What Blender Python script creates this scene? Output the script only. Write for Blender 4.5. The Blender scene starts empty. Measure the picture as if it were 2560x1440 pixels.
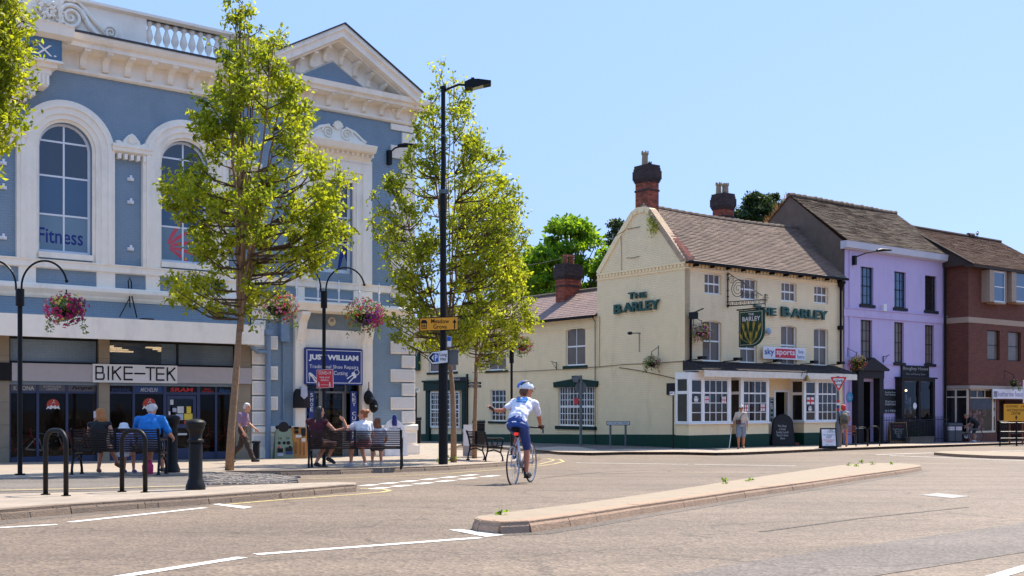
import bpy, math, random
import numpy as np
from mathutils import Vector, Matrix
SC = bpy.context.scene
C = SC.collection
R = math.radians
# ---------------------------------------------------------------- camera, light
F = 2773.0          # focal length in pixels of a 2560 px wide picture
HC = 1.75           # camera height over the far end of the street
cam_d = bpy.data.cameras.new('camera')
cam_d.sensor_width = 36.0
cam_d.lens = 36.0 * F / 2560.0
cam_d.shift_y = 295.0 / 2560.0
cam_d.clip_end = 3000
cam = bpy.data.objects.new('camera', cam_d)
C.objects.link(cam)
cam.location = (0, 0, HC)
cam.rotation_euler = (R(90), 0, 0)
SC.camera = cam
SUN_AZ, SUN_EL = 50.0, 56.0        # azimuth counted from +X towards +Y
w = bpy.data.worlds.new('World'); SC.world = w; w.use_nodes = True
nt = w.node_tree
sky = nt.nodes.new('ShaderNodeTexSky'); sky.sky_type = 'NISHITA'; sky.sun_disc = False
sky.sun_elevation = R(SUN_EL); sky.sun_rotation = R(90 - SUN_AZ)
sky.air_density = 0.8; sky.dust_density = 0.2; sky.ozone_density = 1.6
tcs = nt.nodes.new("ShaderNodeTexCoord"); mps = nt.nodes.new("ShaderNodeMapping"); mps.inputs["Location"].default_value = (0, 0, 2.9); mps.inputs["Scale"].default_value = (1, 1, 9)
nt.links.new(tcs.outputs["Generated"], mps.inputs["Vector"]); nrm_ = nt.nodes.new("ShaderNodeVectorMath"); nrm_.operation = "NORMALIZE"; nt.links.new(mps.outputs[0], nrm_.inputs[0]); nt.links.new(nrm_.outputs[0], sky.inputs["Vector"])
bg = nt.nodes['Background']
wb = nt.nodes.new("ShaderNodeVectorMath"); wb.operation = "MULTIPLY"; wb.inputs[1].default_value = (.90, .92, .88); nt.links.new(sky.outputs[0], wb.inputs[0]); nt.links.new(wb.outputs[0], bg.inputs[0]); bg.inputs[1].default_value = 0.15
sun_d = bpy.data.lights.new('sun', 'SUN'); sun_d.energy = 2.6; sun_d.angle = R(0.5); sun_d.color = (1, 0.92, 0.78)
sun = bpy.data.objects.new('sun', sun_d); C.objects.link(sun)
Ldir = Vector((math.cos(R(SUN_EL))*math.cos(R(SUN_AZ)), math.cos(R(SUN_EL))*math.sin(R(SUN_AZ)), math.sin(R(SUN_EL))))
sun.rotation_euler = Ldir.to_track_quat('Z', 'Y').to_euler()
sun.location = (20, 30, 60)
SC.view_settings.view_transform = 'Standard'; SC.view_settings.look = 'None'
SC.view_settings.exposure = 1.72; SC.view_settings.gamma = 1.0
SC.cycles.max_bounces = 6; SC.cycles.diffuse_bounces = 4; SC.cycles.glossy_bounces = 3
SC.cycles.transparent_max_bounces = 8; SC.cycles.caustics_reflective = False; SC.cycles.caustics_refractive = False

# ---------------------------------------------------------------- ground profile (pavement level under the camera height)
HT = [(-40, .6), (0, .80), (6, .92), (13.5, 1.10), (17.7, 1.19), (21.7, 1.30), (25.7, 1.41), (30, 1.53), (35, 1.64), (40, 1.67), (45, 1.69),
      (50, 1.72), (56, 1.80), (61, 1.93), (70, 2.05), (900, 2.1)]
def hh(d):
    for (a, ha), (b, hb) in zip(HT, HT[1:]):
        if d <= b: return ha + (hb - ha) * (d - a) / (b - a)
    return HT[-1][1]
def gz(d): return HC - hh(d)
def gp(px, py, dz=0.0):
    lo, hi = 3.0, 400.0
    for _ in range(50):
        m = (lo + hi) / 2
        if F * (hh(m) - dz) / m > py - 1015: lo = m
        else: hi = m
    return Vector(((px - 1280) * m / F, m, gz(m) + dz))
def wp(px, py, d): return Vector(((px - 1280) * d / F, d, HC + (1015 - py) * d / F))

# ---------------------------------------------------------------- materials
def c(r, g, b):
    f = lambda v: (v/255/12.92) if v <= 10 else ((v/255 + .055)/1.055)**2.4
    return (f(r), f(g), f(b), 1)
MATS = {}
def mat(name, col, rough=.6, metal=0, var=.12, scale=6, bump=0, bscale=40, spec=.5, kind=None, **kw):
    if name in MATS: return MATS[name]
    m = bpy.data.materials.new(name); m.use_nodes = True
    t = m.node_tree; N = t.nodes; L = t.links
    p = N['Principled BSDF']; p.inputs['Roughness'].default_value = rough; p.inputs['Metallic'].default_value = metal
    p.inputs['Specular IOR Level'].default_value = spec
    tc = N.new('ShaderNodeTexCoord')
    col = col or (.5, .5, .5, 1)
    col = tuple(col) if len(col) == 4 else tuple(col) + (1,)
    vec = tc.outputs['UV'] if kind in ('brick', 'paintbrick', 'tile', 'slab', 'plank') else tc.outputs['Object']
    nz = N.new('ShaderNodeTexNoise'); nz.inputs['Scale'].default_value = scale; nz.inputs['Detail'].default_value = 5
    nz.inputs['Roughness'].default_value = .65
    L.new(tc.outputs['Object'], nz.inputs['Vector'])
    mr = N.new('ShaderNodeMapRange'); mr.inputs[1].default_value = .25; mr.inputs[2].default_value = .75
    mr.inputs[3].default_value = 1 - var; mr.inputs[4].default_value = 1 + var
    L.new(nz.outputs['Fac'], mr.inputs[0])
    mul = N.new('ShaderNodeVectorMath'); mul.operation = 'SCALE'
    L.new(mr.outputs[0], mul.inputs['Scale'])
    src = None
    bumps = []
    if kind:
        bt = N.new('ShaderNodeTexBrick')
        L.new(vec, bt.inputs['Vector'])
        if kind == 'brick': bw, bh, mo, off = .225, .075, .006, .5
        elif kind == 'paintbrick': bw, bh, mo, off = .225, .075, .005, .5
        elif kind == 'tile': bw, bh, mo, off = kw.get('bw', .2), kw.get('bh', .11), .012, .5
        elif kind == 'slab': bw, bh, mo, off = kw.get('bw', .6), kw.get('bh', .6), .008, .5
        else: bw, bh, mo, off = 8, .14, .006, 0
        bt.inputs['Scale'].default_value = 1; bt.inputs['Brick Width'].default_value = bw; bt.inputs['Row Height'].default_value = bh
        bt.inputs['Mortar Size'].default_value = kw.get('mo', mo); bt.offset = off; bt.inputs['Mortar Smooth'].default_value = .3
        c2 = kw.get('col2', col); cm = kw.get('mortar', tuple(.6*x for x in col[:3]) + (1,))
        if kind == 'paintbrick': c2 = col; cm = tuple(.86*x for x in col[:3]) + (1,)
        bt.inputs['Color1'].default_value = col; bt.inputs['Color2'].default_value = c2; bt.inputs['Mortar'].default_value = cm
        bt.inputs['Bias'].default_value = kw.get('bias', 0)
        src = bt.outputs['Color']; bumps.append((bt.outputs['Fac'], -kw.get('bb', .5), .012))
    if src is None:
        rgb = N.new('ShaderNodeRGB'); rgb.outputs[0].default_value = col; src = rgb.outputs[0]
    if kw.get('stain'):
        s2 = N.new('ShaderNodeTexNoise'); s2.inputs['Scale'].default_value = kw.get('sscale', 1.3); s2.inputs['Detail'].default_value = 8; s2.inputs['Roughness'].default_value = .7
        mp = N.new('ShaderNodeMapping'); mp.inputs['Scale'].default_value = kw.get('sstr', (1, 1, .35)); L.new(tc.outputs['Object'], mp.inputs['Vector']); L.new(mp.outputs[0], s2.inputs['Vector'])
        m2 = N.new('ShaderNodeMapRange'); m2.inputs[1].default_value = kw.get('s0', .5); m2.inputs[2].default_value = kw.get('s1', .75); m2.inputs[4].default_value = kw['stain']
        L.new(s2.outputs['Fac'], m2.inputs[0])
        mx = N.new('ShaderNodeMix'); mx.data_type = 'RGBA'; L.new(m2.outputs[0], mx.inputs['Factor']); L.new(src, mx.inputs[6]); mx.inputs[7].default_value = kw.get('scol', (.12, .1, .08, 1))
        src = mx.outputs[2]
    L.new(src, mul.inputs[0])
    L.new(mul.outputs[0], p.inputs['Base Color'])
    prev = None
    if bump:
        n3 = N.new('ShaderNodeTexNoise'); n3.inputs['Scale'].default_value = bscale; n3.inputs['Detail'].default_value = 4
        L.new(tc.outputs['Object'], n3.inputs['Vector']); bumps.append((n3.outputs['Fac'], bump, .02))
    for o, s, dist in bumps:
        b = N.new('ShaderNodeBump'); b.inputs['Strength'].default_value = abs(s); b.invert = s < 0; b.inputs['Distance'].default_value = dist
        L.new(o, b.inputs['Height'])
        if prev: L.new(prev.outputs[0], b.inputs['Normal'])
        prev = b
    if prev: L.new(prev.outputs[0], p.inputs['Normal'])
    if kw.get('emit'):
        p.inputs['Emission Color'].default_value = col; p.inputs['Emission Strength'].default_value = kw['emit']
    MATS[name] = m
    return m
def glass_mat(name='clear_glass', tint=(.75, .8, .82, 1), refl=.55):
    if name in MATS: return MATS[name]
    m = bpy.data.materials.new(name); m.use_nodes = True; t = m.node_tree; N = t.nodes; L = t.links
    N.remove(N['Principled BSDF'])
    tr = N.new('ShaderNodeBsdfTransparent'); tr.inputs[0].default_value = tint
    gl = N.new('ShaderNodeBsdfGlossy'); gl.inputs['Roughness'].default_value = .03; gl.inputs[0].default_value = (.9, .93, 1, 1)
    fr = N.new('ShaderNodeFresnel'); fr.inputs[0].default_value = 1.5
    mt = N.new('ShaderNodeMath'); mt.operation = 'MULTIPLY'; mt.inputs[1].default_value = refl; L.new(fr.outputs[0], mt.inputs[0])
    mx = N.new('ShaderNodeMixShader'); L.new(mt.outputs[0], mx.inputs[0]); L.new(tr.outputs[0], mx.inputs[1]); L.new(gl.outputs[0], mx.inputs[2])
    L.new(mx.outputs[0], N['Material Output'].inputs[0])
    MATS[name] = m; return m
def leaf_mat(name, a, b, trans=.5, hot=None):
    if name in MATS: return MATS[name]
    m = bpy.data.materials.new(name); m.use_nodes = True; t = m.node_tree; N = t.nodes; L = t.links
    p = N['Principled BSDF']; p.inputs['Roughness'].default_value = .5; p.inputs['Specular IOR Level'].default_value = .3
    g = N.new('ShaderNodeNewGeometry'); tc = N.new('ShaderNodeTexCoord'); nz = N.new('ShaderNodeTexNoise'); nz.inputs['Scale'].default_value = 1.6
    L.new(tc.outputs['Object'], nz.inputs['Vector'])
    ad = N.new('ShaderNodeMath'); ad.operation = 'MULTIPLY_ADD'; ad.inputs[1].default_value = .38; L.new(g.outputs['Random Per Island'], ad.inputs[0])
    m2 = N.new('ShaderNodeMath'); m2.operation = 'MULTIPLY_ADD'; m2.inputs[1].default_value = 1.3; m2.inputs[2].default_value = -.4; L.new(nz.outputs['Fac'], m2.inputs[0]); L.new(m2.outputs[0], ad.inputs[2])
    cr = N.new('ShaderNodeValToRGB'); cr.color_ramp.elements[0].color = a; cr.color_ramp.elements[1].color = b; cr.color_ramp.elements[0].position = .15; cr.color_ramp.elements[1].position = .85
    if hot:
        e = cr.color_ramp.elements.new(.97); e.color = hot
    L.new(ad.outputs[0], cr.inputs[0]); L.new(cr.outputs[0], p.inputs['Base Color'])
    tl = N.new('ShaderNodeBsdfTranslucent')
    sc = N.new('ShaderNodeVectorMath'); sc.operation = 'MULTIPLY'; sc.inputs[1].default_value = (1.5, 1.45, .6); L.new(cr.outputs[0], sc.inputs[0]); L.new(sc.outputs[0], tl.inputs[0])
    mx = N.new('ShaderNodeMixShader'); mx.inputs[0].default_value = trans
    L.new(p.outputs[0], mx.inputs[1]); L.new(tl.outputs[0], mx.inputs[2]); L.new(mx.outputs[0], N['Material Output'].inputs[0])
    MATS[name] = m; return m

# ---------------------------------------------------------------- mesh builder
class MB:
    def __init__(s): s.v = []; s.f = []; s.m = []; s.cur = 0; s.M = None
    def add(s, vs, fs, mi=None):
        b = len(s.v)
        if s.M is not None: vs = [s.M @ Vector(v) for v in vs]
        s.v += [tuple(v) for v in vs]; s.f += [tuple(i + b for i in f) for f in fs]; s.m += [s.cur if mi is None else mi] * len(fs)
        return s
    def box(s, x0, x1, y0, y1, z0, z1):
        if x0 > x1: x0, x1 = x1, x0
        if y0 > y1: y0, y1 = y1, y0
        if z0 > z1: z0, z1 = z1, z0
        v = [(x, y, z) for x in (x0, x1) for y in (y0, y1) for z in (z0, z1)]
        return s.add(v, [(0, 1, 3, 2), (4, 6, 7, 5), (0, 4, 5, 1), (2, 3, 7, 6), (0, 2, 6, 4), (1, 5, 7, 3)])
    def prism_y(s, pts, y0, y1):      # polygon in XZ (counter-clockwise seen from -Y), extruded in Y
        n = len(pts); v = [(x, y0, z) for x, z in pts] + [(x, y1, z) for x, z in pts]
        return s.add(v, [tuple(range(n)), tuple(range(2*n-1, n-1, -1))] + [(i, i+n, (i+1) % n+n, (i+1) % n) for i in range(n)])
    def prism_x(s, pts, x0, x1):      # polygon in YZ
        n = len(pts); v = [(x0, y, z) for y, z in pts] + [(x1, y, z) for y, z in pts]
        return s.add(v, [tuple(range(n-1, -1, -1)), tuple(range(n, 2*n))] + [(i, (i+1) % n, (i+1) % n+n, i+n) for i in range(n)])
    def prism_z(s, pts, z0, z1):
        n = len(pts); v = [(x, y, z0) for x, y in pts] + [(x, y, z1) for x, y in pts]
        return s.add(v, [tuple(range(n-1, -1, -1)), tuple(range(n, 2*n))] + [(i, (i+1) % n, (i+1) % n+n, i+n) for i in range(n)])
    def quad(s, a, b, c_, d): return s.add([a, b, c_, d], [(0, 1, 2, 3)])
    def poly(s, pts): return s.add(pts, [tuple(range(len(pts)))])
    def tube(s, path, r, n=8, cap=True):
        path = [Vector(p) for p in path]; k = len(path)
        rs = r if isinstance(r, (list, tuple)) else [r] * k
        vs = []; up = None
        for i, p in enumerate(path):
            t = (path[min(i+1, k-1)] - path[max(i-1, 0)])
            if t.length < 1e-9: t = Vector((0, 0, 1))
            t.normalize()
            if up is None:
                up = Vector((0, 0, 1)) if abs(t.z) < .9 else Vector((1, 0, 0))
            a = up - t * up.dot(t)
            if a.length < 1e-5: a = t.orthogonal()
            a.normalize(); up = a; b = t.cross(a)
            vs += [p + (a * math.cos(2*math.pi*j/n) + b * math.sin(2*math.pi*j/n)) * rs[i] for j in range(n)]
        fs = [(i*n+j, i*n+(j+1) % n, (i+1)*n+(j+1) % n, (i+1)*n+j) for i in range(k-1) for j in range(n)]
        if cap: fs += [tuple(range(n-1, -1, -1)), tuple(range((k-1)*n, k*n))]
        return s.add(vs, fs)
    def lathe(s, prof, n=16, o=(0, 0, 0)):   # profile (r, z)
        vs = []; k = len(prof)
        for r, z in prof: vs += [(o[0] + r*math.cos(2*math.pi*j/n), o[1] + r*math.sin(2*math.pi*j/n), o[2] + z) for j in range(n)]
        fs = [(i*n+j, i*n+(j+1) % n, (i+1)*n+(j+1) % n, (i+1)*n+j) for i in range(k-1) for j in range(n)] + [tuple(range(n-1, -1, -1)), tuple(range((k-1)*n, k*n))]
        return s.add(vs, fs)
    def ball(s, o, r, n=10, sq=(1, 1, 1)):
        o = Vector(o); k = max(4, n // 2 + 1)
        vs = []
        for i in range(1, k):
            a = math.pi * i / k
            vs += [(o.x + r*sq[0]*math.sin(a)*math.cos(2*math.pi*j/n), o.y + r*sq[1]*math.sin(a)*math.sin(2*math.pi*j/n), o.z - r*sq[2]*math.cos(a)) for j in range(n)]
        m = len(vs); vs += [(o.x, o.y, o.z - r*sq[2]), (o.x, o.y, o.z + r*sq[2])]
        fs = [(i*n+j, i*n+(j+1) % n, (i+1)*n+(j+1) % n, (i+1)*n+j) for i in range(k-2) for j in range(n)]
        fs += [(m, (j+1) % n, j) for j in range(n)] + [(m+1, (k-2)*n+j, (k-2)*n+(j+1) % n) for j in range(n)]
        return s.add(vs, fs)
    def cap(s, a, b, r1, r2, n=10):      # tapered capsule
        a = Vector(a); b = Vector(b); t = b - a; l = t.length
        if l < 1e-6: return s.ball(a, r1, n)
        t.normalize(); path = []; rs = []
        for q in (-.98, -.7, -.35, 0): path.append(a + t*r1*q); rs.append(r1*math.sqrt(1-q*q))
        for q in (0, .35, .7, .98): path.append(b + t*r2*q); rs.append(r2*math.sqrt(1-q*q))
        return s.tube(path, rs, n)
    def loft(s, secs, n=14):             # secs: (centre, ax, ay) with half axes as vectors
        vs = []; k = len(secs)
        for o, a, b in secs:
            o, a, b = Vector(o), Vector(a), Vector(b)
            vs += [o + a*math.cos(2*math.pi*j/n) + b*math.sin(2*math.pi*j/n) for j in range(n)]
        fs = [(i*n+j, i*n+(j+1) % n, (i+1)*n+(j+1) % n, (i+1)*n+j) for i in range(k-1) for j in range(n)] + [tuple(range(n-1, -1, -1)), tuple(range((k-1)*n, k*n))]
        return s.add(vs, fs)
    def text(s, body, x0, x1, z0, z1, y, ext=0, off=0, shear=0, mono=False):
        cu = bpy.data.curves.new('t', 'FONT'); cu.body = body; cu.extrude = 0; cu.offset = off; cu.shear = shear; cu.align_x = 'LEFT'; cu.resolution_u = 3
        cu.space_line = .9
        if '\n' in body: cu.align_x = 'CENTER'
        o = bpy.data.objects.new('t', cu); me = o.to_mesh()
        vs = [v.co.copy() for v in me.vertices]; fs = [tuple(p.vertices) for p in me.polygons]
        o.to_mesh_clear(); bpy.data.objects.remove(o); bpy.data.curves.remove(cu)
        if not vs: return s
        ax, bx = min(v.x for v in vs), max(v.x for v in vs); ay, by = min(v.y for v in vs), max(v.y for v in vs)
        kx = (x1-x0)/max(bx-ax, 1e-6); kz = (z1-z0)/max(by-ay, 1e-6)
        P = [(x0 + (v.x-ax)*kx, z0 + (v.y-ay)*kz) for v in vs]
        s.add([(x, y, z) for x, z in P], fs)
        if ext:
            from collections import Counter
            E = Counter()
            for f in fs:
                for i in range(len(f)): E[frozenset((f[i], f[(i+1) % len(f)]))] += 1
            n = len(P); v2 = [(x, y, z) for x, z in P] + [(x, y+ext, z) for x, z in P]; f2 = []
            for f in fs:
                for i in range(len(f)):
                    a, b = f[i], f[(i+1) % len(f)]
                    if E[frozenset((a, b))] == 1: f2.append((a, a+n, b+n, b))
            s.add(v2, f2)
        return s
    def build(s, name, mats, parent=None, label=None, smooth=False, kind=None, uv=True, bevel=0):
        me = bpy.data.meshes.new(name); me.from_pydata(s.v, [], s.f)
        if not isinstance(mats, (list, tuple)): mats = [mats]
        for m in mats: me.materials.append(m)
        if len(mats) > 1: me.polygons.foreach_set('material_index', s.m)
        me.update()
        if uv and len(s.f):
            ul = me.uv_layers.new(name='UVMap'); nl = len(me.loops)
            co = np.empty(len(me.vertices)*3); me.vertices.foreach_get('co', co); co = co.reshape(-1, 3)
            li = np.empty(nl, dtype=np.int32); me.loops.foreach_get('vertex_index', li)
            nm = np.empty(len(me.polygons)*3); me.polygons.foreach_get('normal', nm); nm = nm.reshape(-1, 3)
            lt = np.empty(len(me.polygons), dtype=np.int32); me.polygons.foreach_get('loop_total', lt)
            nn = np.repeat(nm, lt, axis=0)
            ua = np.stack([-nn[:, 1], nn[:, 0], np.zeros(nl)], 1); ln = np.linalg.norm(ua, axis=1); flat = ln < 1e-3
            ua[flat] = (1, 0, 0); ln[flat] = 1; ua /= ln[:, None]
            sgn = np.where(np.abs(ua[:, 0]) > 1e-3, np.sign(ua[:, 0]), np.sign(ua[:, 1])); ua *= sgn[:, None]
            va = np.cross(nn, ua); va *= np.where(np.abs(va[:, 2]) > 1e-3, np.sign(va[:, 2]), np.sign(va[:, 1]))[:, None]
            P = co[li]; u = (P*ua).sum(1); v = (P*va).sum(1)
            ul.data.foreach_set('uv', np.stack([u, v], 1).ravel().astype(np.float32))
        if smooth: me.polygons.foreach_set('use_smooth', [True]*len(me.polygons))
        o = bpy.data.objects.new(name, me); C.objects.link(o)
        if parent is not None: o.parent = parent
        if label: o['label'] = label
        if kind: o['kind'] = kind
        if bevel:
            b = o.modifiers.new('bevel', 'BEVEL'); b.width = bevel; b.segments = 2; b.limit_method = 'ANGLE'
        return o
def tag(o, label, cat, group=None):
    o['label'] = label; o['category'] = cat
    if group: o['group'] = group
    return o
def thing(name, label, cat, loc=(0, 0, 0), rz=0, group=None):
    o = bpy.data.objects.new(name, None); C.objects.link(o); o.empty_display_size = .2
    o.location = loc; o.rotation_euler = (0, 0, rz)
    return tag(o, label, cat, group)
def dup(o, loc=None, rz=None, label=None, parent=None):
    def cp(a, par):
        b = a.copy(); C.objects.link(b); b.parent = par
        for ch in [q for q in C.objects if q.parent == a]: cp(ch, b)
        return b
    r = cp(o, parent)
    if loc is not None: r.location = loc
    if rz is not None: r.rotation_euler = (0, 0, rz)
    if label: r['label'] = label
    return r
class Frame:
    """a vertical plane: O on it, u along it (to the right seen from the street); local x = s, y = into the building, z = height over z0"""
    def __init__(s, O, vpx=None, u=None, z0=0):
        s.O = Vector((O[0], O[1]))
        if u is None: u = Vector((vpx - 1280, F)).normalized()
        s.u = Vector(u).normalized(); s.n = Vector((s.u.y, -s.u.x)); s.z0 = z0; s.rz = math.atan2(s.u.y, s.u.x)
    def s_(s, px, p=0):
        k = (px - 1280) / F; O = s.O + s.n * p
        return (k*O.y - O.x) / (s.u.x - k*s.u.y)
    def d(s, px, p=0):
        O = s.O + s.n*p; return O.y + s.u.y*s.s_(px, p)
    def z(s, px, py, p=0): return HC + (1015 - py)*s.d(px, p)/F - s.z0
    def loc(s): return (s.O.x, s.O.y, s.z0)
    def world(s, x, p, z):
        q = s.O + s.u*x + s.n*p; return Vector((q.x, q.y, z + s.z0))
    def rect(s, px0, px1, pt, pb, p=0):       # picture rectangle (top and bottom read at its middle) -> s0, s1, z0, z1
        m = (px0+px1)/2
        return s.s_(px0, p), s.s_(px1, p), s.z(m, pb, p), s.z(m, pt, p)
# ---------------------------------------------------------------- ground, roads, pavements
import bmesh
def sheet(name, polys, mats, dz, kind='structure', thick=0, label=None, side=None):
    """flat polygons (world XY) draped on the ground profile at height dz; thick > 0 also builds the kerb side down"""
    bm = bmesh.new(); bm.verts.layers.float.new('low')
    for pts in polys:
        vs = [bm.verts.new((p[0], p[1], 0)) for p in pts]
        f = bm.faces.new(vs)
        if f.normal.z < 0 or (f.normal_update() or f.normal.z < 0): f.normal_flip()
    bm.normal_update()
    top = list(bm.faces)
    if thick:
        be = [e for e in bm.edges if e.is_boundary]
        r = bmesh.ops.extrude_edge_only(bm, edges=be)
        low = set(v for v in r['geom'] if isinstance(v, bmesh.types.BMVert))
        lay = bm.verts.layers.float.get('low')
        for v in low: v[lay] = 1
    ys = [v.co.y for v in bm.verts]; y0, y1 = min(ys), max(ys)
    cuts = [a for a, _ in HT if y0 < a < y1]
    for yc in cuts:
        bmesh.ops.bisect_plane(bm, geom=bm.verts[:] + bm.edges[:] + bm.faces[:], plane_co=(0, yc, 0), plane_no=(0, 1, 0))
    lay = bm.verts.layers.float.get('low')
    for v in bm.verts:
        v.co.z = gz(v.co.y) + dz - (thick if lay and v[lay] > .5 else 0)
    bmesh.ops.triangulate(bm, faces=[f for f in bm.faces if len(f.verts) > 4])
    ul = bm.loops.layers.uv.new('UVMap')
    for f in bm.faces:
        f.normal_update()
        if abs(f.normal.z) < .3: f.material_index = 1 if side else 0
        for l in f.loops: l[ul].uv = (l.vert.co.x, l.vert.co.y) if abs(f.normal.z) >= .3 else (l.vert.co.x + l.vert.co.y, l.vert.co.z)
    me = bpy.data.meshes.new(name); bm.to_mesh(me); bm.free()
    me.materials.append(mats)
    if side: me.materials.append(side)
    o = bpy.data.objects.new(name, me); C.objects.link(o)
    if kind: o['kind'] = kind
    if label: o['label'] = label
    return o
def G2(pts, dz=0): return [gp(x, y, dz).xy for x, y in pts]

def asphalt(name, base, var=.18, warm=1.0, crack=True):
    m = bpy.data.materials.new(name); m.use_nodes = True; t = m.node_tree; N = t.nodes; L = t.links
    p = N['Principled BSDF']; p.inputs['Roughness'].default_value = .75; p.inputs['Specular IOR Level'].default_value = .5
    tc = N.new('ShaderNodeTexCoord')
    def noise(sc, det=6, ro=.6, v=None, stretch=None):
        n = N.new('ShaderNodeTexNoise'); n.inputs['Scale'].default_value = sc; n.inputs['Detail'].default_value = det; n.inputs['Roughness'].default_value = ro
        if stretch:
            mp = N.new('ShaderNodeMapping'); mp.inputs['Rotation'].default_value = (0, 0, R(-35)); mp.inputs['Scale'].default_value = stretch; L.new(tc.outputs['Object'], mp.inputs['Vector']); L.new(mp.outputs[0], n.inputs['Vector'])
        else: L.new(tc.outputs['Object'], n.inputs['Vector'])
        return n.outputs['Fac']
    def rng(o, a, b, lo, hi):
        r = N.new('ShaderNodeMapRange'); r.inputs[1].default_value = a; r.inputs[2].default_value = b; r.inputs[3].default_value = lo; r.inputs[4].default_value = hi; L.new(o, r.inputs[0]); return r.outputs[0]
    def mul(a, b):
        r = N.new('ShaderNodeMath'); r.operation = 'MULTIPLY'; L.new(a, r.inputs[0]); L.new(b, r.inputs[1]); return r.outputs[0]
    big = rng(noise(.22, 5), .3, .7, 1 - var, 1 + var)
    tyre = rng(noise(.8, 3, .5, stretch=(.12, 1.6, 1)), .35, .7, .84, 1.1)
    mid = rng(noise(5, 5), .3, .7, .88, 1.12)
    vo = N.new('ShaderNodeTexVoronoi'); vo.inputs['Scale'].default_value = 34; L.new(tc.outputs['Object'], vo.inputs['Vector'])
    grain = mul(rng(vo.outputs['Color'], 0, 1, .62, 1.4), rng(noise(9, 8, .75, stretch=(.5, 1, 1)), .56, .66, 1, .84))
    tot = mul(mul(big, tyre), mul(mid, grain))
    if crack:
        v2 = N.new('ShaderNodeTexVoronoi'); v2.feature = 'DISTANCE_TO_EDGE'; v2.inputs['Scale'].default_value = .35
        mpn = N.new('ShaderNodeVectorMath'); mpn.operation = 'ADD'
        nn = N.new('ShaderNodeTexNoise'); nn.inputs['Scale'].default_value = 1.5; nn.inputs['Detail'].default_value = 5; L.new(tc.outputs['Object'], nn.inputs['Vector'])
        L.new(tc.outputs['Object'], mpn.inputs[0]); L.new(nn.outputs['Color'], mpn.inputs[1]); L.new(mpn.outputs[0], v2.inputs['Vector'])
        tot = mul(tot, rng(v2.outputs['Distance'], 0, .014, .6, 1))
    ve = N.new('ShaderNodeVectorMath'); ve.operation = 'SCALE'; ve.inputs[0].default_value = base; L.new(tot, ve.inputs['Scale']); L.new(ve.outputs[0], p.inputs['Base Color'])
    b = N.new('ShaderNodeBump'); b.inputs['Strength'].default_value = .7; b.inputs['Distance'].default_value = .012; L.new(vo.outputs['Distance'], b.inputs['Height']); L.new(b.outputs[0], p.inputs['Normal'])
    MATS[name] = m; return m
M_ROAD = asphalt('road_asphalt', (.168, .121, .086))
M_LANE = asphalt('lane_asphalt', (.15, .124, .105), crack=False)
M_TAR = asphalt('footway_tar', (.13, .112, .10), crack=False)
M_PAVE = mat('paving', (.36, .285, .22), .8, var=.16, scale=3, bump=.3, bscale=60, kind='slab', bw=.6, bh=.45, mo=.01, mortar=(.24, .19, .15, 1), col2=(.32, .26, .205, 1), stain=.35, s0=.5, s1=.8, sstr=(1, 1, 1))
M_KERB = mat('kerb_stone', (.24, .17, .12), .85, var=.22, scale=30, bump=.8, bscale=70, kind='slab', bw=.914, bh=5, mo=.012, mortar=(.08, .06, .05, 1), col2=(.20, .145, .105, 1), stain=.4, sscale=3)
M_ISL = mat('island_concrete', (.31, .24, .17), .85, var=.14, scale=5, bump=.4, bscale=50, stain=.35, s0=.5, s1=.8, sstr=(1, 1, 1), sscale=2.5, scol=(.2, .15, .1, 1))
M_ISK = mat('island_kerb', (.36, .235, .155), .8, var=.2, scale=14, bump=.5, bscale=60, stain=.35, sscale=2)
M_WHITE_P = mat('road_white', (.78, .75, .70), .7, var=.15, scale=25, stain=.5, s0=.52, s1=.7, sscale=7, sstr=(1, 1, 1), scol=(.2, .17, .15, 1))
M_YEL_P = mat('road_yellow', (.66, .50, .20), .7, var=.15, scale=25, stain=.5, s0=.5, s1=.62, sscale=8, sstr=(1, 1, 1), scol=(.2, .17, .14, 1))

# base sheet reaching the horizon
sheet('ground', [[(-700, -40), (700, -40), (700, 899), (-700, 899)]], M_ROAD, -.10)
# large far pavement with the benches: kerb from x=565 to the rounded corner, flush further left
far_edge = [(-500, 1215), (0, 1196), (250, 1189), (430, 1186), (500, 1183), (565, 1178), (700, 1177), (850, 1174), (1000, 1169), (1120, 1165), (1240, 1158), (1300, 1153), (1335, 1147), (1350, 1141), (1340, 1136), (1300, 1133)]
fe = G2(far_edge)
back = [(-2.5, 43), (-2.2, 52), (-30, 52), (-30, 20)]
M_SIDE = M_KERB
sheet('pavement', [fe + back], M_PAVE, 0, thick=.14, side=M_KERB)
# lane beside it, level with the near footway
lane = G2([(-500, 1215), (0, 1196), (250, 1189), (430, 1186), (500, 1183), (565, 1178), (640, 1183), (735, 1195), (720, 1212), (560, 1213), (470, 1221), (240, 1227), (0, 1232), (-500, 1262)])
sheet('lane', [lane], M_LANE, -.006, thick=.08)
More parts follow.
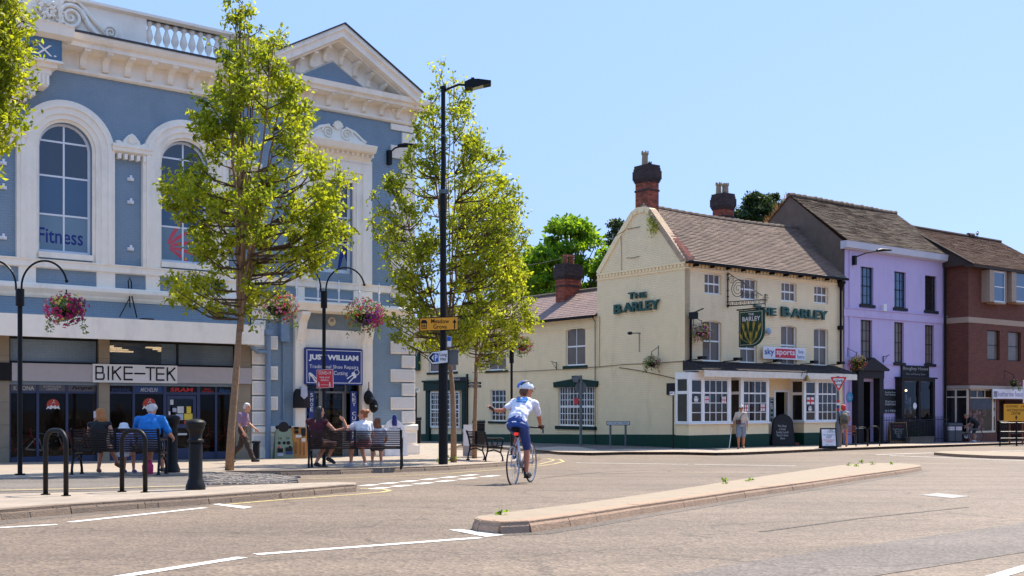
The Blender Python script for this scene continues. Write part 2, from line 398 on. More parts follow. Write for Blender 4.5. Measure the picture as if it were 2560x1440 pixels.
# cobbled ramp
M_COB = mat('cobbles', (.13, .115, .105), .7, var=.3, scale=9, kind='slab', bw=.3, bh=.12, mo=.022, mortar=(.36, .3, .25, 1), col2=(.09, .082, .08, 1), bb=1)
CPOLY = G2([(502, 1184), (560, 1186), (660, 1189), (738, 1196), (735, 1211), (520, 1216)], -.02)
sheet('cobble_bed', [CPOLY], mat('cobble_joint', (.34, .28, .23), .9, var=.2), .004)
def inside(p, poly):
    r = False
    for i in range(len(poly)):
        a, b = poly[i-1], poly[i]
        if (a.y > p.y) != (b.y > p.y) and p.x < (b.x-a.x)*(p.y-a.y)/(b.y-a.y)+a.x: r = not r
    return r
mb = MB(); random.seed(12); x0_, y0_ = min(p.x for p in CPOLY), min(p.y for p in CPOLY); ca, sa = math.cos(R(28)), math.sin(R(28))
for i in range(-30, 60):
    for j in range(-10, 50):
        u, v = i*.235 + (j % 2)*.11, j*.135; x, y = x0_+u*ca-v*sa, y0_+u*sa+v*ca
        if inside(Vector((x, y)), CPOLY):
            z = gz(y)+.004; hu, hv = .104, .048; t_ = random.uniform(.012, .024); P = [(x+a*hu*ca-b*hv*sa, y+a*hu*sa+b*hv*ca) for a, b in ((-1, -1), (1, -1), (1, 1), (-1, 1))]
            Q = [(x+a*hu*.82*ca-b*hv*.75*sa, y+a*hu*.82*sa+b*hv*.75*ca) for a, b in ((-1, -1), (1, -1), (1, 1), (-1, 1))]
            mb.add([(a, b, z-.02) for a, b in P]+[(a, b, z+t_) for a, b in Q], [(4, 5, 6, 7), (0, 1, 5, 4), (1, 2, 6, 5), (2, 3, 7, 6), (3, 0, 4, 7)])
mb.build('cobbled_ramp', mat('cobbles', (.10, .085, .075), .6, var=.5, scale=5), kind='structure')
# near footway with hoops and bollards
nf_front = [(-500, 1322), (-200, 1300), (0, 1276), (175, 1262), (360, 1250), (520, 1240), (700, 1227), (860, 1214), (888, 1212)]
nf_back = [(892, 1206), (840, 1205), (735, 1208), (560, 1215), (470, 1222), (240, 1229), (0, 1234), (-500, 1265)]
sheet('footway', [G2(nf_front + nf_back)], M_PAVE, .0, thick=.14, side=M_KERB)
# darker row of kerb stones on top of the near footway and the bench pavement (a flush band 150 mm wide)
def band(pts, wdt, dz, inner=1, close=False):
    P = [Vector(p) for p in pts]; out = []
    for i in range(len(P)):
        t = (P[min(i+1, len(P)-1)] - P[max(i-1, 0)]).normalized(); n = Vector((-t.y, t.x)) * inner
        out.append(P[i] + n*wdt)
    return [[P[i], P[i+1], out[i+1], out[i]] for i in range(len(P)-1)]
sheet('kerb_stones', band(G2(nf_front), .14, .0) + band(fe[5:14], .14, 0), M_KERB, .004)
# central island
def smooth_poly(p): return p
isl = [(1186, 1296), (1200, 1301), (1250, 1306), (1322, 1303), (1420, 1290), (1487, 1280), (1600, 1263), (1707, 1248), (1860, 1226), (2030, 1204), (2160, 1186), (2260, 1173), (2303, 1166), (2300, 1162), (2250, 1158), (2180, 1157), (2100, 1163), (1960, 1183), (1760, 1213), (1600, 1237), (1453, 1258), (1320, 1274), (1240, 1284), (1195, 1290)]
ip = G2(isl)
sheet('traffic_island', [ip], M_ISL, 0, thick=.13, side=M_ISK)
cl = Vector((0, 0))
def inset(poly, wdt):
    n = len(poly); A = sum(poly[i].x*poly[(i+1) % n].y - poly[(i+1) % n].x*poly[i].y for i in range(n)); sg = 1 if A > 0 else -1
    o = []
    for i in range(n):
        t = (poly[(i+1) % n] - poly[i-1]).normalized(); o.append(poly[i] + Vector((-t.y, t.x))*wdt*sg)
    return o
ii = inset(ip, .16)
# island kerb stones: separate rounded stones along the near edge
mb = MB(); random.seed(4)
def kerb_run(mb, P, wdt, h, ln=.9, inner=1, chamfer=.045):
    """a row of chamfered kerb stones following polyline P (world XY), top at ground profile + 4 mm"""
    tot = 0; seg = []
    pts = [P[0]]
    for a, b in zip(P, P[1:]):
        l = (b-a).length; k = max(1, round(l/ln))
        for i in range(1, k+1): pts.append(a + (b-a)*i/k)
    for a, b in zip(pts, pts[1:]):
        t = (b-a); l = t.length
        if l < .02: continue
        t.normalize(); n = Vector((-t.y, t.x))*inner; a2 = a + t*.006; b2 = b - t*.006; j = random.uniform(-.004, .004)
        prof = [(-.03, -h), (-.012, -chamfer), (chamfer*.4, .0), (wdt, .002), (wdt, -h)]
        vs = []
        for q in (a2, b2):
            for o, z in prof:
                r = q + n*(o+j); vs.append((r.x, r.y, gz(r.y) + z + .006 + j*.5))
        k = len(prof)
        fs = [(i, (i+1) % k, (i+1) % k + k, i+k) for i in range(k)] + [tuple(range(k-1, -1, -1)), tuple(range(k, 2*k))]
        if inner < 0: fs = [f[::-1] for f in fs]
        mb.add(vs, fs)
kerb_run(mb, ip[:13], .15, .12, ln=.95)
mb.build('island_kerb', M_ISK, kind='structure')
mb = MB(); kerb_run(mb, G2(nf_front)[1:], .15, .12, ln=.92); kerb_run(mb, fe[5:15], .15, .12, ln=.9)
mb.build('street_kerb', M_KERB, kind='structure')
# pub side pavement (Stafford Street side and main front)
pub_front = [(1290, 1120), (1345, 1124), (1400, 1129), (1480, 1131), (1560, 1129), (1700, 1129), (1790, 1131), (1850, 1130), (1950, 1126), (2060, 1121), (2200, 1116), (2400, 1110), (2560, 1105), (2900, 1096)]
pfw = G2(pub_front)
sheet('pub_pavement', [pfw + [(60, 70), (30, 95), (-10, 90), (-9, 66)]], M_TAR, 0, thick=.13, side=M_ISK)
mb = MB(); kerb_run(mb, pfw[1:13], .16, .12, ln=.92)
mb.build('pub_kerb', M_ISK, kind='structure')
light = [(1320, 1121), (1400, 1116), (1445, 1117), (1500, 1126), (1560, 1123), (1700, 1122), (1790, 1124), (1900, 1121), (2040, 1117), (2150, 1113), (2290, 1109), (2400, 1106), (2560, 1101), (2900, 1092)]
sheet('light_paving', [G2([(x, y+1) for x, y in pub_front[1:]][::-1] + light)], mat('pale_paving', (.38, .30, .23), .8, var=.15, scale=4, kind='slab', bw=.45, bh=.45, mortar=(.25, .2, .16, 1), stain=.3), .004)
# small far island at the right
RZ0 = -.10
p_ = G2([(2335, 1131), (2390, 1135), (2480, 1139), (2560, 1141), (2700, 1143), (2700, 1131), (2560, 1129), (2400, 1127), (2350, 1128)])
sheet('small_island', [p_], M_ISL, 0, thick=.12, side=M_ISK)
M_SKID = asphalt('tyre_mark', (.105, .08, .064), crack=False)
def mark(pts, w0): P = [gp(*p, -.10).xy for p in pts]; return [[a - n, b - n, b + n, a + n] for a, b in zip(P, P[1:]) for n in [Vector((-(b-a).normalized().y, (b-a).normalized().x))*w0/2]]
sheet('tyre_marks', mark([(1345, 1197), (1420, 1188), (1500, 1181), (1620, 1176), (1760, 1173)], .05) + mark([(1500, 1186), (1640, 1180), (1790, 1177)], .04) + mark([(1900, 1330), (2150, 1296), (2420, 1268)], .05), M_SKID, RZ0+.0035)
# markings
RZ = -.10
def gline(a, b, w0): 
    A, B = gp(*a, RZ).xy, gp(*b, RZ).xy; t = (B-A).normalized(); n = Vector((-t.y, t.x))*w0/2
    return [A-n, B-n, B+n, A+n]
def pline(pts, w0):
    P = [gp(*p, RZ).xy for p in pts]; out = []
    for a, b in zip(P, P[1:]):
        t = (b-a).normalized(); n = Vector((-t.y, t.x))*w0/2; out.append([a-n, b-n, b+n, a+n])
    return out
W = []
for a, b, w_ in [((-200, 1331), (142, 1312), .1), ((175, 1306), (512, 1270), .1), ((640, 1387), (1200, 1345), .1), ((240, 1452), (606, 1394), .1), ((2470, 1448), (2580, 1415), .1),
                 ((1440, 1157), (1720, 1161), .12), ((1735, 1161), (1990, 1165), .12), ((2190, 1137), (2330, 1132), .12), ((2225, 1139), (2560, 1152), .12), ((2330, 1132), (2560, 1126), .1)]:
    W.append(gline(a, b, w_))
W.append(G2([(530, 1261), (548, 1260), (632, 1268), (610, 1272)], RZ)); W.append(G2([(1122, 1325), (1150, 1324), (1262, 1338), (1215, 1343)], RZ))
rows = [[(907, 1215), (1187, 1187)], [(930, 1223), (1240, 1189)]]
for (a, b) in rows:
    for k in range(6):
        t0 = k/5.6; t1 = t0 + .115
        W.append(gline((a[0]+(b[0]-a[0])*t0, a[1]+(b[1]-a[1])*t0), (a[0]+(b[0]-a[0])*t1, a[1]+(b[1]-a[1])*t1), .2))
sheet('white_road_markings', W, M_WHITE_P, RZ+.004)
Y = pline([(560, 1262), (700, 1250), (885, 1237), (955, 1231), (975, 1227), (960, 1224), (900, 1222)], .07)
Y += pline([(735, 1198), (850, 1196), (1000, 1190), (1130, 1183), (1250, 1174), (1330, 1167), (1385, 1160), (1410, 1154), (1400, 1149), (1360, 1146)], .07)
Y += pline([(1290, 1167), (1350, 1160), (1375, 1154), (1385, 1150), (1370, 1147)], .06)
sheet('yellow_road_markings', Y, M_YEL_P, RZ+.004)
def pl0(pts, w0, dz):
    P = [gp(*p, dz).xy for p in pts]; out = []
    for a, b in zip(P, P[1:]):
        t = (b-a).normalized(); n = Vector((-t.y, t.x))*w0/2; out.append([a-n, b-n, b+n, a+n])
    return out
sheet('lane_yellow_line', pl0([(-300, 1240), (0, 1227), (240, 1222), (470, 1216), (500, 1213)], .09, 0) + pl0([(505, 1184), (600, 1188), (700, 1194)], .07, 0), M_YEL_P, .010)
M_GRIT = asphalt('gutter_grit', (.115, .088, .068), crack=False)
gb = G2([(x, y+24-(24-10)*max(0, min(1, x/900))) for x, y in nf_front[1:]], RZ)
sheet('gutter_strip', band(gb, -.38, 0), M_GRIT, RZ+.002)
sheet('island_gutter', band(ip[1:13], -.22, 0), M_GRIT, RZ+.0025)
# repair patches and manhole
def quad_px(pts): return G2(pts, RZ)
sheet('road_patch', [quad_px([(2300, 1238), (2345, 1233), (2425, 1241), (2380, 1246)])], mat('patch', (.3, .28, .26), .7, var=.15), RZ+.004)
M_OLD = asphalt('old_asphalt', (.132, .103, .085))
sheet('road_repair_strip', [quad_px([(1500, 1470), (1900, 1400), (2600, 1302), (2600, 1375), (2000, 1470)])], M_OLD, RZ+.003)
# ---------------------------------------------------------------- building helpers
def wall_holes(mb, s0, s1, z0, z1, holes, y=0, depth=.2, rev=True, back=True):
    """front face of a wall in the plane y with rectangular or arched openings; (a, b, c, d, arch)"""
    xs = sorted(set([s0, s1] + [h[0] for h in holes] + [h[1] for h in holes])); zs = sorted(set([z0, z1] + [h[2] for h in holes] + [h[3] for h in holes]))
    xs = [x for x in xs if s0 <= x <= s1]; zs = [z for z in zs if z0 <= z <= z1]
    for a, b in zip(xs, xs[1:]):
        for c_, d in zip(zs, zs[1:]):
            m = ((a+b)/2, (c_+d)/2)
            if any(h[0] < m[0] < h[1] and h[2] < m[1] < h[3] for h in holes): continue
            mb.quad((a, y, c_), (b, y, c_), (b, y, d), (a, y, d))
    for h in holes:
        a, b, c_, d = h[:4]; arch = len(h) > 4 and h[4]
        if rev:
            yy = y + depth
            top = d
            if arch: r = (b-a)/2; top = d - (r if arch is True else arch)
            mb.quad((a, y, c_), (a, y, top), (a, yy, top), (a, yy, c_)); mb.quad((b, y, c_), (b, yy, c_), (b, yy, top), (b, y, top))
            mb.quad((a, y, c_), (a, yy, c_), (b, yy, c_), (b, y, c_))
            if not arch: mb.quad((a, y, d), (b, y, d), (b, yy, d), (a, yy, d))
            else:
                pts = arc_pts(a, b, top, d)
                for p, q in zip(pts, pts[1:]):
                    mb.quad((p[0], y, p[1]), (q[0], y, q[1]), (q[0], yy, q[1]), (p[0], yy, p[1]))
                    mb.quad((p[0], y, p[1]), (p[0], y, d), (q[0], y, d), (q[0], y, q[1]))
def arc_pts(a, b, spring, top, n=14):
    """elliptical/segmental arc from (a, spring) to (b, spring) touching top"""
    h = top - spring; w_ = (b-a)/2; cx = (a+b)/2
    if h >= w_*.95: return [(cx - w_*math.cos(math.pi*i/n), spring + h*math.sin(math.pi*i/n)) for i in range(n+1)]
    r = (w_*w_ + h*h)/(2*h); zc = top - r; a0 = math.asin(w_/r)
    return [(cx + r*math.sin(-a0 + 2*a0*i/n), zc + r*math.cos(-a0 + 2*a0*i/n)) for i in range(n+1)]
def mould(mb, s0, s1, prof):
    """prof: (protrusion, z) outline from bottom to top, closed against the wall at protrusion -0.02"""
    pts = [(.02, prof[0][1])] + [(-p, z) for p, z in prof] + [(.02, prof[-1][1])]
    mb.prism_x(pts[::-1], s0, s1)
def window(par, s0, s1, z0, z1, y, nx, rows, fm, pm, fw=.05, bw=.022, arch=0, mid=None, sill=None, blind=None, xs=None, name='window', off=.0, label=None):
    """sash window: frame and glazing bars, with pane (and sill, blind) as sub-parts. rows: relative heights of the horizontal bars; mid: those that are meeting rails"""
    mb = MB(); t = .05
    top = z1 - arch if arch else z1
    mb.box(s0, s0+fw, y, y+t, z0, top); mb.box(s1-fw, s1, y, y+t, z0, top); mb.box(s0+fw, s1-fw, y, y+t, z0, z0+fw*1.3)
    if arch:
        pts = arc_pts(s0, s1, top, z1); ins = arc_pts(s0+fw, s1-fw, top, z1-fw)
        for (p, q, a, b) in zip(pts, pts[1:], ins, ins[1:]):
            mb.quad((p[0], y, p[1]), (a[0], y, a[1]), (b[0], y, b[1]), (q[0], y, q[1]))
            mb.quad((a[0], y, a[1]), (a[0], y+t, a[1]), (b[0], y+t, b[1]), (b[0], y, b[1]))
    else: mb.box(s0+fw, s1-fw, y, y+t, z1-fw, z1)
    H = z1 - z0; Wd = s1 - s0
    def topz(x):
        if not arch: return z1-fw
        k = (x-(s0+s1)/2)/(Wd/2)
        if arch >= Wd/2*.9: return top + (z1-top)*math.sqrt(max(0, 1-k*k))
        return z1 - (z1-top)*k*k
    for x in (xs if xs else [s0 + Wd*i/nx for i in range(1, nx)]): mb.box(x-bw/2, x+bw/2, y+.006, y+t-.004, z0+fw, topz(x))
    for i, r in enumerate(rows):
        z = z0 + H*r; g = bw*(2.2 if mid and i in mid else 1)
        xa, xb = s0+fw, s1-fw
        if arch and z > top:
            k = math.sqrt(max(0, 1-((z-top)/(z1-top))**2)); xa = (s0+s1)/2-Wd/2*k; xb = (s0+s1)/2+Wd/2*k
        mb.box(xa, xb, y+.009, y+t-.006, z-g/2, z+g/2)
    o = mb.build(name, fm, par, label)
    g = MB()
    if arch:
        pts = arc_pts(s0+.01, s1-.01, top, z1-.01); g.poly([(s0+.01, y+.03, z0+.01), (s1-.01, y+.03, z0+.01)] + [(a, y+.03, b) for a, b in pts[::-1]])
    else: g.quad((s0+.01, y+.03, z0+.01), (s1-.01, y+.03, z0+.01), (s1-.01, y+.03, z1-.01), (s0+.01, y+.03, z1-.01))
    g.build('pane', pm, o)
    if blind:
        for bi, (m_, a, b) in enumerate(blind if isinstance(blind, list) else [blind]):
            g = MB(); n = 14; ysh = y+.10
            for i in range(n):
                x0 = s0+.01+(Wd-.02)*i/n; x1 = s0+.01+(Wd-.02)*(i+1)/n; q = .012*(i % 2)
                g.quad((x0, ysh+q, z0+H*a), (x1, ysh+.012-q, z0+H*a), (x1, ysh+.012-q, min(z1, z0+H*b)), (x0, ysh+q, min(z1, z0+H*b)))
            g.build('blind', m_, o)
    if sill:
        g = MB(); a, b, c_, pz = sill[:4]; g.box(s0-a, s1+a, y-pz, y+.02, z0-b, z0-.004); g.build('sill', c_, o)
    return o
M_BLUE = mat('blue_paint', c(132, 151, 166), .65, var=.06, scale=2.5, kind='paintbrick', stain=.3, s0=.5, s1=.8, bb=.7, scol=c(84, 104, 124))
M_WHT = mat('white_stucco', c(252, 240, 222), .6, var=.05, scale=3, bump=.15, bscale=15, stain=.34, scol=c(140, 124, 108), s0=.50, s1=.8)
M_WGL = mat('white_gloss', c(232, 232, 234), .35, var=.03)
M_ROOFT = mat('slate_edge', (.04, .04, .045), .6)
M_DARKG = mat('dark_glass', (.018, .024, .04), .05, var=.05, spec=1.0)
M_BLUEG = mat('blinded_glass', c(58, 84, 112), .12, var=.05, scale=1, spec=.8)
M_FROST = mat('frosted_glass', c(110, 134, 150), .3, var=.05, scale=2, spec=.6)
M_GLASS = glass_mat()
M_IRON = mat('black_iron', (.008, .008, .009), .42, var=.1, bump=.05, spec=.2)
M_LEADP = mat('grey_pipe', c(120, 142, 165), .5)
M_STONE = mat('brown_stone', c(150, 134, 112), .75, var=.12, scale=2, kind='slab', bw=3, bh=.62, mo=.008, col2=c(140, 126, 106), stain=.3)
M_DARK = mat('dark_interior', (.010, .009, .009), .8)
M_BLACK = mat('black_paint', (.01, .01, .01), .5, spec=.2)
B = Frame(((660-1280)*34.8/F, 34.8), vpx=4777)
root = thing('blue_building', 'large grey-blue and white painted hall with arched windows, balustrade and right-hand pediment', 'building', B.loc(), B.rz)
BR = root
sR = B.s_(1033)                    # right-hand corner
sL = B.s_(-260)
sP0 = B.s_(622); sP1 = B.s_(700)   # left quoin of the pavilion
zb0 = gz(34)-.15
z_can = B.z(300, 860)
# heights
zF0 = B.z(147, 175); zF1 = B.z(212, 118, .62)         # frieze with brackets
zC = B.z(193, 78, .8)                                 # top of the cornice
zSB1 = B.z(120, 650); zSB0 = B.z(120, 672)     # sill band
zLB1 = B.z(200, 716); zLB0 = B.z(200, 741)
W1 = (B.s_(96), B.s_(230), B.z(163, 634), B.z(163, 307))
W2 = (B.s_(403), 0, B.z(455, 657), B.z(455, 351))
w1w = W1[1]-W1[0]; W2 = (W2[0], W2[0]+w1w, W1[2], W1[3])
W0 = (W1[0]-(W2[0]-W1[0]), W1[1]-(W2[0]-W1[0]), W1[2], W1[3])
PW = (B.s_(777), B.s_(878), B.z(828, 682), B.z(828, 452))
door_s0, door_s1 = B.s_(765), B.s_(903)
zDoorTop = B.z(834, 964)
holes = [W0+(True,), W1+(True,), W2+(True,)]
mb = MB()
wall_holes(mb, sL, sP0+.05, z_can-1.2, zF0+.3, holes, depth=.24)
wall_holes(mb, sP0+.05, sR, zb0, zF0+.3, [PW, (door_s0, door_s1, zb0+.01, zDoorTop+.3)], y=-.06, depth=.3)
# side wall to Stafford Street and body
mb.quad((sR, -.06, zb0-1), (sR, 14, zb0-1), (sR, 14, zC), (sR, -.06, zC))
mb.quad((sL, 14, 0), (sL, 0, 0), (sL, 0, zC), (sL, 14, zC))
mb.quad((sR, 14, -1), (sL, 14, -1), (sL, 14, zC), (sR, 14, zC))
mb.build('wall', M_BLUE, root)
mb = MB(); mb.box(sL+.05, sR-.05, 1.0, 13.9, zC-.3, zC+.1); mb.box(sL+.05, sR-.05, 5.0, 5.2, zb0, zC-.35); mb.build('roof', M_ROOFT, root)
# arched window surrounds (three stepped rings)
def arch_surround(win, wd, name='window_surround'):
    a, b, z0, z1 = win; r = (b-a)/2; sp = z1 - r; mb = MB(); zz = zSB1 + .0
    steps = [(0, .10, .02), (.08, .24, .10), (.22, .42, .15), (.40, .50, .20), (.48, wd, .15)]
    for (i, o, p) in steps:
        mb.box(a-o, a-i, -p, .02, zz, sp); mb.box(b+i, b+o, -p, .02, zz, sp)
        P = arc_pts(a-o, b+o, sp, sp+r+o, 28); Q = arc_pts(a-i, b+i, sp, sp+r+i, 28)
        for (p1, p2, q1, q2) in zip(P, P[1:], Q, Q[1:]):
            mb.quad((p1[0], -p, p1[1]), (q1[0], -p, q1[1]), (q2[0], -p, q2[1]), (p2[0], -p, p2[1]))
            mb.quad((p1[0], .02, p1[1]), (p1[0], -p, p1[1]), (p2[0], -p, p2[1]), (p2[0], .02, p2[1]))
            mb.quad((q1[0], -p, q1[1]), (q1[0], .02, q1[1]), (q2[0], .02, q2[1]), (q2[0], -p, q2[1]))
    mb.box(a-.02, b+.02, -.10, .2, z0-.16, z0-.002)
    return mb.build(name, M_WHT, root)
SW = B.s_(283) - B.s_(230)
for wn in (W0, W1, W2):
    arch_surround(wn, SW)
H1 = W1[3]-W1[2]
def arched_window(wn, pane, nm=None):
    rows = [.295, .59, .855]
    o = window(root, wn[0], wn[1], wn[2], wn[3], .16, 2, rows, M_WGL, M_DARKG, fw=.07, bw=.05, arch=(wn[1]-wn[0])/2)
    # blinded lower lights, just behind the bars
    g = MB(); a, b = wn[0]+.07, wn[1]-.07; z0 = wn[2]; H = H1
    g.quad((a, .186, z0+H*.30), (b, .186, z0+H*.30), (b, .186, z0+H*.585), (a, .186, z0+H*.585)); g.build('blind', M_BLUEG, o)
    g = MB(); g.quad((a, .186, z0+.07), (b, .186, z0+.07), (b, .186, z0+H*.29), (a, .186, z0+H*.29)); g.build('blind', M_FROST, o)
    return o
arched_window(W0, None); o1 = arched_window(W1, None); o2 = arched_window(W2, None)
M_NAVY = mat('navy_vinyl', c(20, 36, 120), .5); M_REDV = mat('red_vinyl', c(206, 74, 88), .5)
mb = MB(); mb.text('Fitness', B.s_(97, 0)+.03, B.s_(217, 0)-.05, B.z(155, 608), B.z(155, 570), .182, off=.012); mb.build('lettering', M_NAVY, o1)
# fan of red feathers
mb = MB(); cx, cz = W2[0]+.22, W2[2]+H1*.13
for k, (a, l) in enumerate([(62, .92), (40, .98), (17, 1.0), (-6, .98), (-28, .9)]):
    A = R(a); pts = []
    for i in range(9):
        t = i/8; rr = .12 + l*t; wv = .062*math.sin(math.pi*min(1, t*.9+.12))
        pts.append((rr, wv, t))
    up = [(cx + r_*math.cos(A) - w_*math.sin(A), cz + r_*math.sin(A)+w_*math.cos(A)-.12*t*t) for r_, w_, t in pts]
    dn = [(cx + r_*math.cos(A) + w_*.75*math.sin(A), cz + r_*math.sin(A)-w_*.75*math.cos(A)-.12*t*t) for r_, w_, t in pts]
    P = up + dn[::-1]; mb.poly([(x, .182, z) for x, z in P])
mb.build('emblem', M_REDV, o2)
# piers between the windows: little capped panels with ornament and three fittings
pa, pb = B.s_(286), B.s_(364)
zcap = B.z(325, 388)
def pier(a, b):
    mb = MB(); mould(mb, a-.12, b+.12, [(.06, zcap-.02), (.22, zcap+.05), (.22, zcap+.14), (.26, zcap+.16), (.26, zcap+.24)])
    n = 5
    for i in range(n):
        x = a + (b-a)*(i+.5)/n; mb.box(x-.045, x+.045, -.2, 0, zcap-.17, zcap-.02)
    cx = (a+b)/2; zt = zcap+.24; hw = (b-a)/2
    mb.prism_y([(cx-hw, zt), (cx+hw, zt), (cx+hw, zt+.10), (cx+hw-.1, zt+.12), (cx+hw-.2, zt+.05), (cx+.22, zt+.16), (cx+.1, zt+.30), (cx, zt+.36), (cx-.1, zt+.30), (cx-.22, zt+.16), (cx-hw+.2, zt+.05), (cx-hw+.1, zt+.12), (cx-hw, zt+.10)], -.16, .02)
    for k in range(-4, 5):
        A = R(90 + k*17); mb.tube([(cx, -.17, zt+.05), (cx+.14*math.cos(A), -.19, zt+.05+.22*math.sin(A))], [.015, .03], 6)
    mb.build('pier_cap', M_WHT, root)
    for py in (448, 505, 622):
        z = B.z(325, py); m2 = MB(); m2.box(cx-.09, cx+.09, -.05, .0, z-.05, z+.04); m2.box(cx-.03, cx+.03, -.09, -.05, z-.03, z+.10); m2.ball((cx-.06, -.06, z), .035, 8); m2.build('wall_fitting', M_WGL, root)
sp_ = W2[0]-W1[0]
pier(pa, pb); pier(pa-sp_, pb-sp_); pier(pa+sp_, pb+sp_)
# sill band, lower band with panels between (white uprights)
mb = MB(); mould(mb, sL, sR-.1, [(.05, zSB0), (.13, zSB0+.03), (.13, zSB1-.05), (.17, zSB1-.03), (.17, zSB1)])
mb.build('sill_band', M_WHT, root)
mb = MB(); mould(mb, sL, sR-.1, [(.03, zLB0-.10), (.10, zLB0-.04), (.12, zLB0+.02), (.30, zLB0+.14), (.30, zLB1-.06), (.22, zLB1)])
mb.build('string_course', M_WHT, root)
for px0, px1, pp in ((45, 88, .07), (240, 286, .07), (363, 398, .07), (561, 600, .07), (740, 757, .13), (880, 926, .13)):
    mb = MB(); mb.box(B.s_(px0), B.s_(px1), -pp, .0, zLB1-.02, zSB0+.01); mb.build('panel_upright', M_WHT, root)
# frieze and cornice with brackets, left block then pavilion (stands 0.06 proud)
def console(mb, x, y0, zt, zb, wd=.16, dp=.5):
    h = zt - zb
    pts = [(y0, zb), (y0-.10, zb+.02), (y0-.13, zb+.10*h), (y0-.08, zb+.16*h), (y0-.12, zb+.55*h), (y0-.26, zb+.74*h), (y0-.42*dp/.5, zb+.8*h), (y0-dp, zb+.86*h), (y0-dp, zt), (y0, zt)]
    mb.prism_x(pts[::-1], x-wd/2, x+wd/2)
mb = MB()
mb.box(sL, B.s_(636), -.06, .02, zF0, zF1+.02)
mould(mb, sL, B.s_(636), [(.08, zF0-.02), (.14, zF0+.02), (.14, zF0+.08), (.07, zF0+.10)])
mould(mb, sL, B.s_(640), [(.10, zF1-.02), (.62, zF1), (.62, zF1+(zC-zF1)*.35), (.72, zF1+(zC-zF1)*.45), (.80, zF1+(zC-zF1)*.75), (.80, zC-.015)])
bs0, bs1 = B.s_(212, .3), B.s_(533, .3); st = (bs1-bs0)/6
k = -8
while bs0 + k*st < B.s_(636):
    x = bs0+k*st
    if x > sL+.2: console(mb, x, -.06, zF1, zF0+.12, .17, .52)
    k += 1
mb.build('cornice', M_WHT, root)
mb = MB(); mb.box(sL, B.s_(642), -.84, -.0, zC-.02, zC+.035); mb.build('gutter', M_ROOFT, root)
# parapet: solid ends with scrolls, open balustrade
zp0 = zC+.03; zp1 = B.z(365, 37, .1)
y_p = -.12
bal0, bal1 = B.s_(366, .1), B.s_(556, .1)
mb = MB()
mb.box(sL, B.s_(186, .1), y_p-.0, y_p+.4, zp0, zp1+1.2)          # attic over the centre
mb.box(B.s_(186, .1), bal0, y_p, y_p+.35, zp0, zp1-.13)
mb.box(bal1, B.s_(740, .1), y_p, y_p+.35, zp0, zp1-.13)
mb.box(bal0, bal1, y_p, y_p+.3, zp0, zp0+.22)
mould(mb, B.s_(186, .1), B.s_(740, .1), [(.12+.02, zp1-.13), (.12+.14, zp1-.08), (.12+.14, zp1)])
mb.box(B.s_(186, .1), B.s_(740, .1), -.1, y_p+.42, zp1-.13, zp1-.001)
mb.build('parapet', M_WHT, root)
nb = 9
for i in range(nb):
    x = bal0 + (bal1-bal0)*(i+.5)/nb; mb = MB(); h = zp1-.13-(zp0+.22)
    prof = [(.09, 0), (.09, .06), (.045, .09), (.05, .16), (.10, .30), (.115, .42), (.08, .6), (.045, .75), (.05, .82), (.085, .86), (.085, 1)]
    mb.lathe([(r*1.0, z*h) for r, z in prof], 14, (x, y_p+.15, zp0+.22)); mb.build('baluster', M_WHT, root, smooth=True)
def spiral(mb, cx, cz, r, y, turns=2.2, hand=1, th=.05):
    pts = []
    for i in range(40):
        t = i/39; A = turns*2*math.pi*t*hand + (0 if hand > 0 else math.pi); rr = r*(1-t)**.8 + .01
        pts.append((cx + rr*math.cos(A), y, cz + rr*math.sin(A)))
    mb.tube(pts, [th*(1-.5*i/39) for i in range(40)], 6)
mb = MB()
x1_, z1_ = B.s_(178, .2), B.z(178, 42, .2)
spiral(mb, x1_, z1_, .36, y_p-.06, 2.2, 1, .07); spiral(mb, B.s_(278, .2), B.z(278, 82, .2), .2, y_p-.04, 2, -1, .05)
mb.tube([(x1_+.28, y_p-.05, z1_+.25), (x1_+.5, y_p-.05, z1_-.15), (B.s_(262, .2)-.1, y_p-.05, B.z(262, 88, .2)-.15), (B.s_(275, .2), y_p-.05, B.z(275, 82, .2)-.2)], [.08, .08, .08, .06], 8)
mb.tube([(x1_-.36, y_p-.05, z1_+.1), (x1_-.2, y_p-.05, z1_+.45), (x1_+.2, y_p-.05, z1_+.48), (x1_+.62, y_p-.05, z1_+.05), (x1_+.95, y_p-.05, z1_-.3)], [.05, .06, .06, .06, .04], 8)
random.seed(2)
for i in range(46):   # carved foliage
    x = B.s_(92+random.random()*62, .2); z = B.z(120, 8+random.random()*46, .2); A = random.random()*6.28
    mb.tube([(x, y_p-.02, z), (x+.08*math.cos(A), y_p-.10, z+.08*math.sin(A)), (x+.17*math.cos(A+.5), y_p-.04, z+.17*math.sin(A+.5))], [.02, .05, .015], 6)
mb.build('scroll_ornament', M_WHT, root, smooth=True)
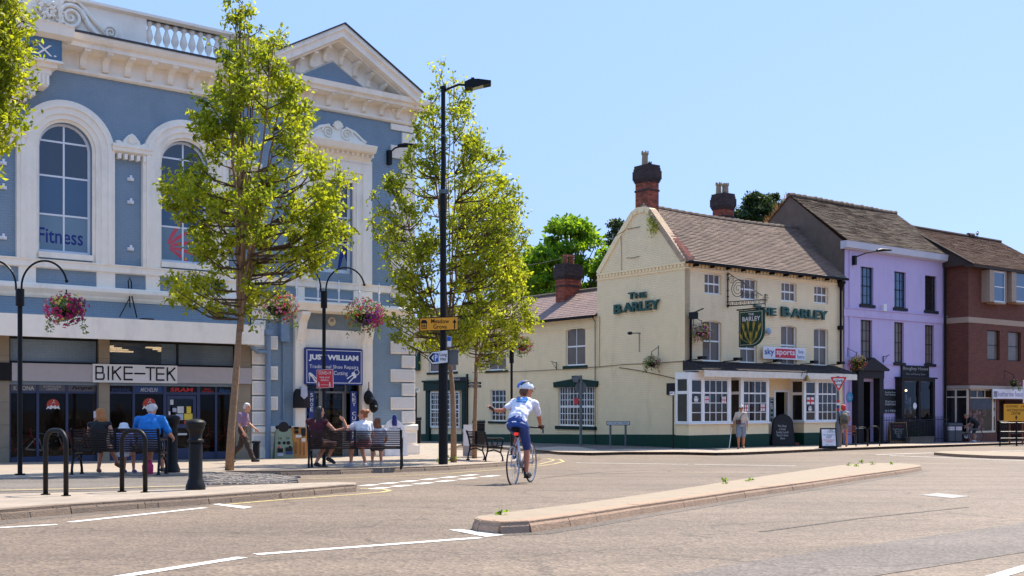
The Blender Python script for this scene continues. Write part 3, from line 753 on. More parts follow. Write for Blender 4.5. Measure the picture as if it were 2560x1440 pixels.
# date panel on a stepped oriel base
x1 = B.s_(159, .95); x0 = sL+.2; zt = B.z(100, 84, .95); zb = B.z(159, 152, .95); zt = B.z(159, 99, .95)
mb = MB(); mb.box(x0, x1, -.80, -.02, zb, zt); mb.build('date_panel', mat('panel_blue', c(84, 116, 142), .6), root)
mb = MB(); mould(mb, x0, x1+.25, [(.86, zt), (1.05, zt+.08), (1.10, zt+.30), (1.14, zt+.36)])
z = zb
for (dx, p, h) in ((.02, .86, .06), (-.10, .74, .12), (-.22, .62, .16), (-.3, .60, .34), (-.6, .48, .26), (-.8, .40, .16), (-1.0, .30, .3)):
    mb.box(x0, x1+dx, -p, -.02, z-h, z); z -= h
for i in range(14):
    x = x1-.32-.11*i; mb.box(x-.035, x+.035, -.64, -.6, zb-.64, zb-.36)
mb.build('oriel_base', M_WHT, root)
mb = MB(); mb.text('MDCCCLX.', B.s_(118, .8)-2.75, B.s_(141, .8), B.z(104, 137, .8), B.z(104, 109, .8)+.0, -.81, off=.0)
mb.build('date_lettering', M_WHT, root)
# pavilion: frieze, pediment
q0 = B.s_(628, .1); yP = -.06
zf0 = B.z(1000, 309, .1); zf1 = B.z(1000, 239, .78) - .28
mb = MB(); mb.box(q0, sR, yP-.06, 0, zf0, zf1+.3)
mould(mb, q0, sR, [(.14, zf0-.02), (.20, zf0+.02), (.20, zf0+.08), (.12, zf0+.10)])
mould(mb, q0-.3, sR+.35, [(.16, zf1), (.62, zf1+.02), (.62, zf1+.10), (.74, zf1+.14), (.78, zf1+.30)])
n = 11; a_, b_ = B.s_(825, .3), B.s_(1000, .3); st2 = (b_-a_)/4
k = -6
while a_ + k*st2 < sR:
    if a_+k*st2 > q0+.1: console(mb, a_+k*st2, yP-.06, zf1+.01, zf0+.12, .14, .45)
    k += 1
mb.build('pavilion_cornice', M_WHT, root)
zt0 = zf1+.30
apx, apz = B.s_(858, .85), B.z(858, 62, .85); rx, rz_ = B.s_(1050, .85), B.z(1050, 232, .85)
lx = 2*apx - rx
slope = (apz-rz_)/(rx-apx)
mb = MB()
def rake(mb, x0, z0, x1, z1, prof):   # prof: (protrusion, offset below the roof line)
    n = len(prof); vs = []
    for x, z in ((x0, z0), (x1, z1)): vs += [(x, -p if p > -1 else .02, z - o) for p, o in prof]
    fs = [(i, (i+1) % n, (i+1) % n + n, i+n) for i in range(n)] + [tuple(range(n-1, -1, -1)), tuple(range(n, 2*n))]
    mb.add(vs, fs)
prof = [(-.1, 0), (.95, 0), (.95, .14), (.86, .17), (.86, .38), (.62, .42), (.62, .46), (.14, .48), (.14, .96), (.10, .98), (.10, 1.04), (-.1, 1.04)]
rake(mb, apx, apz, rx, rz_, prof); rake(mb, lx, rz_, apx, apz, prof)
for sd in (1, -1):
    for t in (.10, .27, .44, .61, .78):
        x = apx + sd*(rx-apx)*t; z = apz - (apz-rz_)*t
        console(mb, x, -.14, z-.48, z-.94, .13, .42)
mb.build('pediment', M_WHT, root)
mb = MB(); mb.prism_y([(lx+.3, zt0-.1), (rx-.3, zt0-.1), (apx, apz-.8)], -.02, 0.0); za_ = apz-1.02; hw_ = (za_-zt0)/slope; mb.prism_y([(apx-hw_-.1, zt0-.1*slope), (apx+hw_+.1, zt0-.1*slope), (apx, za_)], -.155, -.1); mb.build('tympanum', M_BLUE, root)
mb = MB(); prof2 = [(-.1, -.05), (1.0, -.05), (1.0, -.002), (-.1, -.002)]
rake(mb, apx, apz, rx+.05, rz_-.03, prof2); rake(mb, lx-.05, rz_-.03, apx, apz, prof2)
mb.quad((apx, -.3, apz+.04), (rx+.05, -.3, rz_), (rx+.05, 12, rz_), (apx, 12, apz+.04)); mb.quad((lx, -.3, rz_), (apx, -.3, apz+.04), (apx, 12, apz+.04), (lx, 12, rz_))
mb.build('roof_slates', M_ROOFT, root)
# pavilion window surround with entablature and scroll crest
mb = MB(); a, b, z0, z1 = PW
so, so1 = B.s_(748, .1), B.s_(925, .1)
for (i, o, p) in ((0, .12, .08), (.10, .34, .13), (.32, (b-a)*0 + (so1-b), .18)):
    mb.box(a-o, a-i, -.06-p, -.04, zSB1, z1+i); mb.box(b+i, b+o, -.06-p, -.04, zSB1, z1+i); mb.box(a-o, b+o, -.06-p, -.04, z1+i, z1+o)
ze0 = z1 + (so1-b); ze = B.z(925, 404, .3)
mb.box(so, so1, -.24, -.04, ze0-.02, ze+.02)
zE = B.z(955, 368, .7)
mould(mb, B.s_(757, .4)-.30, B.s_(936, .6)+.05, [(.26, ze), (.34, ze+.06), (.34, ze+.2), (.62, zE-.22), (.66, zE-.16), (.72, zE-.04), (.72, zE)])
for i in range(14):
    x = so + (so1-so)*(i+.5)/14; mb.box(x-.04, x+.04, -.44, -.3, ze+.10, ze+.2)
mb.build('window_surround', M_WHT, root)
mb = MB(); cx = B.s_(843, .3); cr0 = B.z(843, 352, .3); hw = (B.s_(923, .3)-B.s_(777, .3))/2
out = [(-hw, 0), (hw, 0), (hw, .12), (hw*.8, .14), (hw*.55, .34), (hw*.35, .46), (.16, .42), (0, .5), (-.16, .42), (-hw*.35, .46), (-hw*.55, .34), (-hw*.8, .14), (-hw, .12)]
mb.prism_y([(cx+x, cr0+z) for x, z in out], -.3, -.1)
for sd in (-1, 1):
    spiral(mb, cx+sd*.34, cr0+.24, .2, -.33, 2, sd, .04)
    mb.tube([(cx+sd*.3, -.33, cr0+.46), (cx+sd*.65, -.33, cr0+.36), (cx+sd*.95, -.33, cr0+.15), (cx+sd*hw, -.33, cr0+.1)], [.05, .05, .04, .03], 6)
for k in range(-3, 4):
    A = R(90+k*20); mb.tube([(cx, -.32, cr0+.36), (cx+.2*math.cos(A), -.36, cr0+.36+.28*math.sin(A))], [.02, .045], 6)
mb.build('window_crest', M_WHT, root, smooth=False)
o3 = window(root, a, b, z0, z1, .08, 2, [.33, .56, .62], M_WGL, M_DARKG, fw=.10, bw=.05)
g = MB(); g.quad((a+.1, .106, z0+.1), (b-.1, .106, z0+.1), (b-.1, .106, z0+.33*(z1-z0)), (a+.1, .106, z0+.33*(z1-z0))); g.build('blind', M_FROST, o3)
g = MB(); g.quad((a+.1, .107, z0+.34*(z1-z0)), (b-.1, .107, z0+.34*(z1-z0)), (b-.1, .107, z0+.62*(z1-z0)), (a+.1, .107, z0+.62*(z1-z0))); g.build('blind', M_BLUEG, o3)
def fig(mb, cx, z0, h, pose):
    J = pose; 
    for (x1, y1, x2, y2, r1, r2) in J:
        A = Vector((cx+x1*h, 0, z0+y1*h)); Bq = Vector((cx+x2*h, 0, z0+y2*h)); t = (Bq-A); 
        if t.length < 1e-5: t = Vector((0, 0, 1))
        t.normalize(); n = Vector((-t.z, 0, t.x)); yv = Vector((0, .1035 - .0005*len(mb.f), 0)); P = []
        for i in range(7): an = math.pi*(.5+i/6); P.append(A + yv + (t*math.cos(an)+n*math.sin(an))*r1*h)
        for i in range(7): an = math.pi*(-.5+i/6); P.append(Bq + yv + (t*math.cos(an)+n*math.sin(an))*r2*h)
        mb.poly([tuple(p) for p in P])
boxer = [(0, .93, 0, .9, .06, .05), (.02, .80, .04, .55, .09, .08), (0, .80, -.14, .82, .04, .035), (-.14, .82, -.33, .86, .035, .04), (.06, .8, .14, .66, .04, .03), (.14, .66, .05, .62, .03, .03),
         (.02, .52, -.06, .3, .07, .05), (-.06, .3, -.12, .02, .05, .03), (.06, .52, .12, .28, .07, .05), (.12, .28, .22, .02, .045, .03), (.22, .02, .14, 0, .02, .02)]
mb = MB(); fig(mb, (a+b)/2+.5, z0+.12, 1.4, boxer)
fig(mb, (a+b)/2-.5, z0+.12, 1.3, [(0, .93, 0, .9, .06, .05), (0, .8, .02, .52, .07, .07), (0, .8, .16, .9, .035, .03), (0, .8, -.14, .68, .035, .03), (.02, .5, .0, .26, .06, .045), (0, .26, .03, .0, .04, .025), (.02, .5, -.14, .36, .06, .04), (-.14, .36, -.3, .44, .04, .025)])
mb.build('window_sticker', M_NAVY, o3)
# quoins
M_VERM = mat('carved_stone', c(224, 218, 210), .7, var=.05, bump=1.0, bscale=14)
zq0 = B.z(1000, 1059); pitch = (B.z(1000, 920)-zq0)/4
for (e0, wide, nar, sgn, zmax) in ((sR, B.s_(973)-sR, B.s_(1001)-sR, 1, zf0-.05), (B.s_(626), B.s_(690)-B.s_(626), B.s_(659)-B.s_(626), -1, zLB0-.12)):
    k = 0; z = zq0
    while z < zmax-.1:
        wdt = nar if k % 2 == 0 else wide; a_, b_ = sorted((e0, e0+wdt)); zt = min(z+pitch-.05, zmax)
        q = MB(); q.box(a_, b_, -.13, -.05, z, zt)
        if z < zLB0-.6:
            q.cur = 1; q.box(a_+.05, b_-.05, -.15, -.12, z+.05, zt-.05)
        q.build('quoin', [M_WHT, M_VERM], root, bevel=0); z += pitch; k += 1
# base of the pavilion
for a_, b_ in ((B.s_(624), B.s_(738)), (B.s_(930), sR+.06)):
    mb = MB(); zt = zq0-.03
    mould(mb, a_, b_, [(.14, zt-.22), (.22, zt-.18), (.22, zt-.03), (.16, zt)]); mb.box(a_, b_, -.16, 0, zt-.22, zb0+.42)
    mb.cur = 1; mb.box(a_+.06, b_-.06, -.18, -.15, zt-.3, zb0+.5); mb.cur = 0; mb.box(a_, b_+.05, -.24, 0, zb0-.3, zb0+.42)
    mb.build('plinth', [M_WHT, M_VERM], root)
# shop entrance pilasters, consoles, entablature over the sign
p0, p1, p2, p3 = B.s_(738, .2), B.s_(763, .2), B.s_(905, .2), B.s_(931, .2)
zn = B.z(834, 785, .2); zpan = B.z(834, 825, .2); zs1 = B.z(834, 872, .3); zs0 = B.z(834, 963, .3)
for a_, b_, nm in ((p0, p1, 0), (p2, p3, 1)):
    mb = MB(); mb.box(a_, b_, -.22, 0, zb0+.05, zn); mb.box(a_-.03, b_+.03, -.26, -.0, zb0-.1, zb0+.45)
    cxx = (a_+b_)/2
    for i in range(7):
        t = i/6; mb.ball((cxx, -.30+.12*t, zn-.15-.85*t), .15*(1-.45*t), 10, (1, .8, 1.1))
    mb.prism_x([(-.2, zn), (-.62, zn), (-.62, zn-.1), (-.42, zn-.32), (-.32, zn-.7), (-.2, zn-1.0)], a_+.03, b_-.03)
    mb.build('pilaster', M_WHT, root)
mb = MB(); mould(mb, p0-.15, p3+.15, [(.24, zn), (.6, zn+.04), (.66, zn+.2), (.7, zn+.24), (.7, zn+.3)]); mb.box(p1, p2, -.16, -.05, zs1+.03, zpan)
mb.build('entablature', M_WHT, root)
mb = MB(); mb.box(p1, p2, -.12, 0, zpan, zn); mb.build('panel', mat('panel_grey', c(118, 132, 142), .6), root)
# small white balcony rail on the entablature
mb = MB(); zr = zn+.3; ra, rb = B.s_(740, .6), B.s_(946, .6)
mb.box(ra, rb, -.66, -.62, zr+.1, zr+.14)
for i in range(5):
    x = ra + (rb-ra)*i/4
    mb.tube([(x, -.64, zr), (x, -.64, zr+.62)], .022, 8); mb.ball((x, -.64, zr+.1), .05, 8); mb.ball((x, -.64, zr+.42), .045, 8); mb.ball((x, -.64, zr+.65), .03, 8); mb.tube([(x, -.64, zr+.65), (x, -.64, zr+.78)], [.025, .003], 6)
mb.build('balcony_rail', M_WGL, root)
# down pipes
mb = MB(); x = B.s_(668, .2); mb.tube([(x, -.26, zb0-.1), (x, -.26, B.z(668, 880, .2)), (x, -.26, B.z(668, 825, .2))], .085, 12); mb.tube([(x, -.26, B.z(668, 880, .2)), (x-.35, -.26, B.z(650, 880, .2)), (x-.62, -.3, B.z(640, 868, .2)+.05)], .07, 10)
mb.box(x-.11, x+.11, -.36, -.1, B.z(668, 838, .2), B.z(668, 825, .2))
mb.build('downpipe', M_LEADP, root)
mb = MB(); x = B.s_(708, .1); mb.box(x-.14, x+.14, -.26, -.06, B.z(708, 855), B.z(708, 795)); mb.tube([(x, -.12, B.z(708, 855)), (x, -.12, B.z(708, 1050))], .035, 8); mb.build('downpipe', M_LEADP, root)
# small things fixed on the string course (cable loops, floodlight)
mb = MB(); x = B.s_(325, .2)
mb.tube([(x+.02, -.15, B.z(325, 770)), (x-.02, -.2, B.z(325, 735)), (x-.05, -.2, B.z(325, 705)), (x-.02, -.2, B.z(325, 696)), (x+.04, -.2, B.z(325, 706)), (x+.05, -.2, B.z(325, 740)), (x+.2, -.2, B.z(325, 795))], .018, 6)
mb.tube([(x, -.2, B.z(325, 745)), (x-.3, -.2, B.z(325, 795))], .014, 6)
mb.build('cable', M_IRON, root)
mb = MB(); mb.box(x+.15, x+.5, -.75, -.5, z_can+.55, z_can+.72); mb.build('floodlight', M_IRON, root)
# blue fascia above canopy is the wall; white canopy (projecting 1.0 m)
zc1 = B.z(320, 800, 1.0); zc0 = B.z(320, 850, 1.0); xc = B.s_(657, 1.0)
mb = MB(); mb.box(sL, xc, -1.0, 0, zc0+.06, zc1); mb.box(sL, xc+.03, -1.03, -.9, zc0, zc1+.03); mb.box(xc-.1, xc+.02, -.9, -.0, zc0, zc1+.02)
x = sL
while x < xc:
    mb.box(x, x+.012, -1.036, -1.02, zc0+.02, zc1); x += 1.25
mb.build('canopy', M_WHT, root)
BZC0 = zc0
# ---------------------------------------------------------------- cycle shop front (ground floor of the blue building)
M_GREYF = mat('grey_fascia', c(176, 166, 164), .55, var=.05)
M_FRAMEB = mat('shop_frame_blue', c(42, 52, 84), .45, var=.05)
M_CEIL = mat('ceiling_lamp', (1, .74, .45), .5, emit=.6)
shop = root
sb = gz(31)-.06
zfa1 = B.z(320, 914); zfa0 = B.z(320, 956); zcl0 = zfa1
pier_px = [(-260, 20), (243, 270), (585, 622)]
for a, b in pier_px: mb = MB(); mb.box(B.s_(a), B.s_(b), -.14, .35, sb-.1, BZC0+.05); mb.build('shop_pier', M_STONE, root)
mb = MB()
for a, b, zz0, zz1 in ((25, 615, zfa0, zfa1),): mb.box(B.s_(a), B.s_(b)+.1, -.2, .1, zz0, zz1)
mb.build('fascia', M_GREYF, root)
mb = MB(); mb.box(sL, B.s_(25), -.2, .1, zfa0, zfa1); mb.build('fascia', M_BLACK, root)
mb = MB(); mb.box(B.s_(20), B.s_(622), -.03, .03, zfa1, zfa1+.06); mb.box(B.s_(20), B.s_(622), -.03, .03, BZC0-.02, BZC0+.06)
for px in (22, 243, 271, 443, 585): mb.box(B.s_(px)-.03, B.s_(px)+.03, -.03, .03, zfa1, BZC0)
mb.build('clerestory_frame', M_BLACK, root)
M_GLD = glass_mat('dim_glass', (.62, .6, .56, 1), .28)
for a, b in ((20, 243), (270, 585)): g = MB(); g.quad((B.s_(a), 0, zfa1), (B.s_(b), 0, zfa1), (B.s_(b), 0, BZC0), (B.s_(a), 0, BZC0)); g.build('clerestory_pane', M_GLD, root)
# interior: floor, back wall, ceiling, lamps
ia, ib = B.s_(-250), B.s_(618)
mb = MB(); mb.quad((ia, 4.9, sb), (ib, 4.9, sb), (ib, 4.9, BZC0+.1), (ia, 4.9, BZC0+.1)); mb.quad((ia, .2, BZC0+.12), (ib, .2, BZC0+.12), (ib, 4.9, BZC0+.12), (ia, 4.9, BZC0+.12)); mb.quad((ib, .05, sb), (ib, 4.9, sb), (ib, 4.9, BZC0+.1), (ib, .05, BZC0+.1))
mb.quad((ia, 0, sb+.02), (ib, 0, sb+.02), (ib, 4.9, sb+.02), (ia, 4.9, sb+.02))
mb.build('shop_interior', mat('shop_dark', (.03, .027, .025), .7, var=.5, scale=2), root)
for row, yy in enumerate((1.0, 1.9, 2.9, 4.0)):
    x = ia + 3.0 + .55*row
    while x < ib-1:
        l = MB(); l.box(x, x+.9, yy, yy+.16, BZC0-.10, BZC0-.06); l.build('ceiling_light', M_CEIL, root); x += 1.9
# shop window frames: uprights and transom
zt_ = B.z(320, 982); zh = B.z(320, 962); stall = sb + .22
def px_up(px, w_=.035): return (B.s_(px)-w_, B.s_(px)+w_)
mb = MB()
for px in (24, 95, 168, 243, 272, 335, 413, 497, 541, 583): 
    a, b = px_up(px, .05 if px in (413, 497) else .035); mb.box(a, b, .02, .10, sb, zfa0+.01)
for a, b in ((24, 243), (272, 413), (497, 583)):
    mb.box(B.s_(a), B.s_(b), .03, .09, zt_-.03, zt_+.03); mb.box(B.s_(a), B.s_(b), .02, .10, sb, stall)
mb.box(B.s_(413), B.s_(497), .03, .09, zt_-.05, zt_+.03)
mb.build('shop_window_frame', M_FRAMEB, root)
for a, b in ((24, 243), (272, 413), (497, 583)): g = MB(); g.quad((B.s_(a), .06, stall), (B.s_(b), .06, stall), (B.s_(b), .06, zt_), (B.s_(a), .06, zt_)); g.build('shop_pane', M_GLD, root)
mb = MB(); da, db = B.s_(419), B.s_(491); dz1 = zt_-.07
for a, b, z0, z1 in ((da, da+.09, sb+.02, dz1), (db-.09, db, sb+.02, dz1), (da+.09, db-.09, dz1-.1, dz1), (da+.09, db-.09, sb+.02, sb+.35), (da+.09, db-.09, sb+.95, sb+1.07)): mb.box(a, b, .03, .08, z0, z1)
dr = mb.build('door', M_FRAMEB, root)
g = MB(); g.quad((da+.09, .055, sb+.35), (db-.09, .055, sb+.35), (db-.09, .055, dz1-.1), (da+.09, .055, dz1-.1)); g.build('pane', M_GLASS, dr)
g = MB(); g.box(da+.03, da+.07, -.03, .03, sb+.95, sb+1.45); g.build('handle', M_WGL, dr)
def plate(mb, px0, px1, pt, pb, y, p=0): 
    a, b, z0, z1 = B.rect(px0, px1, pt, pb, p); mb.quad((a, y, z0), (b, y, z0), (b, y, z1), (a, y, z1)); return a, b, z0, z1
M_YV = mat('poster_yellow', c(232, 196, 60), .5); M_PAP = mat('poster_paper', c(214, 208, 200), .6); M_RP = mat('poster_red', c(206, 60, 50), .5); M_BP = mat('poster_blue', c(40, 110, 180), .5); M_LIL = mat('poster_lilac', c(176, 178, 196), .6)
for px0, px1, pt, pb, m in ((424, 435, 999, 1012, M_PAP), (445, 461, 1016, 1033, M_PAP), (468, 479, 1016, 1033, M_YV), (441, 460, 1035, 1050, M_LIL), (462, 483, 1034, 1050, M_YV), (462, 484, 1052, 1066, M_RP), (433, 443, 1020, 1030, M_LIL), (446, 469, 1083, 1088, M_PAP)):
    g = MB(); plate(g, px0, px1, pt, pb, .048); g.build('door_notice', m, dr)
# transom signs over the windows
def tsign(par, px0, px1, pt, pb, body, bgm, fgm, y=.045, sh=0, off=.0, inset=.12, name='brand_sign'):
    g = MB(); a, b, z0, z1 = B.rect(px0, px1, pt, pb)
    g.box(a, b, y, y+.02, z0, z1); g.cur = 1; hgt = z1-z0
    g.text(body, a+(b-a)*inset, b-(b-a)*inset, z0+hgt*.2, z1-hgt*.2, y-.004, shear=sh, off=off)
    return g.build(name, [bgm, fgm], par)
M_GRS = mat('sign_grey', c(92, 86, 88), .5); M_SBK = mat('sign_black', (.01, .01, .011), .5, spec=.2); M_LG = mat('sign_silver', c(190, 188, 186), .5); M_SRED = mat('sign_red', c(204, 30, 36), .45); M_SBL = mat('sign_blue', c(20, 60, 120), .45); M_DBL = mat('sign_midblue', c(30, 96, 160), .45)
tsign(root, 27, 94, 961, 979, 'K KONA', M_GRS, M_LG, off=.01); tsign(root, 98, 166, 960, 979, 'EXPOSURE\nLIGHTS', M_GRS, M_LG, inset=.18); tsign(root, 172, 240, 961, 980, 'hope', M_GRS, M_SBK, sh=.3, off=.02)
tsign(root, 275, 333, 965, 982, 'mavic', M_SBK, M_SBL); tsign(root, 338, 410, 966, 983, 'MICHELIN', M_SBL, M_LG, sh=.25, off=.01, inset=.2); tsign(root, 418, 493, 966, 983, 'SRAM', M_SBK, M_SRED, sh=.1, off=.02); tsign(root, 502, 538, 967, 986, 'PRO\nSPORTS', M_SBK, M_SRED); tsign(root, 545, 581, 967, 986, 'Altura', M_SBK, M_DBL)
# round orange stickers with a mountain and a rider
def sticker(px, py, rpx):
    cx = B.s_(px); cz = B.z(px, py); r = rpx*B.d(px)/F
    g = MB(); P = [(cx + r*math.cos(R(a)), cz + r*math.sin(R(a))) for a in range(-10, 191, 10)]
    g.poly([(x, .05, z) for x, z in P]); g.cur = 1
    zz = cz-.18*r; pts = [(-1.1, -.5), (-.8, .1), (-.55, -.1), (-.3, .25), (0, -.05), (.3, .2), (.6, -.1), (.85, .15), (1.1, -.5), (.6, -.3), (.3, -.45), (0, -.25), (-.4, -.5), (-.7, -.3)]
    g.poly([(cx+x*r, .046, zz+z*r) for x, z in pts])
    g.tube([(cx-.2*r, .046, cz+.3*r), (cx+.1*r, .046, cz+.55*r), (cx+.3*r, .046, cz+.3*r)], .035*r*1.5, 6); g.ball((cx+.12*r, .046, cz+.75*r), .1*r, 8)
    g.build('window_sticker', [mat('sticker_orange', c(176, 56, 34), .5), mat('sticker_white', c(224, 214, 206), .5)], root)
sticker(134, 1013, 15.5); sticker(375, 1012, 17)
# shop name board
tr = thing('shop_sign', 'white cycle shop name board with thin black capitals on the grey fascia', 'sign', B.loc(), B.rz)
g = MB(); a, b, z0, z1 = B.rect(232, 443, 912, 957, .25); g.box(a, b, -.26, -.2, z0, z1); g.build('board', mat('board_white', c(222, 216, 208), .5, var=.03), tr)
g = MB(); y = -.266
xx = lambda px: B.s_(px, .26); zt, zz = z1-.075, z0+.09; th = .045; hm = (zt+zz)/2; ww = lambda f: a+(b-a)*f
def stroke(x0, zz0, x1, zz1, w_=th):
    A = Vector((x0, 0, zz0)); Bq = Vector((x1, 0, zz1)); t = (Bq-A).normalized(); n = Vector((-t.z, 0, t.x))*w_/2; A = A-t*w_/2; Bq = Bq+t*w_/2
    yy = y-.0004*len(g.f); g.poly([(p.x, yy, p.z) for p in (A-n, Bq-n, Bq+n, A+n)])
# B I K E - T E K drawn as strokes like the board
def LB(f0, f1): 
    x0, x1 = ww(f0), ww(f1); stroke(x0, zz, x0, zt); stroke(x0, zt, x1-.05, zt); stroke(x0, hm, x1-.03, hm); stroke(x0, zz, x1-.03, zz); stroke(x1-.03, zt-.03, x1-.03, hm+.04); stroke(x1, hm-.04, x1, zz+.04); stroke(x1-.05, zt, x1-.03, zt-.03); stroke(x1-.03, zz, x1, zz+.04)
def LE(f0, f1): 
    x0, x1 = ww(f0), ww(f1); stroke(x0, zz, x0, zt); [stroke(x0, q, x1, q) for q in (zt, hm, zz)]
def LK(f0, f1):
    x0, x1 = ww(f0), ww(f1); stroke(x0, zz, x0, zt); stroke(x0+.03, hm, x1, zt); stroke(x0+(x1-x0)*.25, hm+.06, x1, zz)
LB(.035, .125); stroke(ww(.175), zz, ww(.175), zt); LK(.225, .315); LE(.36, .45); stroke(ww(.485), hm, ww(.60), hm); stroke(ww(.62), zt, ww(.72), zt); stroke(ww(.67), zz, ww(.67), zt); LE(.745, .83); LK(.875, .965)
g.build('lettering', M_SBK, tr)
# goods in the window: blurred bikes and boxes
def mini_bike(x, z, col, s=1.0, y=.6, name='display_bicycle'):
    t = thing(name, 'bicycle on show behind the shop glass', 'bicycle', B.world(x, -y, z-B.z0), B.rz + random.uniform(-.5, .5))
    for wx in (-.52, .52):
        g = MB(); P = [(wx+.34*math.cos(R(a)), 0, .34+.34*math.sin(R(a))) for a in range(0, 361, 20)]; g.tube(P, .022, 6)
        for a in range(0, 360, 45): g.tube([(wx, 0, .34), (wx+.33*math.cos(R(a)), 0, .34+.33*math.sin(R(a)))], .003, 4)
        g.build('wheel', M_IRON, t)
    g = MB()
    for p in ([(-.52, 0, .34), (-.05, 0, .3), (.38, 0, .72), (-.2, 0, .78), (-.05, 0, .3)], [(-.52, 0, .34), (-.18, 0, .72)], [(.52, 0, .34), (.38, 0, .72), (.34, 0, .92)], [(-.2, 0, .78), (-.24, 0, .92)]): g.tube(p, .02, 6)
    g.build('frame', col, t)
    g = MB(); g.tube([(.34, -.28, .95), (.36, 0, .93), (.34, .28, .95)], .014, 6); g.build('handlebar', M_IRON, t)
    g = MB(); g.ball((-.26, 0, .94), .12, 8, (1, .5, .3)); g.build('saddle', M_IRON, t)
    return t
random.seed(11)
labs = iter(['red bicycle on show behind the cycle shop glass at far left', 'white bicycle on show in the cycle shop behind the left hoop', 'orange bicycle on show behind the window left of the middle pier', 'blue bicycle on show behind the window right of the middle pier', 'silver bicycle on show beside the cycle shop door', 'red bicycle on show right of the cycle shop door'])
for px, cl in ((60, c(180, 30, 40)), (130, c(200, 200, 205)), (205, c(215, 90, 30)), (305, c(40, 80, 190)), (370, c(180, 184, 190)), (560, c(160, 30, 30))):
    t = mini_bike(B.s_(px), sb+.06, mat('bike%d' % px, cl, .3), y=.7); t['label'] = next(labs)
g = MB(); a, b, z0, z1 = B.rect(116, 151, 857, 893, -.8)
g.lathe([(.10, 0), (.17, .05), (.20, .2), (.20, .34), (.16, .42)], 14, ((a+b)/2, .8, z0+.02)); g.build('lamp_basket', mat('wicker', c(190, 140, 50), .7, emit=.12), root)
# ---------------------------------------------------------------- shoe repair shop: sign, door, goods
ts = thing('shoe_repair_sign', 'dark blue shoe repair and key cutting sign over the shop door', 'sign', B.loc(), B.rz)
M_SIGB = mat('sign_deepblue', c(24, 46, 122), .35, var=.03); M_SW = mat('sign_white', c(226, 226, 226), .5)
g = MB(); a, b, z0, z1 = B.rect(762, 906, 872, 962, .3); g.box(a, b, -.32, -.24, z0, z1); g.build('board', M_SIGB, ts)
g = MB(); e = .05
for q in ((a+e, b-e, z0+e, z0+e+.02), (a+e, b-e, z1-e-.02, z1-e), (a+e, a+e+.02, z0+e+.02, z1-e-.02), (b-e-.02, b-e, z0+e+.02, z1-e-.02)): g.box(q[0], q[1], -.325, -.318, q[2], q[3])
g.build('border', M_SW, ts)
g = MB(); H = z1-z0; Wd = b-a
g.text('JUST WILLIAM', a+.06*Wd, b-.08*Wd, z1-.36*H, z1-.17*H, -.326, off=.05); g.text('Traditional Shoe Repairs', a+.07*Wd, b-.08*Wd, z1-.58*H, z1-.45*H, -.326); g.text('Key Cutting', a+.34*Wd, b-.27*Wd, z1-.76*H, z1-.62*H, -.326)
sx = a+.06*Wd   # shoe outline
for P, r in (([(sx, .36), (sx+.02, .1), (sx+.05, .36)], .014), ([(sx, .36), (sx+.12, .27), (sx+.22, .12), (sx+.36, .08)], .035), ([(sx+.04, .38), (sx+.16, .3), (sx+.3, .16)], .016)):
    g.tube([(x, -.33, z0+z) for x, z in P], r, 6)
kx = b-.16*Wd
g.tube([(kx+.1+.09*math.cos(R(t)), -.33, z0+.42+.09*math.sin(R(t))) for t in range(0, 361, 24)], .012, 6)
g.ball((kx-.02, -.33, z0+.36), .07, 8, (1, .2, 1)); g.tube([(kx-.05, -.33, z0+.33), (kx-.26, -.33, z0+.2)], .022, 6); g.ball((kx+.03, -.33, z0+.28), .06, 8, (1, .2, 1)); g.tube([(kx, -.33, z0+.26), (kx-.2, -.33, z0+.07)], .022, 6)
g.build('lettering', M_SW, ts)
# badge
tb = thing('round_badge', 'small round cream plaque with blue letters UK above the shoe repair sign', 'plaque', B.loc(), B.rz)
g = MB(); cx, cz = B.s_(830, .2), B.z(830, 804, .2)
P = [(cx+.145*math.cos(R(t)), cz+.145*math.sin(R(t))) for t in range(0, 360, 45)]; g.prism_y(P, -.2, -.125); g.build('disc', mat('badge_cream', c(200, 184, 150), .5), tb)
g = MB(); g.text('UK', cx-.07, cx+.07, cz-.01, cz+.09, -.206, off=.02); g.build('lettering', M_NAVY, tb)
# shop front
zf = gz(36)-.03
M_ALU = mat('aluminium', c(120, 116, 112), .4, metal=.6)
mb = MB(); a, b = door_s0+.02, door_s1-.02; zt = zDoorTop+.05
d0, d1 = a+.55, b-.55
for q in ((a, a+.06, zf, zt), (b-.06, b, zf, zt), (d0-.06, d0, zf, zt), (d1, d1+.06, zf, zt)): mb.box(q[0], q[1], .1, .18, q[2], q[3])
mb.box(a+.06, d0-.06, .1, .18, zf, zf+.5); mb.box(d1+.06, b-.06, .1, .18, zf, zf+.5); mb.box(a+.06, b-.06, .11, .17, zt-.3, zt-.24); mb.box(d0, d0+.08, .11, .17, zf, zt-.3); mb.box(d1-.08, d1, .11, .17, zf, zt-.3)
mb.build('shop_window_frame', M_ALU, root)
g = MB(); g.quad((a, .14, zf), (b, .14, zf), (b, .14, zt), (a, .14, zt)); g.build('shop_pane', M_GLASS, root)
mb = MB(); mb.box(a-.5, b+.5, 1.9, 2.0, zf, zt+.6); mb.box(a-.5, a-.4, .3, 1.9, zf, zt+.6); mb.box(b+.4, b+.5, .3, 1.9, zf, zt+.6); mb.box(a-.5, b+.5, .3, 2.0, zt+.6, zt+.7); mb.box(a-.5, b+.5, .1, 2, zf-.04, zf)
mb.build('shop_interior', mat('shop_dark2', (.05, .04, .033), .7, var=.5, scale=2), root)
random.seed(5); goods = [c(150, 120, 60), c(60, 70, 50), c(120, 60, 40), c(180, 170, 150), c(40, 40, 40), c(150, 140, 60), c(90, 90, 100)]
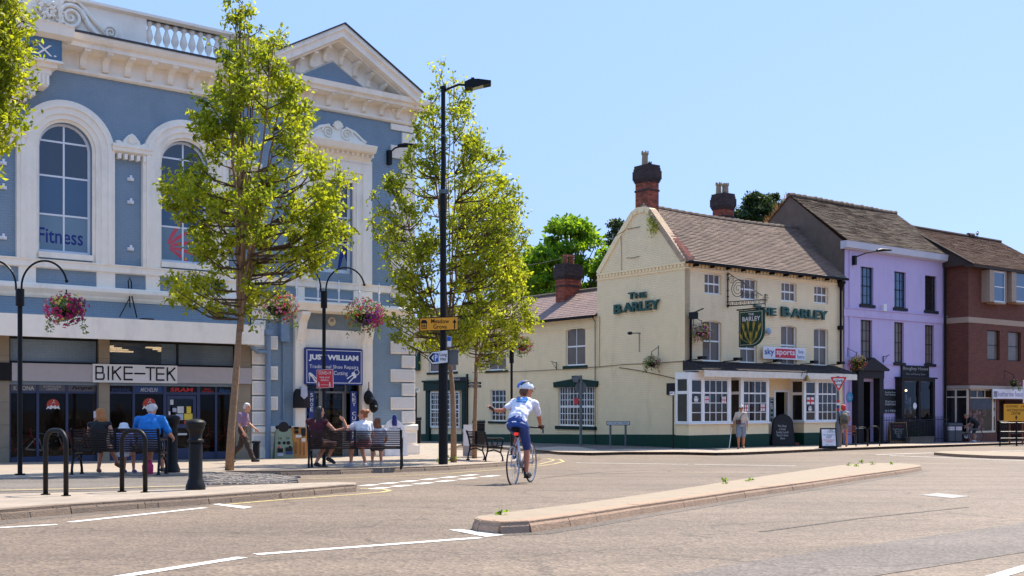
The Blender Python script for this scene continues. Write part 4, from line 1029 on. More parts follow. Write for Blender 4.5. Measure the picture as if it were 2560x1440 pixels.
for k, cl in enumerate(goods):
    mb = MB()
    for i in range(16):
        x = random.uniform(a-.3, b+.2); z = zf+.3+.27*random.randint(0, 8); mb.box(x, x+random.uniform(.05, .16), 1.5, 1.7, z, z+random.uniform(.06, .2))
    mb.build('shop_goods', mat('goods%d' % k, cl, .6), root)
mb = MB()
for i in range(9): mb.box(a-.35, b+.35, 1.45, 1.85, zf+.28+.27*i, zf+.295+.27*i)
mb.build('shelving', M_ALU, root)
for px0, px1, word in ((772, 786, 'SHOE'), (877, 893, 'KEY CUTTING')):
    t = thing('vertical_sign', 'narrow upright blue sign reading %s letter under letter beside the shoe shop door' % word, 'sign', B.loc(), B.rz)
    g = MB(); x0, x1 = B.s_(px0, .1), B.s_(px1, .1); zt2, zb2 = B.z(px0, 978, .1), B.z(px0, 1105 if word[0] == 'K' else 1075, .1); g.box(x0, x1, -.10, -.05, zb2, zt2); g.build('board', M_SIGB, t)
    g = MB(); z = zt2-.06
    for ch in word:
        if ch != ' ': g.text(ch, x0+.05, x1-.05, z-.12, z, -.106, off=.01)
        z -= .155
    g.build('lettering', M_SW, t)
# ---------------------------------------------------------------- the cream public house
M_CREAM = mat('cream_paint', c(255, 227, 180), .65, var=.06, scale=2.2, kind='paintbrick', stain=.3, scol=c(160, 130, 96), s0=.54, s1=.85, bb=.9)
M_CREAM2 = mat('cream_render', c(255, 226, 176), .65, var=.05, scale=2, stain=.22, scol=c(150, 124, 92), s0=.5, s1=.85)
M_GREEN = mat('dark_green_paint', c(16, 62, 46), .5, var=.12, scale=4, stain=.3, scol=c(26, 46, 38), spec=.2)
M_SILL = mat('sill_green', c(20, 50, 42), .6, spec=.2)
M_WIN = mat('window_white', c(240, 236, 230), .4, var=.04)
M_PGL = mat('pub_glass', (.17, .13, .10), .15, spec=.25, var=.2, scale=2)
M_DGL = mat('pub_dark_glass', (.022, .019, .018), .08, spec=.45, var=.4, scale=3)
M_TILE = mat('clay_tiles', c(150, 128, 112), .85, var=.28, scale=3.2, kind='tile', bw=.55, bh=.112, mo=.004, mortar=c(96, 80, 72), col2=c(122, 102, 92), stain=.6, sscale=1.6, sstr=(1, 1, 1), scol=c(88, 74, 66), s0=.42, s1=.7, bb=.2, bump=.3, bscale=20)
M_TILE2 = mat('dark_tiles', c(128, 110, 92), .9, var=.3, scale=4, kind='tile', bw=.55, bh=.112, mo=.004, bb=.2, mortar=c(84, 72, 62), col2=c(98, 84, 72), stain=.6, sscale=2, sstr=(1, 1, 1), scol=c(74, 62, 54), s0=.42, s1=.7, bump=.4, bscale=25)
M_TILE3 = mat('brown_tiles', c(120, 88, 68), .9, var=.25, scale=4, kind='tile', bw=.17, bh=.112, mo=.012, mortar=c(50, 36, 30), col2=c(98, 70, 54), stain=.4, sscale=2, scol=c(80, 56, 44), bump=.3, bscale=25)
M_SLATE = mat('wing_slates', c(150, 122, 112), .7, var=.14, scale=4, kind='tile', bw=.3, bh=.2, mo=.010, mortar=c(70, 58, 54), col2=c(132, 108, 100), stain=.3, scol=c(90, 80, 74))
M_RBRICK = mat('red_brick', c(168, 84, 56), .85, var=.2, scale=6, kind='brick', mortar=c(96, 74, 62), col2=c(112, 54, 40), stain=.5, sscale=3, scol=c(54, 38, 34))
M_BBRICK = mat('sooty_brick', c(72, 54, 50), .85, var=.2, scale=6, kind='brick', mortar=c(50, 42, 40), col2=c(44, 34, 34))
M_POT = mat('clay_pot', c(150, 132, 104), .8, var=.15); M_POTR = mat('red_pot', c(128, 66, 48), .8, var=.15)
M_GUT = mat('gutter_black', (.010, .009, .009), .6, spec=.15)
M_BRACK = mat('old_render', c(112, 96, 82), .9, var=.22, scale=2.5, stain=.35, scol=c(60, 52, 46))
def tiled(mb, e0, e1, r0, r1, n, seg=60, lift=.028, jit=.007, sag=0):
    e0, e1, r0, r1 = map(Vector, (e0, e1, r0, r1)); nrm = (e1-e0).cross(r0-e0).normalized()
    if nrm.z < 0: nrm = -nrm
    rnd = random.Random(n*7+seg)
    for i in range(n):
        t0, t1 = i/n, (i+1.25)/n
        if t1 > 1: t1 = 1
        js = [rnd.uniform(-jit, jit) for _ in range(seg+1)]; js = [(js[q]+js[max(0, q-1)]+js[min(seg, q+1)])/2 for q in range(seg+1)]
        for k in range(seg):
            a, b = k/seg, (k+1)/seg
            def P(t, u, off):
                q = e0.lerp(r0, t).lerp(e1.lerp(r1, t), u); q = q + nrm*off
                q.z -= sag*math.sin(math.pi*u)*(t) ; return q
            j = js[k]; lo0, lo1 = P(t0, a, lift+j), P(t0, b, lift+j); up0, up1 = P(t1, a, 0), P(t1, b, 0)
            mb.quad(lo0, lo1, up1, up0); mb.quad(P(t0, a, -.01), P(t0, b, -.01), lo1, lo0)
def chimney(par, frame_obj_rz, x, y, w_, d_, z0, z1, mats, pots, name='chimney', rot=0):
    mb = MB(); h = z1-z0; mb.box(x-w_/2, x+w_/2, y-d_/2, y+d_/2, z0, z1-.75); mb.cur = 1
    for k, (o, a, b) in enumerate(((.03, .75, .68), (.06, .68, .6), (.09, .6, .50), (.09, .5, .24), (.06, .24, .12), (.04, .12, 0))):
        mb.box(x-w_/2-o, x+w_/2+o, y-d_/2-o, y+d_/2+o, z1-a, z1-b)
    mb.box(x-w_/2-.03, x+w_/2+.03, y-d_/2-.03, y+d_/2+.03, z1-1.12, z1-1.04)
    o = mb.build(name, mats, par)
    for (px, pyy, r, hh_, m) in pots:
        g = MB(); g.lathe([(r*1.1, 0), (r*1.1, .05), (r, .08), (r*.9, hh_*.75), (r*1.15, hh_*.8), (r*1.15, hh_*.86), (r, hh_*.9)], 8, (x+px, y+pyy, z1-.02))
        for k in range(6):
            A = k*math.pi/3; g.tube([(x+px+r*.9*math.cos(A), y+pyy+r*.9*math.sin(A), z1+hh_*.85), (x+px+r*math.cos(A), y+pyy+r*math.sin(A), z1+hh_)], [.035, .02], 5)
        g.build('pot', m, o)
    return o
cx_ = (1712-1280)*45/F
PF = Frame((cx_, 45), vpx=4941)
PG = Frame((cx_, 45), u=(PF.n.x, PF.n.y))
def turn(o): o.rotation_euler = (0, 0, -math.pi/2); return o
pub = thing('public_house', 'cream painted corner pub with dark green plinth, clay tiled roof and low side wing', 'building', PF.loc(), PF.rz)
sE = PF.s_(2107); zE = PF.z(1712, 652); gW = PG.s_(1493); zg = gz(46)
def hole(fr, px0, px1, pt, pb, p=-.1, arch=0):
    a, b = fr.s_(px0, p), fr.s_(px1, p); m = (px0+px1)/2
    return (a, b, fr.z(m, pb, p), fr.z(m, pt, p), arch)
top = [hole(PF, 1757, 1799, 684, 736, arch=.07), hole(PF, 1847, 1889, 697, 750, arch=.07), hole(PF, 1949, 1987, 706, 754, arch=.07), hole(PF, 2031, 2066, 715, 759, arch=.07)]
mid_ = [hole(PF, 1752, 1799, 802, 904, arch=.08), hole(PF, 1846, 1888, 808, 908, arch=.08), hole(PF, 1948, 1987, 814, 913, arch=.08), hole(PF, 2030, 2066, 821, 915, arch=.08)]
zw = [zg-.3]
dhole = (PF.s_(1938), PF.s_(1968), gz(49)+.12, PF.z(1953, 980), 0)
mb = MB(); wall_holes(mb, 0, sE, -.4, zE, [h+(0,) if len(h) < 5 else h for h in top+mid_]+[dhole], depth=.16)
mb.build('front_wall', M_CREAM, pub)
for h in top: 
    o = window(pub, h[0], h[1], h[2], h[3], .10, 3, [.5], M_WIN, M_PGL, fw=.05, bw=.03, arch=.07, mid=[0])
for i, h in enumerate(mid_):
    o = window(pub, h[0], h[1], h[2], h[3], .10, 2, [.5 if i != 1 else .36], M_WIN, M_PGL, fw=.05, bw=.03, arch=.08, mid=[0], sill=(.14, .13, M_SILL, .16))
# gable wall with curved shoulders, seen from Stafford Street
ol = [(gW, -.6)] + [(0, -.6)]
gp_ = [(1712, 648), (1668, 583), (1626, 523), (1614, 518), (1594, 521), (1580, 531), (1536, 602), (1493, 681)]
pts = [(PG.s_(x), PG.z(x, y)) for x, y in gp_]
mb = MB(); mb.prism_y([(gW, -.6), (0, -.6)] + pts, 0, .30); turn(mb.build('gable_wall', M_CREAM, pub))
# tumbled coping along the gable and the dentil course
mb = MB()
for ci, (a, b) in enumerate(zip(pts, pts[1:])):
    mb.cur = 1 if ci < 2 else 0; A = Vector((a[0], 0, a[1])); Bq = Vector((b[0], 0, b[1])); t = (Bq-A).normalized(); n = Vector((-t.z, 0, t.x)); n = n if n.z > 0 or n.z == 0 else -n
    lo = .20
    vs = [];
    for q in (A, Bq):
        for yy, o in ((-.05, -lo), (-.05, .03), (.34, .03), (.34, -lo)): vs.append((q.x + n.x*o, yy, q.z + n.z*o))
    mb.add(vs, [(0, 1, 5, 4), (1, 2, 6, 5), (2, 3, 7, 6), (3, 0, 4, 7), (0, 3, 2, 1), (4, 5, 6, 7)])
turn(mb.build('gable_coping', [M_CREAM2, mat('pink_coping', c(176, 150, 124), .85, var=.35, scale=9)], pub))
z0_, z1_ = PG.z(1493, 694), PG.z(1710, 661)
mb = MB(); zd = (z0_+z1_)/2
mb.box(gW, 0.03, -.05, 0, zd+.06, zd+.14); mb.box(gW, .03, -.04, 0, zd-.16, zd-.11)
n = 26
for i in range(n): x = gW + (0-gW)*(i+.5)/n; mb.box(x-.055, x+.055, -.045, 0, zd-.06, zd+.05)
turn(mb.build('dentil_course', M_CREAM2, pub))
mb = MB(); mb.box(0, sE, -.06, 0, zE-.30, zE-.24)
n = 46
for i in range(n): x = sE*(i+.5)/n; mb.box(x-.055, x+.055, -.06, 0, zE-.22, zE-.10)
mb.build('dentil_course', M_CREAM2, pub)
# roof
yr = 2.62; zr0 = PF.z(1650, 519, -yr); 
mb = MB(); tiled(mb, (.28, -.22, zE-.02), (sE, -.22, zE-.02), (.28, yr, zr0), (sE, yr, zr0), 34, 60, sag=.10, jit=.007, lift=.04); mb.quad((.28, yr, zr0), (sE, yr, zr0), (sE, 5.6, zE-.1), (.28, 5.6, zE-.1))
mb.build('roof', M_TILE, pub)
mb = MB(); x = .1
while x < sE-.2: mb.tube([(x, yr, zr0-.02-.10*math.sin(math.pi*x/sE)), (x+.42, yr, zr0+.0-.10*math.sin(math.pi*(x+.42)/sE))], [.10, .115], 8); x += .43
mb.build('ridge_tiles', M_TILE2, pub)
mb = MB(); mb.box(-.05, sE, -.34, -.24, zE-.12, zE-.02); mb.box(0, sE, -.24, -.02, zE-.08, zE-.04)
for i in range(11): x = .5+i*sE/11; mb.box(x-.02, x+.02, -.3, 0, zE-.2, zE-.1)
mb.build('gutter', M_GUT, pub)
# verge: pinkish bricks along the front slope next to the gable
mb = MB()
for i in range(22):
    t = i/22; y = -.15+(yr+.1)*t; z = zE+(zr0-zE)*t
    mb.box(.10, .42, y, y+.16, z-.1, z+.17+random.uniform(0, .03))
mb.build('verge_bricks', mat('pink_brick', c(196, 140, 116), .8, var=.3, scale=9), pub)
chimney(pub, 0, .42, yr, .62, .78, zr0-.4, PF.z(1617, 415, -yr), [M_RBRICK, M_BBRICK], [(-.12, 0, .14, .62, M_POT), (.2, .1, .12, .22, M_GUT)])
xc_ = PF.s_(1820, -3.6)
chimney(pub, 0, xc_, 3.9, .66, .72, zr0-1.8, PF.z(1820, 488, -3.9), [M_RBRICK, M_BBRICK], [(-.2, .1, .13, .55, M_POT), (.0, -.18, .12, .5, M_POT), (.22, .1, .13, .55, M_POT)])
# green plinth and bays
zpl = PF.z(1725, 1087, .05); zgr = gz(45)-.2
mb = MB(); mb.box(0, PF.s_(1722, .7), -.04, 0, zgr, zpl)
mb.box(PF.s_(1922), sE, -.04, 0, zgr, PF.z(2000, 1084)); mb.build('plinth', M_GREEN, pub)
def bay(px0, px1, p, wins, zt, zb, name='bay_window'):
    a, b = PF.s_(px0, p), PF.s_(px1, p); mb = MB()
    mb.box(a, b, -p, 0, zgr, zpl+.0); o = mb.build('bay_plinth', M_GREEN, pub)
    mb = MB(); mb.box(a+.02, b-.02, -p+.02, 0, zpl, zb-.06); mb.build('bay_wall', M_CREAM2, pub)
    mb = MB(); mb.box(a-.04, b+.04, -p-.07, 0, zb-.07, zb-.005); mb.box(a, b, -p, 0, zt+.01, zt+.28)
    for (x0, x1) in wins[1]: mb.box(PF.s_(x0, p), PF.s_(x1, p), -p, -p+.1, zb, zt+.01)
    o = mb.build('bay_frame', M_WIN, pub)
    # side with a narrow light (left side is seen)
    mb = MB(); mb.box(a, a+.06, -p+.1, 0, zb, zb+.05); mb.box(a, a+.06, -.12, 0, zb+.05, zt); mb.box(a+.005, a+.055, -p+.1, -.12, zb+(zt-zb)*.66, zb+(zt-zb)*.73); mb.build('bay_side', M_WIN, pub)
    g = MB(); g.quad((a+.03, 0, zb), (a+.03, -p+.1, zb), (a+.03, -p+.1, zt), (a+.03, 0, zt)); g.build('bay_side_pane', M_DGL, pub)
    mb = MB(); mb.box(b-.06, b, -p+.1, 0, zb, zt); mb.build('bay_side', M_WIN, pub)
    out = []
    for (x0, x1, nx) in wins[0]:
        out.append(window(pub, PF.s_(x0, p), PF.s_(x1, p), zb, zt, -p+.02, nx, [.23, .455, .69], M_WIN, M_DGL, fw=.04, bw=.028, mid=[2]))
    return out
zb1, zt1 = PF.z(1775, 1056, .75), PF.z(1775, 949, .75)
bay(1722, 1828, .75, ([(1729, 1756, 1), (1761, 1821, 4)], [(1722, 1729), (1756, 1761), (1821, 1828)]), zt1, zb1)
bay(1852, 1923, .75, ([(1859, 1918, 4)], [(1852, 1859), (1918, 1923)]), zt1, zb1)
bay(2010, 2099, .75, ([(2015, 2040, 1), (2046, 2093, 4)], [(2010, 2015), (2040, 2046), (2093, 2099)]), zt1, zb1)
M_STG = mat('flag_red', c(206, 40, 50), .5); M_FW = mat('flag_white', c(232, 226, 224), .5)
def flag(px, py, w_=9, h_=8.5):
    p = .775; x0, x1, z0, z1 = B_rect(px-w_/2, px+w_/2, py-h_, py+h_, p); g = MB(); y = -.757
    g.quad((x0, y, z0), (x1, y, z0), (x1, y, z1), (x0, y, z1)); g.cur = 1; m = (x0+x1)/2; q = (z0+z1)/2; t = (x1-x0)*.10
    g.quad((m-t, y-.002, z0), (m+t, y-.002, z0), (m+t, y-.002, z1), (m-t, y-.002, z1)); g.quad((x0, y-.003, q-t), (x1, y-.003, q-t), (x1, y-.003, q+t), (x0, y-.003, q+t)); g.build('window_flag', [M_FW, M_STG], pub)
B_rect = PF.rect
for px, py in ((1768, 999), (1811, 1000), (1867, 1020), (1908, 1019)): flag(px, py)
flag(2027, 1002, 17)
def roundel(px, py, fr=None, y=-.757, p=.775, r=.11):
    fr = fr or PF; cx, cz = fr.s_(px, p), fr.z(px, py, p); g = MB()
    g.tube([(cx+r*math.cos(R(a)), y, cz+r*math.sin(R(a))) for a in range(0, 361, 30)], .016, 4)
    for a in (90, 210, 330): g.ball((cx+.45*r*math.cos(R(a)), y, cz+.45*r*math.sin(R(a))), .4*r, 8, (1, .1, 1))
    return g.build('window_roundel', M_FW, pub)
roundel(1741, 998); roundel(2026, 1022)
# door
mb = MB(); a, b, z0, z1 = dhole[:4]
mb.box(a-.10, a, -.03, .1, z0, z1+.08); mb.box(b, b+.10, -.03, .1, z0, z1+.08); mb.box(a, b, -.03, .1, z1, z1+.08); mb.build('door_frame', M_WIN, pub)
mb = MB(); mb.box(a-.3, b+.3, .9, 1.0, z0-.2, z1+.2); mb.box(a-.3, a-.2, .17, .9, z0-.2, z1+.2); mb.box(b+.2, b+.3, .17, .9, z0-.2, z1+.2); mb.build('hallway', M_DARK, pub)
mb = MB(); mb.box(a+.02, a+.06, .1, .75, z0, z1); mb.build('door', mat('door_grey', c(96, 88, 84), .5), pub)
mb = MB(); mb.box(a-.35, b+.6, -.5, 0, gz(49)-.1, gz(49)+.12); mb.build('door_step', M_RBRICK, pub)
# lean-to canopy over the ground floor
pc = 1.2; zc0 = PF.z(1900, 929, pc); zc1 = PF.z(1900, 908); xe = PF.s_(2142, pc)
mb = MB(); x0, x1 = -.12, xe
tiled(mb, (x0, -pc, zc0+.02), (x1, -pc, zc0+.02), (x0, 0, zc1), (x1, 0, zc1), 6, 40, lift=.02); mb.quad((x0, -pc, zc0+.0), (x0, 0, zc0), (x0, 0, zc1), (x0, -pc, zc0+.02)); mb.build('canopy_roof', mat('lead_grey', c(60, 54, 54), .8, var=.25, scale=5, spec=.15), pub)
mb = MB(); mb.box(x0, x1, -pc, 0, zc0-.02, zc0-.001); mb.box(x0, x1, -pc-.02, -pc+.03, zc0-.26, zc0-.02); mb.box(x0+.15, x1-.3, -.80, -.72, zt1+.28, zc0-.02)
mb.build('canopy_fascia', mat('cream_board', c(226, 214, 196), .6), pub)
# black pipes
mb = MB(); x = PF.s_(1718, .1); mb.tube([(x, -.10, zgr), (x, -.10, zc0-.3)], .05, 8); mb.box(x-.1, x+.1, -.2, 0, PF.z(1718, 965), PF.z(1718, 952))
x = PF.s_(1727, .1); mb.tube([(x, -.1, PF.z(1727, 912)), (x-.03, -.1, PF.z(1727, 905)), (x, -.1, PF.z(1727, 895)), (x, -.1, PF.z(1727, 790))], .05, 8); mb.build('downpipe', M_GUT, pub)
mb = MB(); x = PF.s_(2101, .1); mb.tube([(x, -.12, PF.z(2101, 905)), (x, -.12, PF.z(2101, 722))], .055, 8); mb.lathe([(.07, 0), (.08, .15), (.22, .38), (.22, .42)], 8, (x, -.14, PF.z(2101, 728))); mb.box(x-.09, x+.09, -.22, 0, PF.z(2101, 825), PF.z(2101, 815)); mb.build('downpipe', M_GUT, pub)
# lettering standing off the walls
M_LET = mat('letter_green', c(16, 72, 60), .4)
def letters(fr, items, y, name, lab):
    t = thing('wall_lettering', lab, 'sign', fr.loc(), fr.rz)
    for (w_, x0, x1, yt, yb) in items:
        g = MB(); a, b = fr.s_(x0, .1), fr.s_(x1, .1); m = (x0+x1)/2; g.text(w_, a, b, fr.z(m, yb, .1), fr.z(m, yt, .1), -y, ext=.09, off=.03); g.build('lettering', M_LET, t)
letters(PF, [('T', 1886, 1902, 763, 787), ('HE', 1905, 1940, 769, 789), ('B', 1954, 1975, 767, 792), ('ARLEY', 1978, 2069, 774, 797)], .14, 'f', 'large green capitals spelling the pub name, on the main front over the banner')
letters(PG, [('T', 1571, 1586, 731, 748), ('HE', 1588, 1615, 731, 745), ('B', 1535, 1554, 761, 785), ('ARLEY', 1558, 1649, 753, 777)], .14, 'g', 'large green capitals spelling the pub name, on the side wall')
# ---- the side wing
sW = PG.s_(985); zWe = PG.z(1408, 795)
hu = hole(PG, 1417, 1466, 818, 914, arch=.14); hl = hole(PG, 1399, 1488, 966, 1065); hs = hole(PG, 1229, 1267, 974, 1053); hu2 = hole(PG, 1222, 1268, 832, 926, arch=.14); hu3 = hole(PG, 1075, 1143, 836, 930, arch=.14)
def fl(h): return h
mb = MB(); wall_holes(mb, sW, gW, -1.2, zWe, [hu, hl, hs, hu2, hu3], y=.03, depth=.14)
turn(mb.build('wing_wall', M_CREAM, pub))
def gwin(h, nx, rows, mid=None, sill=None, arch=0, xs=None, pm=None, fw=.05):
    o = window(pub, h[0], h[1], h[2], h[3], .10, nx, rows, M_WIN, pm or M_PGL, fw=fw, bw=.03, arch=arch, mid=mid, sill=sill, xs=xs); return turn(o)
gwin(hu, 2, [.5], [0], (.16, .16, M_SILL, .12), .14); gwin(hu2, 2, [.5], [0], (.16, .12, M_SILL, .12), .14); gwin(hu3, 2, [.5], [0], (.16, .12, M_SILL, .12), .14)
a, b = hl[:2]; wl = b-a
ol_ = gwin(hl, 0, [.155, .31, .47, .5, .66, .82], [3], (.18, .16, M_SILL, .14), 0, [a+wl*f for f in (.075, .15, .225, .235, .30, .40, .5, .6, .70, .765, .775, .85, .925)], M_DGL)
gwin(hs, 4, [.2, .4, .6, .8], [2], (.16, .12, M_SILL, .12), 0, None, M_DGL)
mb = MB(); a, b = PG.s_(1388), PG.s_(1495); z = PG.z(1441, 968); h_ = PG.z(1441, 949)-z
mb.prism_y([(a, z), (b, z), (b+.05, z+h_*.7), ((a+b)/2+.15, z+h_*1.1), ((a+b)/2-.15, z+h_*1.1), (a-.05, z+h_*.7)], -.10, .04); mb.box((a+b)/2-.13, (a+b)/2+.13, -.16, .0, z+.02, z+h_*1.5); turn(mb.build('window_head', M_SILL, pub))
g = MB(); cx, cz = PG.s_(1436), PG.z(1436, 1003); g.box(cx-.16, cx+.16, .105, .11, cz-.14, cz+.14); turn(g.build('window_poster', M_SRED, pub))
# plinth on the sloping street (both walls)
mb = MB(); zA, zB_ = PG.z(1712, 1086.5), PG.z(1040, 1085)
sA, sB_ = 0, PG.s_(1040)
def zp(s): return zA + (zB_-zA)*(s-sA)/(sB_-sA)
mb.prism_y([(gW, -1.5), (.04, -1.5), (.04, zA), (gW, zp(gW))], -.04, .02); mb.prism_y([(sW, -1.5), (gW, -1.5), (gW, zp(gW)), (sW, zp(sW))], -.02, .04)
turn(mb.build('plinth', M_GREEN, pub))
# wing roof
zWr = PG.z(1392, 737, -2.5)
mb = MB(); tiled(mb, (sW, -.18, zWe-.03), (gW+.02, -.18, zWe-.03), (sW, 2.5, zWr), (gW+.02, 2.5, zWr), 14, 60, lift=.014, jit=.004); mb.quad((sW, 2.5, zWr), (gW, 2.5, zWr), (gW, 5.2, zWe), (sW, 5.2, zWe)); turn(mb.build('wing_roof', M_SLATE, pub))
mb = MB(); mb.box(sW, gW, -.30, -.20, zWe-.14, zWe-.02); mb.box(sW, gW, -.2, 0, zWe-.06, zWe-.04); mb.tube([(gW-.06, -.25, zWe-.1), (gW-.05, -.08, zWe-.3), (gW-.05, -.08, -.9)], .02, 6); turn(mb.build('wing_gutter', M_GUT, pub))
mb = MB(); mb.tube([(sW, 2.5, zWr+.02), (gW, 2.5, zWr+.02)], .10, 8); turn(mb.build('ridge_tiles', M_TILE2, pub))
mb = MB(); mb.box(sW, gW, -.015, .03, zWe-.55, zWe-.5); turn(mb.build('eaves_band', M_CREAM2, pub))
xw = PG.s_(1425, -2.2)
co = chimney(pub, 0, xw, 2.1, .66, 1.06, zWr-1.3, PG.z(1425, 661, -2.1), [M_RBRICK, M_BBRICK], [(0, .2, .13, .5, M_POTR), (.0, -.2, .13, .48, M_POTR)]); turn(co)
# dark green shop surround in the wing (in front of the wall), black name board
a, b = PG.s_(1062, .1), PG.s_(1166, .1); z0, z1 = PG.z(1114, 976, .1), PG.z(1114, 953, .1)
mb = MB(); mb.box(a, b, -.2, .03, z0, z1); mb.box(a-.05, b+.05, -.28, .03, z1-.03, z1+.06); mb.box(a+.1, a+.42, -.12, .03, -1.2, z0); mb.box(b-.42, b-.1, -.12, .03, -1.2, z0); turn(mb.build('shop_surround', M_SILL, pub))
h3 = (PG.s_(1075, .06), PG.s_(1148, .06), PG.z(1110, 1070, .06), PG.z(1110, 978, .06)); wl = h3[1]-h3[0]
o = window(pub, h3[0], h3[1], h3[2], h3[3], -.05, 0, [.14, .28, .42, .5, .64, .78, .9], M_WIN, M_DGL, fw=.09, bw=.03, mid=[3], xs=[h3[0]+wl*f for f in (.13, .19, .25, .31, .34, .42, .5, .58, .66, .69, .75, .81, .87)]); turn(o)
t = thing('name_board', 'black name board over the green framed window of the pub wing', 'sign', PG.loc(), PG.rz)
g = MB(); a, b, z0, z1 = PG.rect(1128, 1167, 943, 953, .3); g.box(a, b, -.34, -.28, z0, z1); g.build('board', M_SBK, t); g = MB(); g.text('Hotel', a+.25*(b-a), a+.6*(b-a), z0+.05, z1-.05, -.346); g.build('lettering', M_LG, t)
t = thing('wall_sign', 'green framed barley sign on the far end of the pub wing, by the blue corner', 'sign', PG.loc(), PG.rz)
g = MB(); a, b, z0, z1 = PG.rect(1008, 1047, 873, 927, .1); g.box(a, b, -.12, -.03, z0, z1); g.build('board', M_GREEN, t)
g = MB(); g.text('BARLEY', a+.1, b-.05, z1-.4, z1-.2, -.126); g.build('lettering', M_LG, t)
g = MB(); M_BAR = mat('barley_gold', c(150, 128, 50), .6)
for i in range(5): g.tube([((a+b)/2+.1*(i-2), -.125, z0+.1), ((a+b)/2+.15*(i-2), -.125, z0+.6)], [.02, .04], 5)
g.build('emblem', M_BAR, t)
# cables on the side wall
mb = MB()
def gpt(px, py, p=.03): return (PG.s_(px, p), -p, PG.z(px, py, p))
mb.tube([gpt(1180, 932), gpt(1300, 929), gpt(1400, 924), gpt(1500, 917), gpt(1560, 911), gpt(1640, 908), gpt(1710, 903)], .014, 5); mb.tube([gpt(1548, 919), gpt(1600, 927), gpt(1660, 940), gpt(1710, 952)], .018, 5)
mb.tube([gpt(1499, 790), gpt(1498, 917)], .010, 5); mb.tube([gpt(1552, 582), gpt(1554, 640), gpt(1553, 684)], .010, 5); mb.tube([gpt(1568, 573), gpt(1600, 567)], .014, 5); mb.tube([gpt(1566, 645), gpt(1580, 645), gpt(1598, 641)], .014, 5)
turn(mb.build('wall_cables', mat('cable_brown', c(120, 96, 66), .7), pub))
# overhead cable
mb = MB()
pa = Vector(wp(1040, 620, 44)); pb = PG.world(PG.s_(1566), .05, PG.z(1566, 576))
mb.tube([pa.lerp(pb, i/16) + Vector((0, 0, -1.1*4*(i/16)*(1-i/16))) for i in range(17)], .013, 5, cap=True); o = mb.build('overhead_cable', M_IRON); tag(o, 'thin black cable running from the gable of the pub to behind the tree', 'cable')
# ---- purple house
zq = gz(52)
oo = PF.world(sE, 0, 0)
PU = Frame((oo.x, oo.y), u=PF.u)
M_PUR = mat('lilac_paint', c(198, 178, 212), .6, var=.05, scale=2, stain=.25, scol=c(118, 98, 156), s0=.5, s1=.85, bump=.06, bscale=20)
M_CHAR = mat('charcoal_paint', c(42, 38, 40), .6, spec=.2)
pur = thing('purple_house', 'lilac terraced house with charcoal windows and brown tiled roof', 'building', PU.loc(), PU.rz)
LU = PU.s_(2368); zU = PU.z(2107, 603)
h1 = [hole(PU, 2147, 2179, 668, 762), hole(PU, 2231, 2260, 680, 770), hole(PU, 2308, 2337, 690, 777)]
h2 = [hole(PU, 2147, 2176, 800, 905), hole(PU, 2231, 2255, 806, 907), hole(PU, 2308, 2331, 813, 910)]
hd = (PU.s_(2148, .1), PU.s_(2188, .1), zq, PU.z(2168, 954), 0); hb = (PU.s_(2260), PU.s_(2330), PU.z(2290, 1052), PU.z(2290, 955), 0)
mb = MB(); wall_holes(mb, 0, LU, -.4, zU, h1+h2+[hd, hb], depth=.18); mb.build('front_wall', M_PUR, pur)
for i, h in enumerate(h1): 
    window(pur, h[0], h[1], h[2], h[3], .10, 3, [.25, .5, .75], M_CHAR, M_BLUEG if i < 2 else M_DGL, fw=.045, bw=.022, mid=[1], sill=(.10, .14, M_CHAR, .16))
for h in h2: window(pur, h[0], h[1], h[2], h[3], .10, 3, [.25, .5, .75], M_CHAR, M_PGL, fw=.045, bw=.02, mid=[1], sill=(.10, .14, M_CHAR, .16))
ztb = PU.z(2236, 787); mb = MB(); mb.box(0, LU, -.05, 0, ztb-.25, ztb+.12); mb.box(0, LU, -.09, 0, ztb+.12, ztb+.16); mb.box(0, LU, -.03, 0, PU.z(2236, 911)-.03, PU.z(2236, 911)+.02)
for (px0, px1) in ((2110, 2116), (2122, 2128)): mb.box(PU.s_(px0), PU.s_(px1), -.04, 0, 0, zU-.4)
mb.build('string_course', M_PUR, pur)
mb = MB(); mould(mb, -.15, LU+.15, [(.10, zU-.36), (.3, zU-.3), (.34, zU-.06), (.36, zU)]); mb.build('eaves_board', mat('old_white', c(206, 204, 212), .6, var=.06, stain=.2), pur)
yR = 3.04; zUR = PU.z(1975, 488) if False else HC + (1015-488)*53.7/F
mb = MB(); tiled(mb, (-.08, -.3, zU+.02), (LU+.1, -.3, zU+.02), (-.08, yR, zUR), (LU+.1, yR, zUR), 38, 44, jit=.010, sag=.08, lift=.04); mb.quad((-.08, yR, zUR), (LU, yR, zUR), (LU, 6.3, zU), (-.08, 6.3, zU)); mb.build('roof', M_TILE2, pur)
mb = MB(); x = -.1
while x < LU: mb.tube([(x, yR, zUR+.01), (x+.4, yR, zUR+.04+random.uniform(-.02, .02))], [.10, .12], 8); x += .42
mb.build('ridge_tiles', M_TILE2, pur)
mb = MB(); mb.add([(0, 0, 0), (0, 6.2, 0), (0, 6.2, zU-.1), (0, yR, zUR-.06), (0, -.1, zU-.05)], [(0, 4, 3, 2, 1)]); mb.add([(LU, 0, 0), (LU, 6.2, 0), (LU, 6.2, zU-.1), (LU, yR, zUR-.06), (LU, -.1, zU-.05)], [(0, 1, 2, 3, 4)]); mb.box(-.03, 0, 0, .12, 5.8, zU-.1); mb.build('side_wall', M_BRACK, pur)
